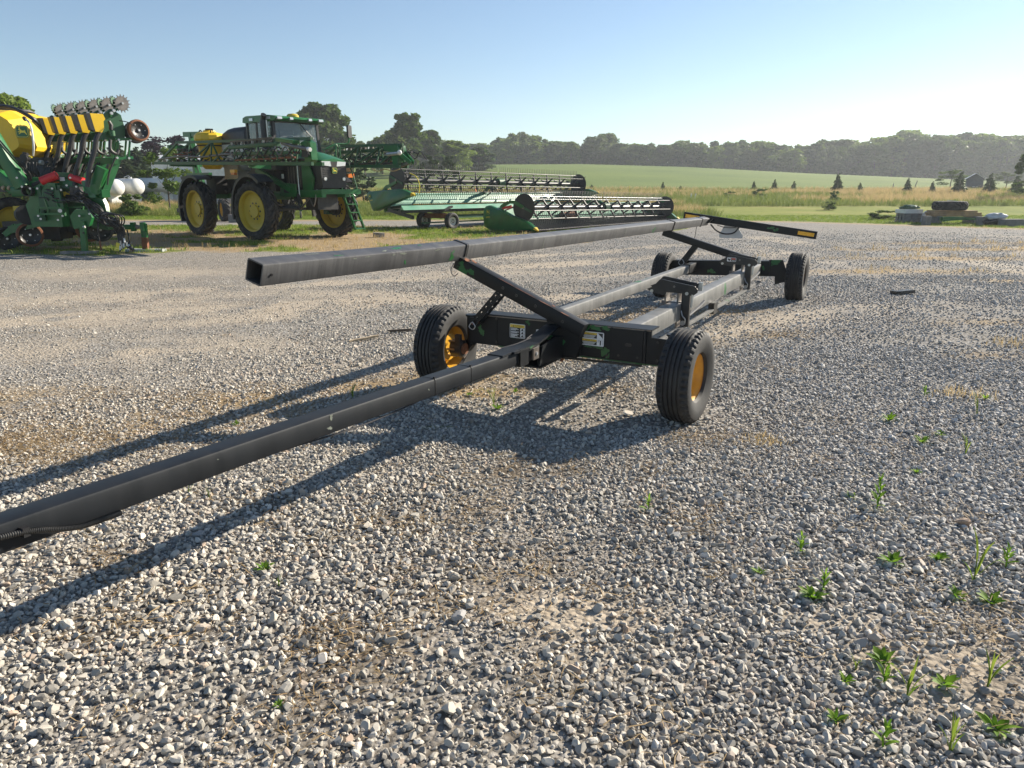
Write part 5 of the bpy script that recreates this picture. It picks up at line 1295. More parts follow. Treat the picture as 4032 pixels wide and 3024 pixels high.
for x, a0, a1 in ((1.85, 196, 52), (-2.1, 205, 62)):
    for s in (-1, 1): arc_fender(x, s * 1.58, a0, a1, 1.17, .56)
    for s in (-1, 1): sp(lambda m: m.beam((x - .55, s * 1.0, 1.5), (x - .6, s * 1.5, 1.95), .07, .07, "green_paint"), "fender_bracket")
sp(lambda m: m.box((-3.85, -1.35, .86), (.30, .5, .16), "black_plastic"), "mud_flap")
# engine and dark side panels
sp(lambda m: m.prism([(1.9, 1.62), (3.75, 1.62), (3.75, 2.55), (2.2, 2.72), (1.9, 2.5)], .84, "black_plastic", xz(0)), "engine_bay")
sp(lambda m: m.box((.55, 0, 1.95), (2.4, 1.5, .7), "black_plastic"), "engine_deck")
sp(lambda m: m.box((-2.25, -.75, 1.80), (.66, .5, .66), "black_plastic"), "battery_box")
sp(lambda m: m.box((-1.0, 0, 1.75), (1.6, 1.2, .5), "black_steel"), "pump_bay")
sp(lambda m: m.beam((1.0, -.95, 2.3), (2.7, -.72, 1.62), .14, .16, "green_paint"), "side_strut")
sp(lambda m: m.prism([(2.0, 1.42), (2.9, 1.42), (2.95, 1.82), (2.25, 1.86), (2.05, 1.72)], .06, "green_paint", xz(-.72)), "step_plate")
sp(lambda m: m.prism(rrect(.40, .20, .06), .012, "decal_black", xz(-.756) @ Matrix.Translation((2.45, 1.64, 0))), "step_hole")
sp(lambda m: m.box((2.0, -.60, 2.08), (.13, .012, .15), "decal_white"), "sticker")
sp(lambda m: m.tube([(2.95, -.62, 2.45), (2.98, -.64, 1.9), (3.03, -.66, 1.3)], .02, "bright_steel", 8), "grab_rod")
# hood
hd = MB(); secs = []
for x, w, zt, zl in ((2.05, .56, 2.96, 2.58), (2.7, .56, 2.90, 2.56), (3.3, .55, 2.80, 2.56), (3.8, .53, 2.66, 2.54), (4.10, .46, 2.58, 2.52)):
    secs.append([(x, -w, zl), (x, -w * 1.0, zl + (zt - zl) * .45), (x, -w * .86, zl + (zt - zl) * .8), (x, -w * .45, zt), (x, 0, zt + .035), (x, w * .45, zt), (x, w * .86, zl + (zt - zl) * .8), (x, w, zl + (zt - zl) * .45), (x, w, zl)])
V = [p for s in secs for p in s]; F = []
for i in range(len(secs) - 1):
    for j in range(8): a = i * 9 + j; F.append((a, a + 1, a + 10, a + 9))
F.append(tuple(range(8, -1, -1))); F.append(tuple(range(36, 45)))
hd.add(V, F, "green_paint"); hood = hd.build("hood", SP, angle=50)
gr = MB(); gr.prism([(-.46, 1.70), (.46, 1.70), (.50, 2.3), (.46, 2.52), (-.46, 2.52), (-.50, 2.3)], .30, "black_plastic", Matrix(((0, 0, 1, 3.93), (1, 0, 0, 0), (0, 1, 0, 0), (0, 0, 0, 1))))
grille = gr.build("grille", SP)
for k in range(9): one(lambda m: m.box((4.085, 0, 1.78 + k * .07), (.012, .82, .014), "black_steel"), "slat", grille)
one(lambda m: m.prism([(-.05, 2.15), (.05, 2.15), (.13, 2.52), (-.13, 2.52)], .05, "black_steel", Matrix(((0, 0, 1, 4.09), (1, 0, 0, 0), (0, 1, 0, 0), (0, 0, 0, 1)))), "centre_ridge", grille)
emblem("emblem", SP, (4.122, 0, 2.24), (0, 1, 0), (0, 0, 1), .21)
for s in (-1, 1):
    sp(lambda m: m.prism([(s * .10, 2.37), (s * .44, 2.40), (s * .47, 2.52), (s * .13, 2.53)], .06, "headlamp", Matrix(((0, 0, 1, 4.08), (1, 0, 0, 0), (0, 1, 0, 0), (0, 0, 0, 1)))), "headlamp")
    sp(lambda m: m.prism([(3.05, 1.55), (3.55, 1.55), (3.70, 2.0), (3.45, 2.45), (3.25, 2.55), (3.05, 2.55)], .05, "green_paint", xz(s * .50)), "side_panel")
    sp(lambda m: m.cyl((4.05, s * .36, 1.98), (4.12, s * .36, 1.98), .055, "headlamp", 14), "work_lamp")
sp(lambda m: m.box((3.55, .35, 1.60), (.75, 1.3, .08), "green_paint"), "front_platform")
sp(lambda m: m.beam((4.05, -.5, 1.58), (4.15, .95, 1.58), .10, .16, "green_paint"), "front_beam")
sp(lambda m: m.box((3.3, 0, 1.25), (.7, .8, .5), "black_steel"), "front_mount")
for k in range(7): sp(lambda m: m.tube(bez([(2.6 + .08 * k, -.55 - .03 * k, 1.5), (2.75 + .1 * k, -.8, 1.2 - .02 * k), (2.3 + .06 * k, -1.1, 1.05)], 6), .024, "hose_rubber", 6), "hose")
# cab
CX0, CX1, CY, CZ0, CZ1 = .45, 2.05, .86, 2.35, 3.84
sp(lambda m: m.box(((CX0 + CX1) / 2, 0, 2.42), (CX1 - CX0, CY * 2, .30), "black_plastic"), "cab_floor")
pil = [(CX0, -CY), (CX0, CY), (CX1, -CY), (CX1, CY), (1.05, -CY), (1.05, CY)]
for x, y in pil: sp(lambda m: m.beam((x + (.07 if x > 1.5 else 0), y, 2.5), (x, y * .97, CZ1), .09 if x != 1.05 else .05, .10, "black_plastic", up=(1, 0, 0)), "cab_pillar")
sp(lambda m: m.add([(CX1 + .11, -CY + .05, 2.55), (CX1 + .17, 0, 2.55), (CX1 + .11, CY - .05, 2.55), (CX1 + .02, -CY + .05, CZ1), (CX1 + .08, 0, CZ1), (CX1 + .02, CY - .05, CZ1)] + [(CX1 + .10, -CY + .05, 2.55), (CX1 + .16, 0, 2.55), (CX1 + .10, CY - .05, 2.55), (CX1 + .01, -CY + .05, CZ1), (CX1 + .07, 0, CZ1), (CX1 + .01, CY - .05, CZ1)], [(0, 1, 4, 3), (1, 2, 5, 4), (6, 9, 10, 7), (7, 10, 11, 8)], "cab_glass"), "windscreen")
for s in (-1, 1):
    sp(lambda m: m.box(((CX0 + CX1) / 2, s * (CY - .015), 3.2), (CX1 - CX0 - .12, .008, 1.25), "cab_glass"), "side_window")
sp(lambda m: m.box((CX0 + .01, 0, 3.25), (.008, CY * 2 - .14, 1.1), "cab_glass"), "rear_window")
rf = MB(); rf.prism([(.30, 3.86), (.42, 3.83), (2.25, 3.83), (2.42, 3.90), (2.36, 3.97), (1.9, 4.02), (.55, 4.05), (.34, 4.0)], 1.86, "green_paint", xz(0)); roof = rf.build("cab_roof", SP)
sp(lambda m: m.box((1.3, 0, 3.815), (1.7, 1.62, .05), "black_plastic"), "roof_lining")
for y in (-.80, -.36, .36, .78): one(lambda m: m.box((2.40, y, 3.90), (.09, .17 if abs(y) > .5 else .12, .075), "headlamp", Euler((0, R(-14), 0))), "roof_lamp", roof)
one(lambda m: m.box((.9, -.945, 3.92), (.22, .03, .085), "headlamp"), "roof_lamp", roof); one(lambda m: m.box((1.95, -.945, 3.92), (.26, .03, .085), "headlamp"), "roof_lamp", roof)
one(lambda m: m.lathe([(.20, 0), (.20, .05), (.15, .10), (.001, .12)], "yellow_paint", 18, Matrix.Translation((1.95, 0, 4.0)) @ Matrix.Rotation(R(-90), 4, 'Y')), "receiver_dome", roof)
seat = empty("driver_seat", (.95, 0, 2.58), 0, SP)
one(lambda m: m.box((0, 0, .28), (.5, .52, .14), "dark_fabric"), "cushion", seat); one(lambda m: m.prism([(-.30, .3), (-.16, .3), (-.26, .95), (-.36, .95)], .46, "dark_fabric", xz(0)), "backrest", seat)
one(lambda m: m.box((0, 0, .08), (.35, .35, .3), "black_plastic"), "pedestal", seat)
sp(lambda m: (m.beam((1.75, 0, 2.5), (1.58, 0, 3.12), .08, .08, "black_plastic"), m.tube([(1.55 + .03 * math.sin(a), .19 * math.cos(a), 3.15 + .17 * math.sin(a)) for a in [k * math.pi / 8 for k in range(16)]], .014, "black_plastic", 6, True)), "steering_wheel")
sp(lambda m: m.tube(bez([(CX1 + .12, .10, 3.80), (CX1 + .16, .32, 3.55), (CX1 + .17, .58, 3.32)], 5), .018, "black_plastic", 6), "wiper")
ex = MB(); ex.tube([(1.78, -1.02, 2.55), (1.78, -1.02, 3.80), (1.80, -1.03, 3.90), (1.90, -1.05, 4.02)], [.105, .105, .08, .085], "black_steel", 14); exo = ex.build("exhaust", SP)
one(lambda m: m.cyl((1.95, -1.0, 3.2), (1.95, -1.0, 3.85), .022, "bright_steel", 8), "exhaust_rod", exo)
sp(lambda m: m.tube(bez([(1.3, -.95, 3.24), (1.75, -.98, 3.32), (2.1, -.98, 3.36)], 6), .018, "green_paint", 6), "hand_rail")
# tanks
tk = MB()
def tank_secs(zs, mat, ch=.18):
    V = []; F = []
    for z, x0, x1, w in zs:
        for x, y in ((x0 + ch, -w), (x1 - ch, -w), (x1, -w + ch), (x1, w - ch), (x1 - ch, w), (x0 + ch, w), (x0, w - ch), (x0, -w + ch)): V.append((x, y, z))
    k = len(zs)
    for i in range(k - 1):
        for j in range(8): a = i * 8 + j; b = i * 8 + (j + 1) % 8; F.append((a, b, b + 8, a + 8))
    F += [tuple(range(7, -1, -1)), tuple(range(8 * (k - 1), 8 * k))]
    return V, F, mat
tk.add(*tank_secs([(2.2, -1.25, -.55, .42), (2.35, -1.35, -.45, .55), (2.75, -1.6, .15, .82), (3.22, -1.6, .35, .86)], "white_plastic")); tk.build("solution_tank", SP)
tb_ = MB(); tb_.add(*tank_secs([(3.20, -1.55, .40, .88), (3.55, -1.45, .42, .88), (3.70, -1.15, .42, .80), (3.76, -.9, .40, .70)], "black_plastic")); bt_ = tb_.build("tank_cover", SP)
one(lambda m: m.lathe([(.27, 0), (.27, .05), (.20, .09), (.001, .10)], "black_plastic", 18, Matrix.Translation((-.15, -.2, 3.755)) @ Matrix.Rotation(R(-90), 4, 'Y')), "tank_lid", bt_)
yt = MB(); prof = [(.001, 0), (.26, .0), (.36, .10), (.40, .35), (.42, .75), (.50, .92), (.54, 1.02), (.53, 1.16), (.45, 1.24), (.22, 1.29), (.20, 1.34), (.001, 1.35)]
yt.lathe(prof, "yellow_plastic", 12, Matrix.Translation((-1.87, -1.05, 2.36)) @ Matrix.Rotation(R(-90), 4, 'Y')); yo = yt.build("rinse_tank", SP, angle=20)
one(lambda m: m.lathe([(.13, 0), (.13, .06), (.001, .07)], "black_plastic", 14, Matrix.Translation((-1.87, -1.05, 3.70)) @ Matrix.Rotation(R(-90), 4, 'Y')), "cap", yo)
one(lambda m: m.lathe([(.475, -.02), (.49, 0), (.475, .02)], "black_plastic", 12, Matrix.Translation((-1.87, -1.05, 3.17)) @ Matrix.Rotation(R(-90), 4, 'Y')), "tank_strap", yo)
for x in (-2.30, -1.42): one(lambda m: m.tube(bez([(x + (.10 if x < -2 else -.05), -1.1, 3.55), (x, -1.15, 3.72), (x - .06, -1.2, 3.6), (x - .05, -1.15, 3.3)], 6), .022, "hose_rubber", 6), "hose", yo)
sp(lambda m: m.box((-1.15, -.72, 2.26), (.95, .06, .5), "debris_wood"), "side_guard")
# boom carrier at the rear
for y in (-.7, .7):
    sp(lambda m: m.beam((-3.9, y, 1.7), (-4.0, y, 3.72), .16, .18, "green_paint", up=(1, 0, 0)), "mast")
    sp(lambda m: m.beam((-3.3, y, 1.6), (-4.0, y, 3.0), .10, .12, "green_paint", up=(1, 0, 0)), "lift_arm")
    sp(lambda m: m.beam((-4.55, y, 3.70), (-3.35, y, 3.66), .12, .18, "green_paint"), "carrier_arm")
for z in (2.55, 3.2): sp(lambda m: m.beam((-4.1, -1.6, z), (-4.1, 1.6, z), .12, .12, "green_paint"), "carrier_beam")
for k in range(6): sp(lambda m: m.tube(bez([(-3.6, -.6 + .1 * k, 3.5), (-3.3 - .1 * k, -.9, 3.2 - .08 * k), (-3.9, -1.3, 2.9 - .05 * k), (-3.2, -1.5, 2.6)], 7), .025, "hose_rubber", 6), "hose")
sp(lambda m: m.beam((-3.9, -1.2, 2.06), (-2.0, -1.2, 2.10), .30, .12, "black_plastic"), "hose_tray")
sp(lambda m: m.beam((-4.2, -.9, 2.2), (-2.4, -.9, 2.2), .12, .10, "green_paint"), "carrier_rail")
# folded booms: triangular trusses along each side
def boom(s):
    b = empty("boom", (0, s * 1.98, 0), 0, SP)
    x1 = 6.0 if s < 0 else 5.35
    def pt(x): f = (x + 4.2) / 10.2; return 2.60 - .23 * f, (3.27 if x > -3 else 3.22) - .022 * (x + 2.5)
    one(lambda m: m.beam((-4.25, s * .10, pt(-4.2)[0]), (x1, s * .10, pt(x1)[0]), .085, .10, "dull_green_paint"), "chord", b)
    one(lambda m: m.beam((-4.25, -s * .26, pt(-4.2)[0]), (x1, -s * .26, pt(x1)[0]), .085, .10, "dull_green_paint"), "chord", b)
    one(lambda m: m.beam((-2.55, 0, pt(-2.5)[1]), (x1 - .1, 0, pt(x1)[1] - .02), .085, .085, "dull_green_paint"), "chord", b)
    xs = [-3.3, -1.55, .05, 1.6, 2.9, 4.1, 5.2]
    for i, x in enumerate(xs):
        if x > x1: break
        zb, zt = pt(x); xt = max(x, -2.4)
        for yy in (s * .10, -s * .26):
            if x > -3: one(lambda m: m.beam((x, yy, zb), (x, 0, zt), .045, .045, "dull_green_paint", up=(1, 0, 0)), "upright", b)
            if i + 1 < len(xs) and xs[i + 1] <= x1: one(lambda m: m.beam((x + .04, yy, zb), (max(xs[i + 1] - .04, -1.55), 0, pt(xs[i + 1])[1] - .03), .05, .05, "dull_green_paint", up=(0, 1, 0)), "diagonal", b)
    one(lambda m: m.beam((-4.2, 0, 2.62), (-2.5, 0, 3.25), .06, .07, "dull_green_paint"), "diagonal", b)
    one(lambda m: m.tube(bez([(-3.9, s * .12, 2.72), (-2, s * .13, 2.78), (-.5, s * .12, 2.72), (1.2, s * .12, 2.76), (3, s * .12, 2.68), (5, s * .1, 2.62)], 8), .032, "dark_worn_steel", 8), "spray_pipe", b)
    one(lambda m: m.tube([(-3.9, s * .02, 2.60), (x1 - .2, s * .02, 2.50)], .035, "black_plastic", 8), "spray_line", b)
    for k in range(17): one(lambda m: (m.box((-3.6 + .52 * k, s * .03, 2.655 - .011 * k), (.07, .07, .11), "black_plastic")), "nozzle_body", b)
    # outer wing section folded back on top of the inner one
    one(lambda m: m.beam((1.55, s * .18, 2.95), (4.4, s * .16, 2.97), .12, .11, "dull_green_paint", ch=.015), "outer_chord", b)
    one(lambda m: m.beam((1.7, s * .2, 3.12), (4.2, s * .2, 3.14), .06, .06, "black_steel"), "outer_chord", b)
    for k in range(12):
        x = 1.75 + .21 * k
        one(lambda m: m.beam((x, s * .18, 2.99), (x + (.12 if k % 2 else -.02), s * .2, 3.13), .035, .035, "dark_worn_steel", up=(0, 1, 0)), "outer_brace", b)
        one(lambda m: m.box((x + .08, s * .24, 3.06), (.05, .06, .08), "galvanised_steel" if k % 3 == 0 else "black_plastic"), "nozzle_body", b)
    one(lambda m: m.beam((1.9, s * .22, 2.76), (5.2, s * .2, 2.70), .09, .09, "dull_green_paint"), "outer_chord", b)
    one(lambda m: m.beam((1.9, s * .22, 2.55), (5.3, s * .2, 2.56), .05, .05, "rusty_steel"), "outer_pipe", b)
    for k in range(9): one(lambda m: m.beam((2.0 + .38 * k, s * .22, 2.74), (2.18 + .38 * k, s * .22, 2.48), .04, .04, "dull_green_paint", up=(0, 1, 0)), "outer_brace", b)
    for k in range(9): one(lambda m: m.tube(bez([(1.6 + .45 * k, s * .25, 2.9 - .3 * (k % 2)), (1.9 + .45 * k, s * .28, 2.64), (2.2 + .45 * k, s * .25, 2.86), (2.5 + .45 * k, s * .25, 2.6 + .2 * (k % 2))], 5), .020, "hose_rubber" if k % 3 else "dark_worn_steel", 6), "hose", b)
    rb_ = random.Random(9 + s)
    for k in range(16):
        x = rb_.uniform(-3.2, 4.6); z = rb_.uniform(2.62, 2.98); L_ = rb_.uniform(.5, 1.3)
        one(lambda m: m.tube(bez([(x, s * rb_.uniform(-.2, .2), z), (x + L_ * .4, s * rb_.uniform(-.1, .2), z - rb_.uniform(-.1, .16)), (x + L_, s * rb_.uniform(-.2, .2), z + rb_.uniform(-.12, .12))], 5), rb_.uniform(.016, .034), rb_.choice(["hose_rubber", "hose_rubber", "dark_worn_steel", "black_plastic", "rusty_steel"]), 6), "hose", b)
    if s < 0:
        one(lambda m: m.prism([(5.45, 2.96), (5.75, 3.03), (5.95, 2.95), (5.98, 2.48), (5.85, 2.38), (5.62, 2.42), (5.60, 2.72)], .20, "green_paint", xz(0)), "end_bracket", b)
        one(lambda m: m.prism([(5.60, 2.55), (5.92, 2.55), (5.92, 2.80), (5.66, 2.80)], .02, "black_plastic", xz(-.18)), "end_recess", b)
        one(lambda m: m.beam((4.5, -.2, 3.08), (5.4, -.2, 2.98), .22, .10, "green_paint"), "hinge_plate", b)
        one(lambda m: m.tube([(4.7, -.22, 2.98), (5.3, -.24, 2.86), (6.05, -.25, 2.76)], [.05, .055, .05], "dark_worn_steel", 10), "cylinder", b)
        one(lambda m: m.cyl((6.05, -.25, 2.76), (6.16, -.25, 2.745), .06, "white_paint", 10), "cylinder_end", b)
    else:
        one(lambda m: m.prism([(4.45, 3.06), (5.15, 3.06), (5.2, 2.9), (5.12, 2.36), (4.9, 2.36), (4.85, 2.85), (4.45, 2.95)], .36, "green_paint", xz(0)), "end_bracket", b)
        one(lambda m: m.cyl((4.75, -.28, 2.78), (5.35, -.28, 2.80), .055, "bright_steel", 10), "cylinder", b)
        one(lambda m: m.sphere((5.38, -.28, 2.82), .085, "white_plastic", 10, 8), "cylinder_end", b)
        for y in (-.15, .15): one(lambda m: m.beam((5.15, y, 2.85), (5.66, y * .4, 2.50), .05, .12, "green_paint"), "tip_plate", b)
        one(lambda m: m.beam((5.1, 0, 2.40), (5.6, 0, 2.52), .12, .08, "dark_worn_steel"), "tip_hook", b)
        one(lambda m: m.tube(bez([(3.3, .2, 2.34), (3.6, .22, 2.27), (4.0, .2, 2.33), (4.4, .22, 2.26), (4.8, .2, 2.32)], 6), .018, "debris_wood", 6), "hose", b)
    return b
boom(-1); boom(1)
sp(lambda m: m.beam((2.2, -1.15, 2.35), (2.2, -1.9, 2.38), .10, .12, "green_paint"), "boom_rest"); sp(lambda m: m.beam((2.2, 1.0, 2.35), (2.2, 1.9, 2.38), .10, .12, "green_paint"), "boom_rest")
# lamps, ladder, rails, mirror
sp(lambda m: m.box((.95, -1.78, 2.24), (.30, .10, .10), "amber_reflector"), "marker_lamp"); sp(lambda m: m.box((.95, -1.78, 2.155), (.22, .10, .07), "orange_plastic"), "marker_lamp")
sp(lambda m: m.box((2.6, 1.75, 2.12), (.10, .26, .13), "orange_plastic"), "marker_lamp"); sp(lambda m: m.box((2.45, 1.75, 2.32), (.10, .34, .12), "debris_wood"), "marker_bracket")
lad = empty("ladder", (3.0, 0, 0), 0, SP)
for a, b in (((0, 1.05, 1.62), (0, 1.53, .26)), ((0, 1.40, 1.64), (0, 1.93, .25))): one(lambda m: m.beam(a, b, .10, .045, "green_paint", up=(0, 1, 0)), "rail", lad)
for k in range(5):
    f = .14 + .21 * k; one(lambda m: m.box((0, (1.05 + .48 * f + 1.40 + .53 * f) / 2, 1.62 - 1.36 * f), (.16, .40, .035), "green_paint"), "rung", lad)
sp(lambda m: m.tube(bez([(2.9, .98, 1.65), (2.9, .98, 3.02), (2.9, 1.06, 3.06), (2.9, 1.14, 3.0), (2.9, 1.14, 1.65)], 5), .022, "green_paint", 8), "hand_rail")
sp(lambda m: m.tube(bez([(2.9, 1.36, 2.75), (2.95, 1.5, 2.4), (3.0, 1.68, 1.75), (3.0, 1.72, 1.5), (3.0, 1.62, 1.42), (3.0, 1.5, 1.5), (2.98, 1.42, 1.66)], 6), .022, "green_paint", 8), "hand_rail")
sp(lambda m: m.box((2.7, 1.2, 1.60), (.9, .55, .05), "black_steel"), "deck_plate")
for x in (1.6, 2.3): sp(lambda m: m.cyl((x, 1.4, 2.4), (x, 1.4, 3.05), .02, "green_paint", 8), "rail_post")
sp(lambda m: m.cyl((1.5, 1.4, 3.03), (2.9, 1.35, 3.03), .02, "green_paint", 8), "hand_rail")
sp(lambda m: m.tube(bez([(2.3, 1.0, 3.02), (2.35, 1.4, 3.18), (2.4, 1.85, 3.22), (2.42, 1.93, 3.45)], 6), .028, "green_paint", 8), "mirror_arm")
sp(lambda m: m.prism(rrect(.19, .42, .05), .08, "black_plastic", Matrix(((0, .0, 1, 2.42), (1, 0, 0, 1.94), (0, 1, 0, 3.62), (0, 0, 0, 1))) @ Matrix.Rotation(R(12), 4, 'Y')), "mirror")

rc = random.Random(31)
for k in range(14):
    x = rc.uniform(-1.6, 3.4); y = rc.uniform(-.9, -.35); z = rc.uniform(1.25, 2.1)
    sp(lambda m: m.tube(bez([(x, y, z), (x + rc.uniform(.1, .5), y - .1, z - rc.uniform(.0, .35)), (x + rc.uniform(.3, .9), y, z - rc.uniform(-.2, .3))], 5), rc.uniform(.018, .035), rc.choice(["hose_rubber", "dark_worn_steel", "hose_rubber"]), 6), "hose")
for x, z in ((.3, 1.75), (.75, 1.72), (1.2, 1.9)): sp(lambda m: m.box((x, -.80, z), (.30, .12, .36), "black_steel"), "access_panel")
sp(lambda m: m.box((2.55, -.47, 2.05), (.9, .03, .7), "black_steel"), "engine_screen")
for k in range(5): sp(lambda m: m.box((2.2 + .17 * k, -.49, 2.05), (.02, .02, .66), "dark_worn_steel"), "screen_rib")
sp(lambda m: m.box((1.5, 0, .98), (.1, 2.2, .1), "black_steel"), "tie_bar")
# ------------------------------------------------------------------ wide grain heads (local: X along the head from its left end, -Y forward, Z up)
def grain_head(name, label, loc, rz, lift, far):
    H = empty(name, loc, rz); tag(H, label, "grain head"); W = 12.75; L = lift
    base = empty
    # end shields
    if not far: poly = [(1.98, .20), (2.02, .62), (1.97, .92), (1.86, 1.03), (1.68, 1.07), (1.45, 1.0), (1.21, .92), (1.08, .93), (.67, .76), (.43, .66), (-.10, .52), (-.42, .40), (-.78, .14), (-.74, .09), (-.40, .12), (.4, .06), (1.62, .04)]
    else: poly = [(1.96, 1.50), (1.62, .86), (1.52, .78), (1.21, .79), (.05, 1.13), (-1.05, 1.42), (-1.30, 1.45), (-1.30, 1.53), (-.65, 1.71), (-.3, 1.73), (.54, 1.69), (1.8, 1.62)]
    YZ = Matrix(((0, 0, 1, 0), (1, 0, 0, 0), (0, 1, 0, 0), (0, 0, 0, 1)))
    cen = (sum(p[0] for p in poly) / len(poly), sum(p[1] for p in poly) / len(poly))
    for x, s in ((-.17, -1), (W + .25, 1)):
        mb = MB(); k = len(poly); inn = [(cen[0] + (a - cen[0]) * .90, cen[1] + (b - cen[1]) * .86) for a, b in poly]
        rings = [(inn, s * .11), (poly, s * .055), (poly, -s * .12)]
        V = [(x + d, a, b) for pl, d in rings for a, b in pl]; F = [tuple(range(k)), tuple(range(2 * k, 3 * k))]
        for i in range(2): F += [(i * k + j, i * k + (j + 1) % k, (i + 1) * k + (j + 1) % k, (i + 1) * k + j) for j in range(k)]
        mb.add(V, F, "green_paint"); sh = mb.build("end_shield", H, angle=40)
        tp = (-.84, .10) if not far else (-1.34, 1.49)
        one(lambda m: m.beam((x, tp[0] + .16, tp[1] + (.10 if not far else .02)), (x, tp[0], tp[1]), .20, .16 if far else .10, "yellow_paint", w1=.08, h1=.05), "shield_tip", sh)
        if s < 0:
            if not far:
                emblem("emblem", sh, (x - .128, 1.70, .80), (0, -1, 0), (0, 0, 1), .20)
                mb = MB(); text_into(mb, "640D", .105, plane_mtx((x - .128, 1.70, .585), (0, -1, 0), (0, 0, 1)), "logo_yellow"); mb.build("lettering", sh)
            else:
                emblem("emblem", sh, (x - .128, 1.66, 1.42), (0, -1, .15), (0, .15, 1), .17)
                mb = MB(); text_into(mb, "640D", .085, plane_mtx((x - .128, 1.54, 1.24), (0, -1, .15), (0, .15, 1)), "logo_yellow"); mb.build("lettering", sh)
    # back sheet, frame tube and belts
    one(lambda m: m.add([(0, 1.02, .42 + L), (W, 1.02, .42 + L), (W, 1.16, .98 + L), (0, 1.16, .98 + L), (0, 1.08, .42 + L), (W, 1.08, .42 + L), (W, 1.22, .98 + L), (0, 1.22, .98 + L)], [(0, 1, 2, 3), (4, 7, 6, 5), (3, 2, 6, 7), (0, 4, 5, 1)], "pale_green_panel"), "back_sheet", H)
    one(lambda m: m.beam((0, 1.22, .99 + L), (W, 1.22, .99 + L), .16, .12, "pale_green_panel", ch=.02), "top_tube", H)
    one(lambda m: m.beam((0, 1.2, .32 + L), (W, 1.2, .32 + L), .2, .2, "green_paint"), "lower_tube", H)
    one(lambda m: m.add([(0, -.62, .12 + L), (W, -.62, .12 + L), (W, 1.0, .40 + L), (0, 1.0, .40 + L), (0, -.62, .06 + L), (W, -.62, .06 + L), (W, 1.0, .30 + L), (0, 1.0, .30 + L)], [(0, 1, 2, 3), (4, 7, 6, 5), (0, 4, 5, 1), (2, 6, 7, 3)], "pale_green_panel" if far else "black_plastic"), "deck", H)
    nc = 60; mb = MB()
    for k in range(nc): x = .1 + (W - .2) * k / (nc - 1); mb.beam((x, -.58, .135 + L), (x, .98, .405 + L), .03, .03, "black_plastic" if not far else "dull_green_paint")
    o = mb.build("belt_cleats", H); o["kind"] = "stuff"
    one(lambda m: m.beam((0, -.70, .10 + L), (W, -.70, .10 + L), .14, .05, "rusty_steel" if far else "dark_worn_steel"), "cutter_bar", H)
    if far: one(lambda m: m.beam((0, -.78, .10 + L), (W, -.78, .10 + L), .03, .035, "yellow_paint"), "guard_strip", H)
    mb = MB(); ng = 110
    for k in range(ng): x = .06 + (W - .12) * k / (ng - 1); mb.prism([(-.025, 0), (.025, 0), (0, -.13)], .03, "black_steel", Matrix.Translation((x, -.74, .10 + L)))
    o = mb.build("knife_guards", H); o["kind"] = "stuff"
    # reel
    reel = empty("reel", (0, 0, 1.0 if not far else 2.11), 0, H); reel.rotation_euler = (0, R(1.0 if not far else .7), 0); Rr = .47
    for x0, x1 in ((0, W * .495), (W * .515, W)): one(lambda m: m.cyl((x0, 0, 0), (x1, 0, 0), .095, "black_steel", 16), "centre_tube", reel)
    one(lambda m: m.cyl((W * .49, 0, 0), (W * .52, 0, 0), .2, "dull_green_paint", 14), "centre_coupling", reel)
    a0 = 82 if far else 74; nb = 6
    for x in (-.03, W + .03):
        one(lambda m: m.lathe([(.001, -.02), (.54, -.02), (.56, 0), (.54, .02), (.001, .02)], "black_plastic", 32, Matrix.Translation((x, 0, 0))), "end_disc", reel)
        sx = -1 if x < 1 else 1
        one(lambda m: m.beam((x + sx * .035, .45, .17), (x + sx * .035, -.42, -.16), .03, .10, "dull_green_paint"), "disc_arm", reel)
        one(lambda m: m.cyl((x, 0, 0), (x + sx * .07, 0, 0), .06, "dark_worn_steel", 12), "hub", reel)
    ns = 12
    for i in range(ns):
        x = W * (i + .5) / ns
        mb = MB(); mb.cyl((x - .04, 0, 0), (x + .04, 0, 0), .125, "black_steel", 12)
        for b in range(nb):
            a = R(a0 + 60 * b); c, s = math.cos(a), math.sin(a); dx = .26 if far is False else .0
            mb.beam((x, c * .09, s * .09), (x + (dx if b % 2 else -dx), c * Rr, s * Rr), .10, .05, "black_steel", up=(1, 0, 0), w1=.045, h1=.035)
        mb.build("spider", reel)
    for b in range(nb):
        a = R(a0 + 60 * b); c, s = math.cos(a), math.sin(a)
        for x0, x1 in ((.02, W * .5 - .06), (W * .5 + .06, W - .02)):
            bt = one(lambda m: m.cyl((x0, c * Rr, s * Rr), (x1, c * Rr, s * Rr), .022, "galvanised_steel" if (not far and b in (0, 1)) else "black_steel", 8), "bat", reel)
            mb = MB(); n = 46
            td = a if s > -.2 else R(-90 + (20 if c > 0 else -20))
            for k in range(n):
                x = x0 + .05 + (x1 - x0 - .1) * k / (n - 1); p = [Vector((x, c * Rr, s * Rr)), Vector((x, c * Rr + math.cos(td + .25) * .11, s * Rr + math.sin(td + .25) * .11)), Vector((x, c * Rr + math.cos(td + .12) * .27, s * Rr + math.sin(td + .12) * .27))]
                mb.tube(p, [.015, .013, .009], "black_steel", 3)
            o = mb.build("tines", reel); o["kind"] = "stuff"
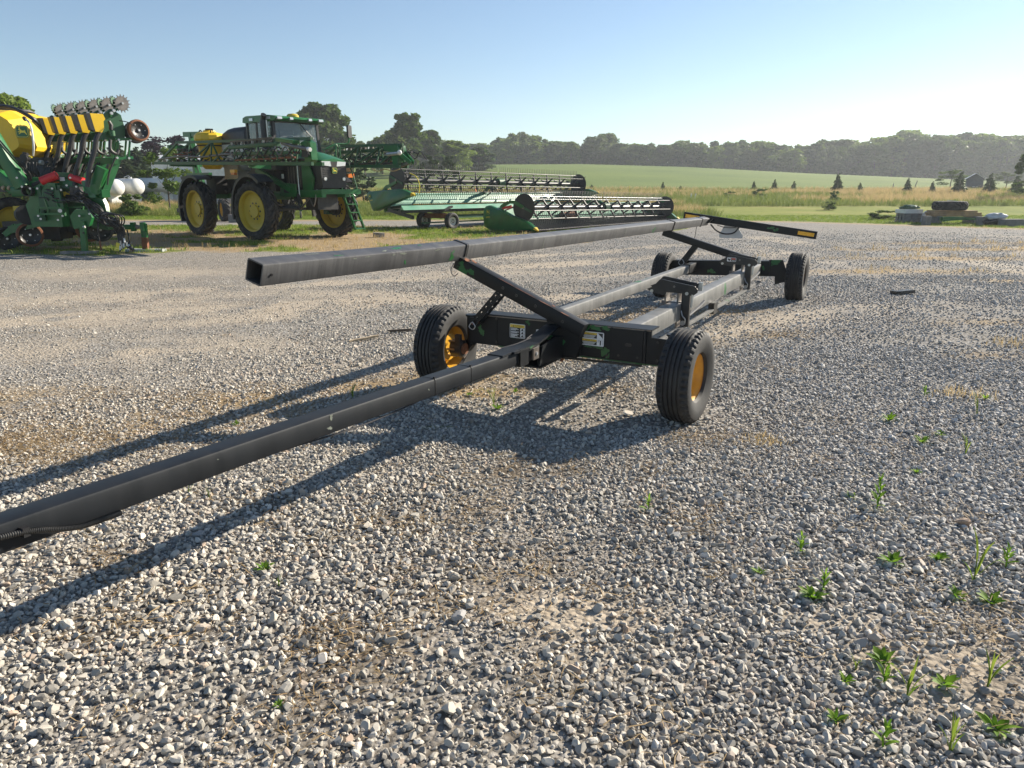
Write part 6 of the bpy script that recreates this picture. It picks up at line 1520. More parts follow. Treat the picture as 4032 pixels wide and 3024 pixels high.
    # reel arms
    for x in (-.05, W * .5, W + .05):
        one(lambda m: [m.beam(a, b_, .10, .13, "green_paint") for a, b_ in (((x, 1.15, 1.02 + L), (x, .75, 1.22 + L)), ((x, .75, 1.22 + L), (x, .42, 1.21 + L)), ((x, .42, 1.21 + L), (x, -.02, 1.0 + L + (.25 if far else 0))))], "reel_arm", H)
        one(lambda m: m.tube([(x + .08, 1.1, .85 + L), (x + .08, .3, 1.1 + L)], .03, "dark_worn_steel", 8), "reel_cylinder", H)
    one(lambda m: m.prism([(-.16, -.14), (.16, -.14), (.05, .16), (-.05, .16)], .02, "orange_plastic", plane_mtx((2.2 if not far else 6.0, 1.3, 1.12 + L), (1, 0, 0), (0, 0, 1))), "warning_triangle", H)
    one(lambda m: m.beam((-.05, 1.12, .95 + L), (-.05, .62, 1.05 + L), .03, .10, "red_plastic"), "reflector", H)
    for k in range(5): one(lambda m: m.tube(bez([(W * .5 + .2 * k, 1.25, .95 + L), (W * .5 + .4 + .2 * k, 1.2, 1.32 + L + .03 * k), (W * .5 + .9 + .15 * k, 1.25, 1.05 + L)], 6), .025, "hose_rubber", 6), "hose", H)
    one(lambda m: m.box((W * .52, 1.45, .62 + L), (1.6, .5, .7), "dull_green_paint"), "feeder_frame", H)
    if far:
        one(lambda m: m.tube(bez([(.55, -.75, 1.55), (.62, -.72, 1.9), (.55, -.6, 2.25), (.35, -.4, 2.4)], 6), .02, "logo_yellow", 6), "marker_rod", H)
    else:
        one(lambda m: m.cyl((4.1, .9, .52), (5.1, .9, .52), .2, "rusty_steel", 18), "feed_drum", H)
        one(lambda m: m.tube([(11.2, 1.3, 1.0), (11.15, 1.3, 1.9)], .015, "logo_yellow", 6), "marker_rod", H)
    if far:      # the far head sits tipped back on its cart
        th = R(-14); c, s_ = math.cos(th), math.sin(th); ty = -.95 - (-.70 * c - .10 * s_); tz_ = 1.08 - (-.70 * s_ + .10 * c)
        for o in list(H.children):
            if o.name.split(".")[0] in ("end_shield", "reel", "marker_rod"): continue
            o.rotation_euler = (th, 0, 0); o.location = (0, ty, tz_)
    return H
Pn = px(2064.6, 817.2, 30)
grain_head("grain_head", "nearer wide green grain head resting on the grass with its black tined reel", (Pn.x, 30, 0), R(52.1), 0.0, False)
for x in (.6, 6.5, 12.2): one(lambda m: m.box((x, .6, .03), (.2, .9, .06), "black_steel"), "skid", bpy.data.objects["grain_head"])
Pf = px(1565, 708.5, 32)
fh = grain_head("grain_head", "farther wide green grain head raised on a wheeled cart against the field", (Pf.x, 32, 0), R(47.25), 0.0, True)
# the cart that carries the far head
ct = empty("head_cart", (Pf.x, 32, 0), R(47.25)); tag(ct, "low green cart with white-rimmed wheels under the farther grain head", "cart")
def cart_wheel(x, y):
    w = empty("wheel", (x, y, .37), R(90), ct)
    one(lambda m: lug_tyre(m, .37, .24, "tyre_rubber", 72), "tyre", w)
    one(lambda m: rim_mesh(m, .20, .22, "white_paint", None, .30, side=-1), "rim", w)
    for k in range(6): a = k * math.pi / 3; one(lambda m: m.cyl((-.09, .07 * math.cos(a), .07 * math.sin(a)), (-.06, .07 * math.cos(a), .07 * math.sin(a)), .022, "black_steel", 8), "bolt", w)
cart_wheel(1.57, -1.70); cart_wheel(1.42, .02); cart_wheel(9.6, -1.62); cart_wheel(9.6, .05)
one(lambda m: m.beam((1.5, -1.55, .58), (1.45, .0, .58), .14, .20, "rusty_steel"), "axle", ct); one(lambda m: m.beam((9.6, -1.5, .5), (9.6, .0, .5), .12, .14, "green_paint"), "axle", ct)
for y in (-1.05, -.35): one(lambda m: m.beam((1.5, y, .52), (12.2, y, .50), .09, .12, "dull_green_paint"), "frame_tube", ct)
one(lambda m: m.beam((.5, -.9, .30), (5.5, -.9, .30), .06, .06, "dull_green_paint"), "tie_tube", ct)
for x in (2.6, 4.4, 6.2): one(lambda m: m.box((x, -.95, .40), (.05, .06, .2), "dull_green_paint"), "web", ct)
one(lambda m: m.add([(-.75, -1.28, .88), (9.4, -1.28, .88), (9.4, -1.12, 1.06), (-.75, -1.12, 1.06), (-.75, -1.06, .88), (9.4, -1.06, .88)], [(0, 1, 2, 3), (4, 3, 2, 5), (0, 4, 5, 1), (0, 3, 4), (1, 5, 2)], "pale_green_panel"), "side_rail", ct)
for x in (-.1, 2.0, 6.0, 9.0): one(lambda m: m.beam((x, -1.1, .55), (x, .6, .85), .10, .14, "black_steel"), "cradle", ct)
one(lambda m: m.beam((-.75, -1.0, .82), (9, -1.0, .82), .2, .14, "black_steel"), "belly_beam", ct)
one(lambda m: m.prism([(0, 0), (.5, .16), (.5, .24), (.3, .22), (0, .08)], .06, "black_steel", xz(0) @ Matrix.Translation((1.45, .78, 1.35))), "hold_down", ct)
# ------------------------------------------------------------------ folded row planter with yellow tanks (left edge)
PB = Vector((-14.2, 21.4, .10))
PL = empty("row_planter", PB); tag(PL, "big green row planter folded for the road, with yellow tanks and raised row units", "planter")
def q(u, v, Y): return px(u, v, Y) - PB
def pl(fn, name, parent=PL, **k): return one(fn, name, parent, **k)
def pbeam(name, a, b, w, h, mat="green_paint", **k): return pl(lambda m: m.beam(q(*a), q(*b), w, h, mat, **k), name)
def phose(pts, r=.025, mat="hose_rubber", name="hose", parent=PL): return pl(lambda m: m.tube(bez([q(*p) for p in pts], 6), r, mat, 7), name, parent)
def prim(c, ax, r, w, tyre="dark_tyre_rubber", disc="black_steel", name="gauge_wheel", parent=PL, brown=False):
    e = empty(name, c, 0, parent); mt = axis_mtx((0, 0, 0), ax)
    one(lambda m: m.lathe([(r * .80, -w * .5), (r * .96, -w * .42), (r, -w * .2), (r, w * .2), (r * .96, w * .42), (r * .80, w * .5)], tyre, 30, mt), "tyre", e)
    one(lambda m: m.lathe([(r * .80, w * .5), (r * .76, w * .42), (r * .55, w * .15), (r * .25, w * .05), (r * .2, w * .2), (.001, w * .2)], disc, 30, mt), "rim", e)
    one(lambda m: m.lathe([(r * .80, -w * .5), (r * .5, -w * .1), (.001, -w * .05)], disc, 24, mt), "inner_rim", e)
    one(lambda m: m.cyl(mt @ Vector((w * .2, 0, 0)), mt @ Vector((w * .35, 0, 0)), r * .09, "bright_steel", 10), "hub", e)
    for k in range(6):
        a = k * math.pi / 3; one(lambda m: m.cyl(mt @ Vector((w * .22, r * .55 * math.cos(a), r * .55 * math.sin(a))), mt @ Vector((w * .30, r * .55 * math.cos(a), r * .55 * math.sin(a))), r * .04, "bright_steel", 6), "bolt", e)
    return e
simple("planter_disc", (.17, .16, .155), .5, .4, .25, 12, (.22, .17, .12), .4)
# raised row units
U1 = q(452, 622, 20.0); U6 = q(222, 622, 23.0)
er = Vector((U1.x - U6.x, U1.y - U6.y, 0)).normalized(); eo = Vector((-er.y, er.x, 0)) * 1.0
ez = Vector((0, 0, 1))
def loc3(o, r, z): return eo * o + er * r + ez * z
toe = (er + eo * -.42 * -1 * .0 + Vector((.55, .1, 0)) + ez * -.12).normalized()
def spiked(m, c, ax, r, mat="galvanised_steel", n=15):
    mt = axis_mtx(c, ax); m.lathe([(.001, .012), (r * .86, .012), (r * .90, 0), (r * .86, -.012), (.001, -.012)], mat, 30, mt)
    for k in range(n):
        a = 2 * math.pi * k / n; ca, sa = math.cos(a), math.sin(a); t = Vector((0, -sa, ca)); rd = Vector((0, ca, sa))
        P_ = [rd * r * .88 - t * r * .07, rd * r * .88 + t * r * .07, rd * r * 1.12 + t * r * .03, rd * r * 1.12 - t * r * .03]
        V = [mt @ (p + Vector((s * .012, 0, 0))) for s in (-1, 1) for p in P_]
        m.add(V, [(0, 1, 2, 3), (4, 7, 6, 5), (0, 4, 5, 1), (1, 5, 6, 2), (2, 6, 7, 3), (3, 7, 4, 0)], mat)
def row_unit(i, base):
    u = empty("row_unit", base, 0, PL)
    for r in (-.13, .13): one(lambda m: [m.beam(loc3(o, r, .0), loc3(o + .10, r, .46), .03, .07, "green_paint", up=er) for o in (0, .30)], "parallel_arm", u)
    one(lambda m: (m.beam(loc3(-.10, 0, -.03), loc3(.42, 0, .02), .30, .07, "green_paint")), "mount_plate", u)
    one(lambda m: m.beam(loc3(.02, 0, .48), loc3(.52, 0, .50), .28, .06, "green_paint"), "head_plate", u)
    one(lambda m: m.prism([(-.32, .45), (.30, .50), (.34, .75), (.28, 1.1), (.05, 1.24), (-.12, 1.10), (-.30, .95)], .14, "dull_green_paint", plane_mtx((0, 0, 0), eo, ez)), "shank", u)
    # yellow hopper facing the camera, dark behind
    hm = MB(); hp = plane_mtx(loc3(-.36, .12, 0), eo, ez)
    hm.prism([(-.17, 1.08), (.14, 1.08), (.18, .96), (.13, .90), (.12, .72), (.05, .62), (-.10, .64)], .20, "yellow_plastic", hp); hm.build("hopper", u, angle=20)
    one(lambda m: m.prism([(-.27, 1.08), (-.175, 1.08), (-.105, .64), (-.20, .68)], .20, "black_plastic", hp), "hopper_back", u)
    one(lambda m: m.cyl(loc3(-.05, .16, .55), loc3(-.05, .16, .68), .085, "dull_green_paint", 14), "meter_can", u)
    one(lambda m: m.tube([loc3(-.06, .17, .70), loc3(-.04, .17, .82), loc3(-.08, .17, .92)], [.05, .055, .04], "black_plastic", 8), "vacuum_elbow", u)
    one(lambda m: m.tube(bez([loc3(-.32, .14, .66), loc3(-.45, .16, .45), loc3(-.55, .14, .1), loc3(-.72, .10, -.35), loc3(-.80, .05, -.75)], 6), .060, "black_plastic", 10), "seed_hose", u)
    one(lambda m: m.tube(bez([loc3(-.12, .18, .45), loc3(-.15, .2, .2), loc3(-.02, .2, .1), loc3(.05, .18, .2)], 6), .045, "black_plastic", 8), "seed_tube", u)
    one(lambda m: m.tube(bez([loc3(-.05, .18, .0), loc3(-.25, .2, -.35), loc3(-.35, .18, -.7)], 6), .02, "hose_rubber", 6), "hose", u)
    # closing wheels on their arm
    one(lambda m: [m.beam(a, b, .06, .12, "green_paint", up=er) for a, b in ((loc3(.0, .05, 1.05), loc3(.20, .06, 1.26)), (loc3(.20, .06, 1.26), loc3(.30, .02, 1.52)))], "closing_arm", u)
    ax1 = Vector((.80, -.56, -.10)).normalized(); ax2 = Vector((.95, -.05, .1)).normalized()
    one(lambda m: spiked(m, loc3(.30, .18, 1.38), ax1, .205, "planter_disc", 15), "closing_wheel", u)
    one(lambda m: spiked(m, loc3(.17, .0, 1.41), ax2, .15, "dull_green_paint", 13), "closing_wheel", u)
    one(lambda m: m.cyl(loc3(.30, .19, 1.38), loc3(.30, .23, 1.38) + ax1 * .02, .028, "bright_steel", 10), "hub", u)
    for (o, z) in ((.0, .0), (.30, .0), (.10, .46), (.40, .46)): one(lambda m: m.cyl(loc3(o, .14, z), loc3(o, .18, z), .03, "bright_steel", 10), "bolt", u)
    for z in (1.12, 1.19): one(lambda m: m.cyl(loc3(.02 + (z - 1.12), .10, z), loc3(.02 + (z - 1.12), .17, z), .04, "bright_steel", 10), "bolt", u)
    return u
for i in range(6):
    f = i / 5; row_unit(i, U1.lerp(U6, f))
prim(U1 + loc3(.62, .22, .72), Vector((.78, -.60, .10)), .285, .15, "rusty_steel", "black_steel", "gauge_wheel")
prim(U1 + loc3(.62, -.05, .68), Vector((.78, -.60, .10)), .285, .13, "dark_tyre_rubber", "black_steel", "gauge_wheel")
phose([(470, 475, 19.9), (490, 478, 19.9), (512, 485, 19.9), (522, 495, 19.9)], .012)
for i in range(6):
    f = i / 5; b = U1.lerp(U6, f)
    pl(lambda m: m.beam(b + loc3(.05, 0, -.02), b + loc3(-.42 - .02 * i, 0, -.95), .17, .20, "green_paint", up=er), "wing_strut")
pl(lambda m: m.beam(U1 + loc3(-.05, .15, -.08), U6 + loc3(-.05, -.2, -.08), .16, .16, "green_paint"), "wing_toolbar")
pl(lambda m: m.beam(U1 + loc3(-.42, .2, -.92), U6 + loc3(-.45, -.2, -.92), .20, .20, "green_paint"), "main_toolbar")
# tanks
def ptank(name, outline, Y0, Y1, inset, bev=.42):
    cx = sum(p[0] for p in outline) / len(outline); cy = sum(p[1] for p in outline) / len(outline)
    sm = [(cx + (a - cx) * (1 - inset), cy + (b - cy) * (1 - inset)) for a, b in outline]
    base = [q(a, b, (Y0 + Y1) / 2) for a, b in outline]; small = [q(a, b, (Y0 + Y1) / 2) for a, b in sm]; k = len(outline); mid = (Y0 + Y1) / 2
    V = []
    for ring, y in ((small, Y0), (base, Y0 + bev), (base, Y1 - bev), (small, Y1)): V += [p + Vector((0, y - mid, 0)) for p in ring]
    F = [tuple(range(k)), tuple(range(3 * k, 4 * k))]
    for i in range(3): F += [(i * k + j, i * k + (j + 1) % k, (i + 1) * k + (j + 1) % k, (i + 1) * k + j) for j in range(k)]
    mb = MB(); mb.add(V, F, "yellow_plastic"); return mb.build(name, PL, angle=15)
OUT = [(-70, 462), (-20, 438), (90, 442), (140, 472), (176, 520), (193, 582), (190, 598), (150, 628), (60, 630), (-40, 628), (-90, 560)]
tank = ptank("seed_tank", OUT, 20.9, 23.0, .20, .5)
tank2 = ptank("seed_tank", [(30, 470), (60, 448), (130, 452), (190, 466), (222, 480), (226, 560), (200, 610), (60, 610)], 23.6, 25.2, .12, .4)
emblem("emblem", tank, q(87, 518, 20.86), (1, 0, .0), (0, .03, 1), .36)
phose([(97, 467, 21.05), (108, 475, 20.88), (122, 500, 20.80), (130, 550, 20.78), (132, 585, 20.78), (130, 612, 20.85)], .026, "white_plastic", "sight_hose", tank)
pl(lambda m: m.cyl(q(95, 465, 21.1), q(99, 470, 20.95), .05, "black_plastic", 10), "hose_fitting", tank)
phose([(-20, 418, 21.2), (30, 420, 21.1), (80, 438, 21.0), (130, 468, 20.9), (150, 488, 21.2)], .055, "black_plastic", "vent_hose")
phose([(-10, 432, 22.3), (60, 436, 22.5), (110, 440, 22.8), (132, 447, 23.0)], .06, "black_plastic", "tank_lid_rail")
pl(lambda m: m.beam(q(70, 436, 23.2), q(132, 449, 23.4), .5, .08, "black_plastic"), "tank_lid")
pl(lambda m: m.cyl(q(-5, 440, 21.5), q(-5, 468, 21.5), .16, "yellow_plastic", 14), "tank_neck", tank)
pl(lambda m: (m.cyl(q(92, 620, 20.7), q(110, 620, 20.9), .10, "black_plastic", 14), m.cyl(q(100, 600, 20.8), q(100, 640, 20.8), .07, "black_plastic", 12)), "tank_valve")
pl(lambda m: m.cyl(q(114, 615, 20.7), q(126, 620, 20.7), .02, "logo_yellow", 8), "valve_lever")
# frame and dark works under the tanks
pl(lambda m: m.box(q(105, 690, 22.0), (2.6, 1.6, .95), "black_steel"), "seed_meter_box")
for k in range(9): phose([(60 + 14 * k, 640, 20.8), (66 + 13 * k, 665 + 6 * (k % 3), 20.6), (80 + 13 * k, 690, 20.7), (86 + 12 * k, 720, 20.9)], .018 + .006 * (k % 2))
pl(lambda m: m.cyl(q(158, 640, 20.6), q(168, 640, 20.6), .07, "galvanised_steel", 14), "gauge")
pbeam("frame_arm", (-50, 500, 19.7), (92, 738, 19.7), .30, .30, ch=.03)
pbeam("frame_arm", (-60, 640, 20.4), (70, 748, 20.4), .36, .34, ch=.03)
for a in ((-10, 548, 19.5), (0, 556, 19.5)): phose([(a[0] - 20, 530, 19.45), (a[0] + 30, 590, 19.4), (a[0] + 70, 635, 19.5), (a[0] + 100, 665, 19.8)], .022)
pl(lambda m: m.beam(q(60, 755, 20.0), q(130, 752, 20.0), .34, .26, "green_paint", ch=.02), "main_beam")
pl(lambda m: m.lathe([(.11, -.02), (.13, -.02), (.13, .25), (.11, .25)], "black_steel", 20, axis_mtx(q(120, 753, 19.78), (.2, -1, 0)), closed=True), "pivot_tube")
pl(lambda m: m.prism([(a / 1.0, b / 1.0) for a, b in ((-.45, -.62), (.42, -.62), (.46, -.20), (.40, .52), (-.30, .58), (-.42, .10), (-.55, -.05))], .30, "green_paint", plane_mtx(q(190, 800, 19.9), (1, -.1, 0), (0, 0, 1))), "hinge_block")
pl(lambda m: m.lathe([(.09, 0), (.16, 0), (.16, .04), (.09, .04)], "green_paint", 20, axis_mtx(q(193, 757, 19.70), (.1, -1, 0)), closed=True), "hinge_eye")
pl(lambda m: m.cyl(q(193, 757, 19.705), q(193, 757, 19.69), .09, "decal_black", 16), "hinge_bore")
fr = [(152, 818), (248, 818), (248, 843), (152, 843)]
for a, b in zip(fr, fr[1:] + fr[:1]): pl(lambda m: m.beam(q(*a, 19.55), q(*b, 19.55), .05, .045, "green_paint"), "step_frame")
for u in (190, 228): pl(lambda m: m.beam(q(u, 818, 19.55), q(u, 843, 19.55), .03, .03, "green_paint"), "step_frame")
for a, b in (((170, 760), (190, 820)), ((215, 757), (232, 815))): pl(lambda m: m.beam(q(*a, 19.6), q(*b, 19.55), .06, .05, "green_paint"), "step_bracket")
pl(lambda m: m.cyl(q(236, 830, 19.50), q(236, 830, 19.44), .05, "bright_steel", 12), "pin")
pl(lambda m: m.beam(q(150, 728, 20.2), q(345, 740, 20.2), .42, .40, "green_paint", ch=.03), "fold_beam")
pl(lambda m: m.beam(q(240, 800, 20.4), q(395, 815, 20.4), .5, .75, "dull_green_paint", ch=.03), "centre_frame")
pl(lambda m: m.box(q(275, 764, 19.92), (.34, .03, .12), "decal_yellow"), "sticker"); pl(lambda m: m.box(q(245, 705, 19.98), (.13, .02, .10), "decal_white"), "sticker"); pl(lambda m: m.box(q(190, 724, 19.93), (.13, .02, .13), "decal_white"), "sticker")
pl(lambda m: m.box(q(213, 725, 19.93), (.26, .02, .12), "black_plastic"), "sticker"); pl(lambda m: m.box(q(310, 829, 20.1), (.12, .02, .09), "decal_white"), "sticker"); pl(lambda m: m.box(q(213, 717, 19.93), (.26, .025, .03), "orange_plastic"), "sticker")
pl(lambda m: m.prism([(-.35, -.1), (.38, -.1), (.42, .05), (.30, .18), (-.2, .2)], .2, "green_paint", plane_mtx(q(245, 707, 20.3), (1, 0, 0), (0, 0, 1))), "beam_gusset")
pl(lambda m: m.cyl(q(163, 714, 19.75), q(224, 690, 19.85), .115, "red_plastic", 16), "safety_stop"); pl(lambda m: m.cyl(q(279, 697, 20.0), q(329, 714, 19.9), .095, "red_plastic", 16), "safety_stop")
pl(lambda m: m.cyl(q(322, 713, 19.9), q(338, 716, 19.9), .05, "bright_steel", 10), "cylinder_rod"); pl(lambda m: m.cyl(q(130, 729, 19.8), q(166, 714, 19.8), .06, "black_steel", 10), "cylinder_rod")
pl(lambda m: m.cyl(q(225, 735, 19.9), q(320, 748, 19.9), .05, "dull_green_paint", 10), "cylinder")
# bright curved hanger plates on the right
pl(lambda m: m.prism([(-.16, .20), (.18, .18), (.26, -.05), (.30, -.24), (.12, -.24), (-.05, -.12)], .10, "green_paint", plane_mtx(q(346, 742, 19.7), (1, -.3, 0), (0, .1, 1))), "hanger_plate")
pl(lambda m: m.prism([(-.22, .16), (.16, .22), (.34, -.10), (.38, -.34), (.10, -.30)], .12, "green_paint", plane_mtx(q(380, 790, 19.8), (1, -.3, 0), (0, .1, 1))), "hanger_plate")
pbeam("draft_arm", (405, 660, 19.6), (374, 752, 19.6), .20, .26, ch=.02)
pl(lambda m: m.cyl(q(378, 745, 19.5), q(378, 745, 19.75), .14, "green_paint", 16), "draft_pivot")
pl(lambda m: m.cyl(q(298, 762, 19.75), q(322, 758, 19.75), .09, "black_plastic", 12), "hydraulic_block"); pl(lambda m: m.box(q(302, 752, 19.8), (.26, .2, .22), "black_steel"), "valve_block")
pl(lambda m: m.beam(q(268, 816, 19.8), q(330, 815, 19.8), .05, .03, "green_paint"), "hose_hook"); pl(lambda m: m.beam(q(326, 815, 19.8), q(330, 838, 19.8), .03, .03, "green_paint"), "hose_hook")
# hitch bar and jack stands
pbeam("hitch_bar", (440, 893, 20.1), (535, 894, 20.1), .20, .13, ch=.02)
pl(lambda m: m.cyl(q(515, 894, 20.1), q(570, 894, 20.15), .055, "dark_worn_steel", 14), "hitch_slide")
for u in (525, 563): pl(lambda m: m.box(q(u, 893, 20.1), (.09, .16, .24), "green_paint"), "hitch_clamp")
def stand(u, v0, v1, Y, mat2, label_w):
    a, b = q(u[0], v0, Y), q(u[1], v1, Y); mid = a.lerp(b, .45)
    pl(lambda m: m.beam(a, b, .14, .10, "green_paint", up=(0, 1, 0)), "jack_stand")
    if mat2: pl(lambda m: m.beam(mid, b, .148, .108, mat2, up=(0, 1, 0)), "jack_leg")
    return b
stand((325, 336), 870, 1006, 19.6, None, 0); stand((566, 576), 880, 1000, 20.15, "rusty_steel", 0)
pl(lambda m: m.cyl(q(329, 917, 19.53), q(329, 917, 19.5), .028, "decal_black", 10), "pin_hole"); pl(lambda m: m.cyl(q(335, 893, 19.5), q(328, 894, 19.5), .035, "bright_steel", 10), "pin")
pl(lambda m: m.prism([(-.22, -.2), (.2, -.12), (.3, .1), (.2, .3), (-.1, .32), (-.28, .15)], .14, "green_paint", plane_mtx(q(325, 872, 19.7), (1, 0, 0), (0, 0, 1))), "stand_bracket")
for u, Y, w, rz, lab in ((318, 19.55, .95, .05, "weathered plank under the planter's left jack stand"), (577, 20.15, 1.05, -.04, "pale plank under the planter's right jack stand")):
    P = px(u, 1006, Y); o = one(lambda m: m.box((0, 0, .035), (w, .24, .07), "grey_wood" if u < 400 else "tarp_grey"), "plank", loc=(P.x, Y, tz(P.x, Y) + .0), rot=(0, 0, rz)); tag(o, lab, "plank")
# ground wheels
bw = empty("transport_wheel", q(55, 872, 21.0), 0, PL)
mt = axis_mtx((0, 0, 0), (.55, -.83, 0))
one(lambda m: big_tyre(m, .66, .42, mt, "dark_tyre_rubber", 16, .62), "tyre", bw); one(lambda m: m.lathe([(.42, .2), (.40, .12), (.36, .0), (.2, -.04), (.001, -.04)], "yellow_paint", 30, mt), "rim", bw)
pl(lambda m: m.beam(q(56, 821, 20.2), q(117, 819, 20.2), .10, .13, "yellow_paint"), "tank_bracket")
pl(lambda m: m.cyl(q(108, 846, 20.1), q(100, 846, 20.4), .27, "black_plastic", 24), "drive_housing")
pbeam("gauge_arm", (42, 905, 20.2), (150, 878, 20.2), .14, .20); pbeam("gauge_arm", (20, 925, 20.3), (60, 890, 20.3), .10, .14)
AX = Vector((.62, -.78, .05))
prim(q(118, 925, 20.2), AX, .33, .16, "rusty_steel"); prim(q(28, 940, 20.6), AX, .33, .16); prim(q(395, 905, 20.6), AX, .33, .16, "dark_tyre_rubber"); prim(q(350, 905, 20.9), AX, .34, .16, "rusty_steel"); prim(q(280, 888, 21.6), AX, .30, .16)
prim(q(440, 890, 21.0), AX, .24, .12)
tw = empty("transport_wheel", q(217, 898, 22.2), 0, PL); mt2 = axis_mtx((0, 0, 0), (-.85, -.52, 0))
one(lambda m: lug_tyre(m, .40, .34, "dark_tyre_rubber", 60, mt2), "tyre", tw); one(lambda m: m.lathe([(.22, .14), (.2, .05), (.001, .03)], "black_steel", 20, mt2), "rim", tw)
pbeam("wheel_leg", (235, 840, 21.2), (222, 890, 21.8), .14, .18, "black_steel"); pbeam("opener_arm", (255, 870, 20.8), (345, 905, 20.6), .10, .16, "dull_green_paint"); pbeam("opener_arm", (345, 880, 20.5), (430, 893, 20.5), .16, .18, "dull_green_paint")
# hose bundle draped over the hitch
rh = random.Random(4)
for k in range(12):
    a = (318 + rh.uniform(-8, 30), 770 + rh.uniform(-10, 40), 19.7); b = (372 + rh.uniform(-14, 22), 826 + rh.uniform(-20, 26), 19.55 + rh.uniform(-.1, .1)); c = (430 + rh.uniform(-16, 30), 868 + rh.uniform(-16, 20), 19.55 + rh.uniform(-.1, .1)); d = (462 + rh.uniform(-12, 18), 885 + rh.uniform(-8, 26), 19.65); e = (476 + rh.uniform(-14, 20), 915 + rh.uniform(-6, 20), 19.7)
    phose([a, b, c, d, e], rh.uniform(.016, .028))
for k in range(4):
    u0 = 408 + 10 * k; phose([(u0, 880 - 3 * k, 19.6), (u0 - 18, 850, 19.5), (u0 + 10, 834 + 3 * k, 19.45), (u0 + 46, 852, 19.5), (u0 + 50, 880, 19.6), (u0 + 26, 892, 19.6)], .018, "dark_worn_steel" if k == 1 else "hose_rubber")
for k, (u, v0, v1) in enumerate(((470, 905, 990), (474, 900, 985), (480, 905, 980), (466, 915, 970), (478, 890, 960), (486, 905, 975))):
    phose([(u - 4, v0, 19.7), (u, (v0 + v1) / 2, 19.65), (u + 4 + 2 * k, v1, 19.6)], .016)
    pl(lambda m: m.cyl(q(u + 3 + 2 * k, v1 - 22, 19.6), q(u + 4 + 2 * k, v1 - 6, 19.6), .024, "bright_steel" if k % 2 else "white_plastic", 8), "coupler")
phose([(500, 905, 19.8), (508, 935, 19.75), (509, 960, 19.7), (503, 978, 19.7)], .018); phose([(392, 850, 19.6), (386, 900, 19.5), (390, 940, 19.5), (395, 960, 19.5)], .018)
pl(lambda m: m.cyl(q(497, 955, 19.7), q(526, 988, 19.7), .05, "black_plastic", 10), "power_plug"); pl(lambda m: m.cyl(q(503, 965, 19.68), q(508, 971, 19.68), .055, "bright_steel", 10), "plug_ring")
pl(lambda m: m.box(q(464, 965, 19.6), (.10, .01, .12), "logo_yellow", Euler((0, R(15), 0))), "hose_tag"); pl(lambda m: m.cyl(q(392, 948, 19.5), q(399, 985, 19.5), .022, "rusty_steel", 8), "coupler")
# second folded wing seen at the left edge
for k in range(3): pl(lambda m: m.cyl(q(10 + 22 * k, 738, 20.2), q(18 + 22 * k, 742, 20.2), .06, "debris_wood", 10), "marker_pad")

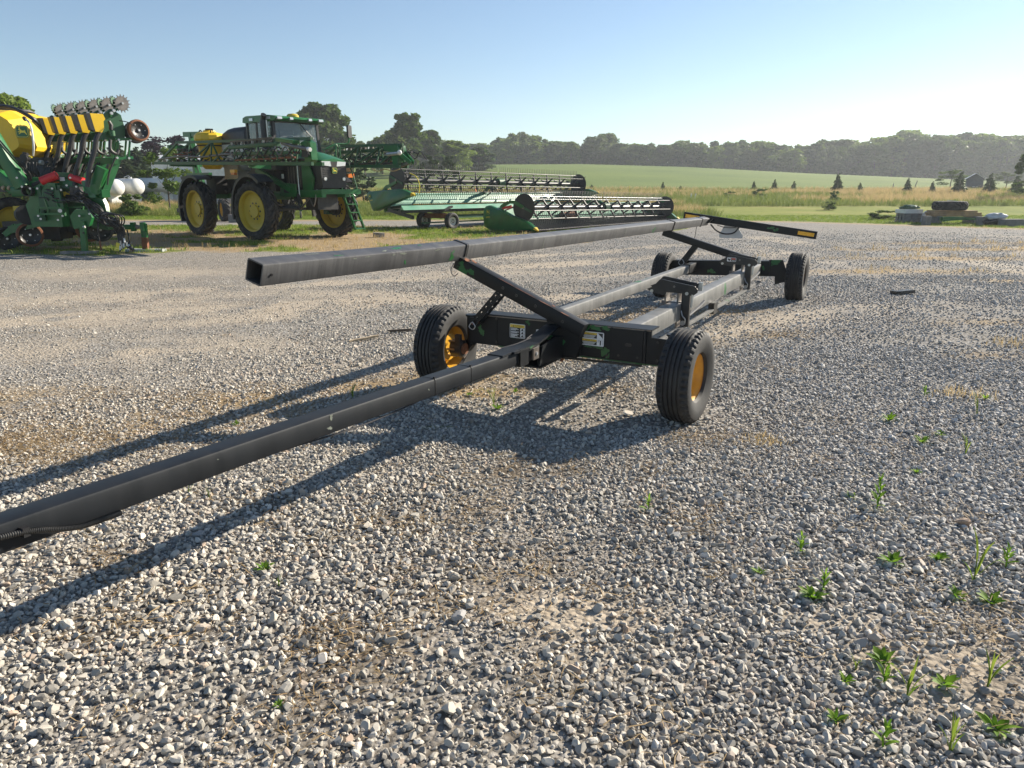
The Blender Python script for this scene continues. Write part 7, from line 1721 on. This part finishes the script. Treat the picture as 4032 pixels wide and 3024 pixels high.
# clutter: brackets, bolts, dark hoses and cylinders over the green frame
rp = random.Random(12)
for k in range(22):
    u = rp.uniform(196, 400); v = rp.uniform(560, 690); Y = 20.6 + (400 - u) / 100
    phose([(u, v, Y), (u - rp.uniform(4, 16), v + rp.uniform(12, 30), Y - .25), (u - rp.uniform(14, 34), v + rp.uniform(36, 64), Y - .1)], rp.uniform(.016, .045), rp.choice(["hose_rubber", "black_plastic", "black_plastic", "dark_worn_steel"]))
for k in range(14):
    u = rp.uniform(150, 330); v = rp.uniform(738, 800); phose([(u, v, 19.6), (u + rp.uniform(8, 30), v + rp.uniform(-8, 14), 19.5), (u + rp.uniform(26, 56), v + rp.uniform(-6, 26), 19.6)], rp.uniform(.012, .026))
for u, v in ((146, 742), (240, 748), (150, 850), (246, 850), (262, 730), (300, 735), (312, 850), (352, 842), (372, 850), (160, 862), (228, 866), (276, 700), (118, 742), (205, 742), (345, 720), (360, 745), (86, 735), (66, 700)):
    pl(lambda m: m.cyl(q(u, v, 19.62), q(u, v, 19.50), .028, "bright_steel", 8), "bolt")
pl(lambda m: m.prism([(-.30, -.26), (.30, -.26), (.24, .26), (-.22, .26)], .04, "dull_green_paint", plane_mtx(q(205, 788, 19.58), (1, 0, 0), (0, 0, 1))), "gusset_plate")
pl(lambda m: m.box(q(200, 860, 19.9), (.72, .3, .16), "dull_green_paint"), "lower_beam"); pl(lambda m: m.box(q(275, 872, 20.2), (1.3, .3, .24), "dull_green_paint"), "lower_beam")
pl(lambda m: m.box(q(165, 800, 19.70), (.10, .08, .9), "dull_green_paint"), "upright_rib"); pl(lambda m: m.box(q(243, 790, 19.70), (.08, .08, .8), "dull_green_paint"), "upright_rib")
for v in (770, 786): pl(lambda m: m.cyl(q(262, v, 19.95), q(330, v + 8, 19.85), .05, "black_steel" if v < 780 else "bright_steel", 10), "cylinder")
pl(lambda m: m.box(q(150, 905, 21.0), (1.6, .6, .5), "black_steel"), "opener_frame"); pl(lambda m: m.box(q(330, 885, 21.4), (1.8, .6, .4), "black_steel"), "opener_frame")
for k in range(7): phose([(150 + 7 * k, 655, 20.5), (163 + 6 * k, 690, 20.4), (150 + 9 * k, 722, 20.3)], .03, "black_plastic")
for u, v in ((175, 655), (190, 664), (182, 640)): pl(lambda m: m.cyl(q(u, v, 20.5), q(u + 8, v + 6, 20.5), .06, "black_plastic", 10), "coupler_block")
# ------------------------------------------------------------------ evening haze: one closed box of thin air round everything
HZ = MB(); HZ.box((0, 200, 22), (690, 460, 46), "concrete")
hz = HZ.build("haze"); hz["kind"] = "stuff"
hm_ = bpy.data.materials.new("haze_air"); hm_.use_nodes = True; nt = hm_.node_tree; nt.nodes.remove(nt.nodes["Principled BSDF"])
pv = nt.nodes.new("ShaderNodeVolumePrincipled"); pv.inputs['Color'].default_value = (.88, .94, 1.0, 1); pv.inputs['Density'].default_value = .00050; pv.inputs['Anisotropy'].default_value = .35
nt.links.new(pv.outputs[0], nt.nodes["Material Output"].inputs['Volume'])
hz.data.materials.clear(); hz.data.materials.append(hm_)
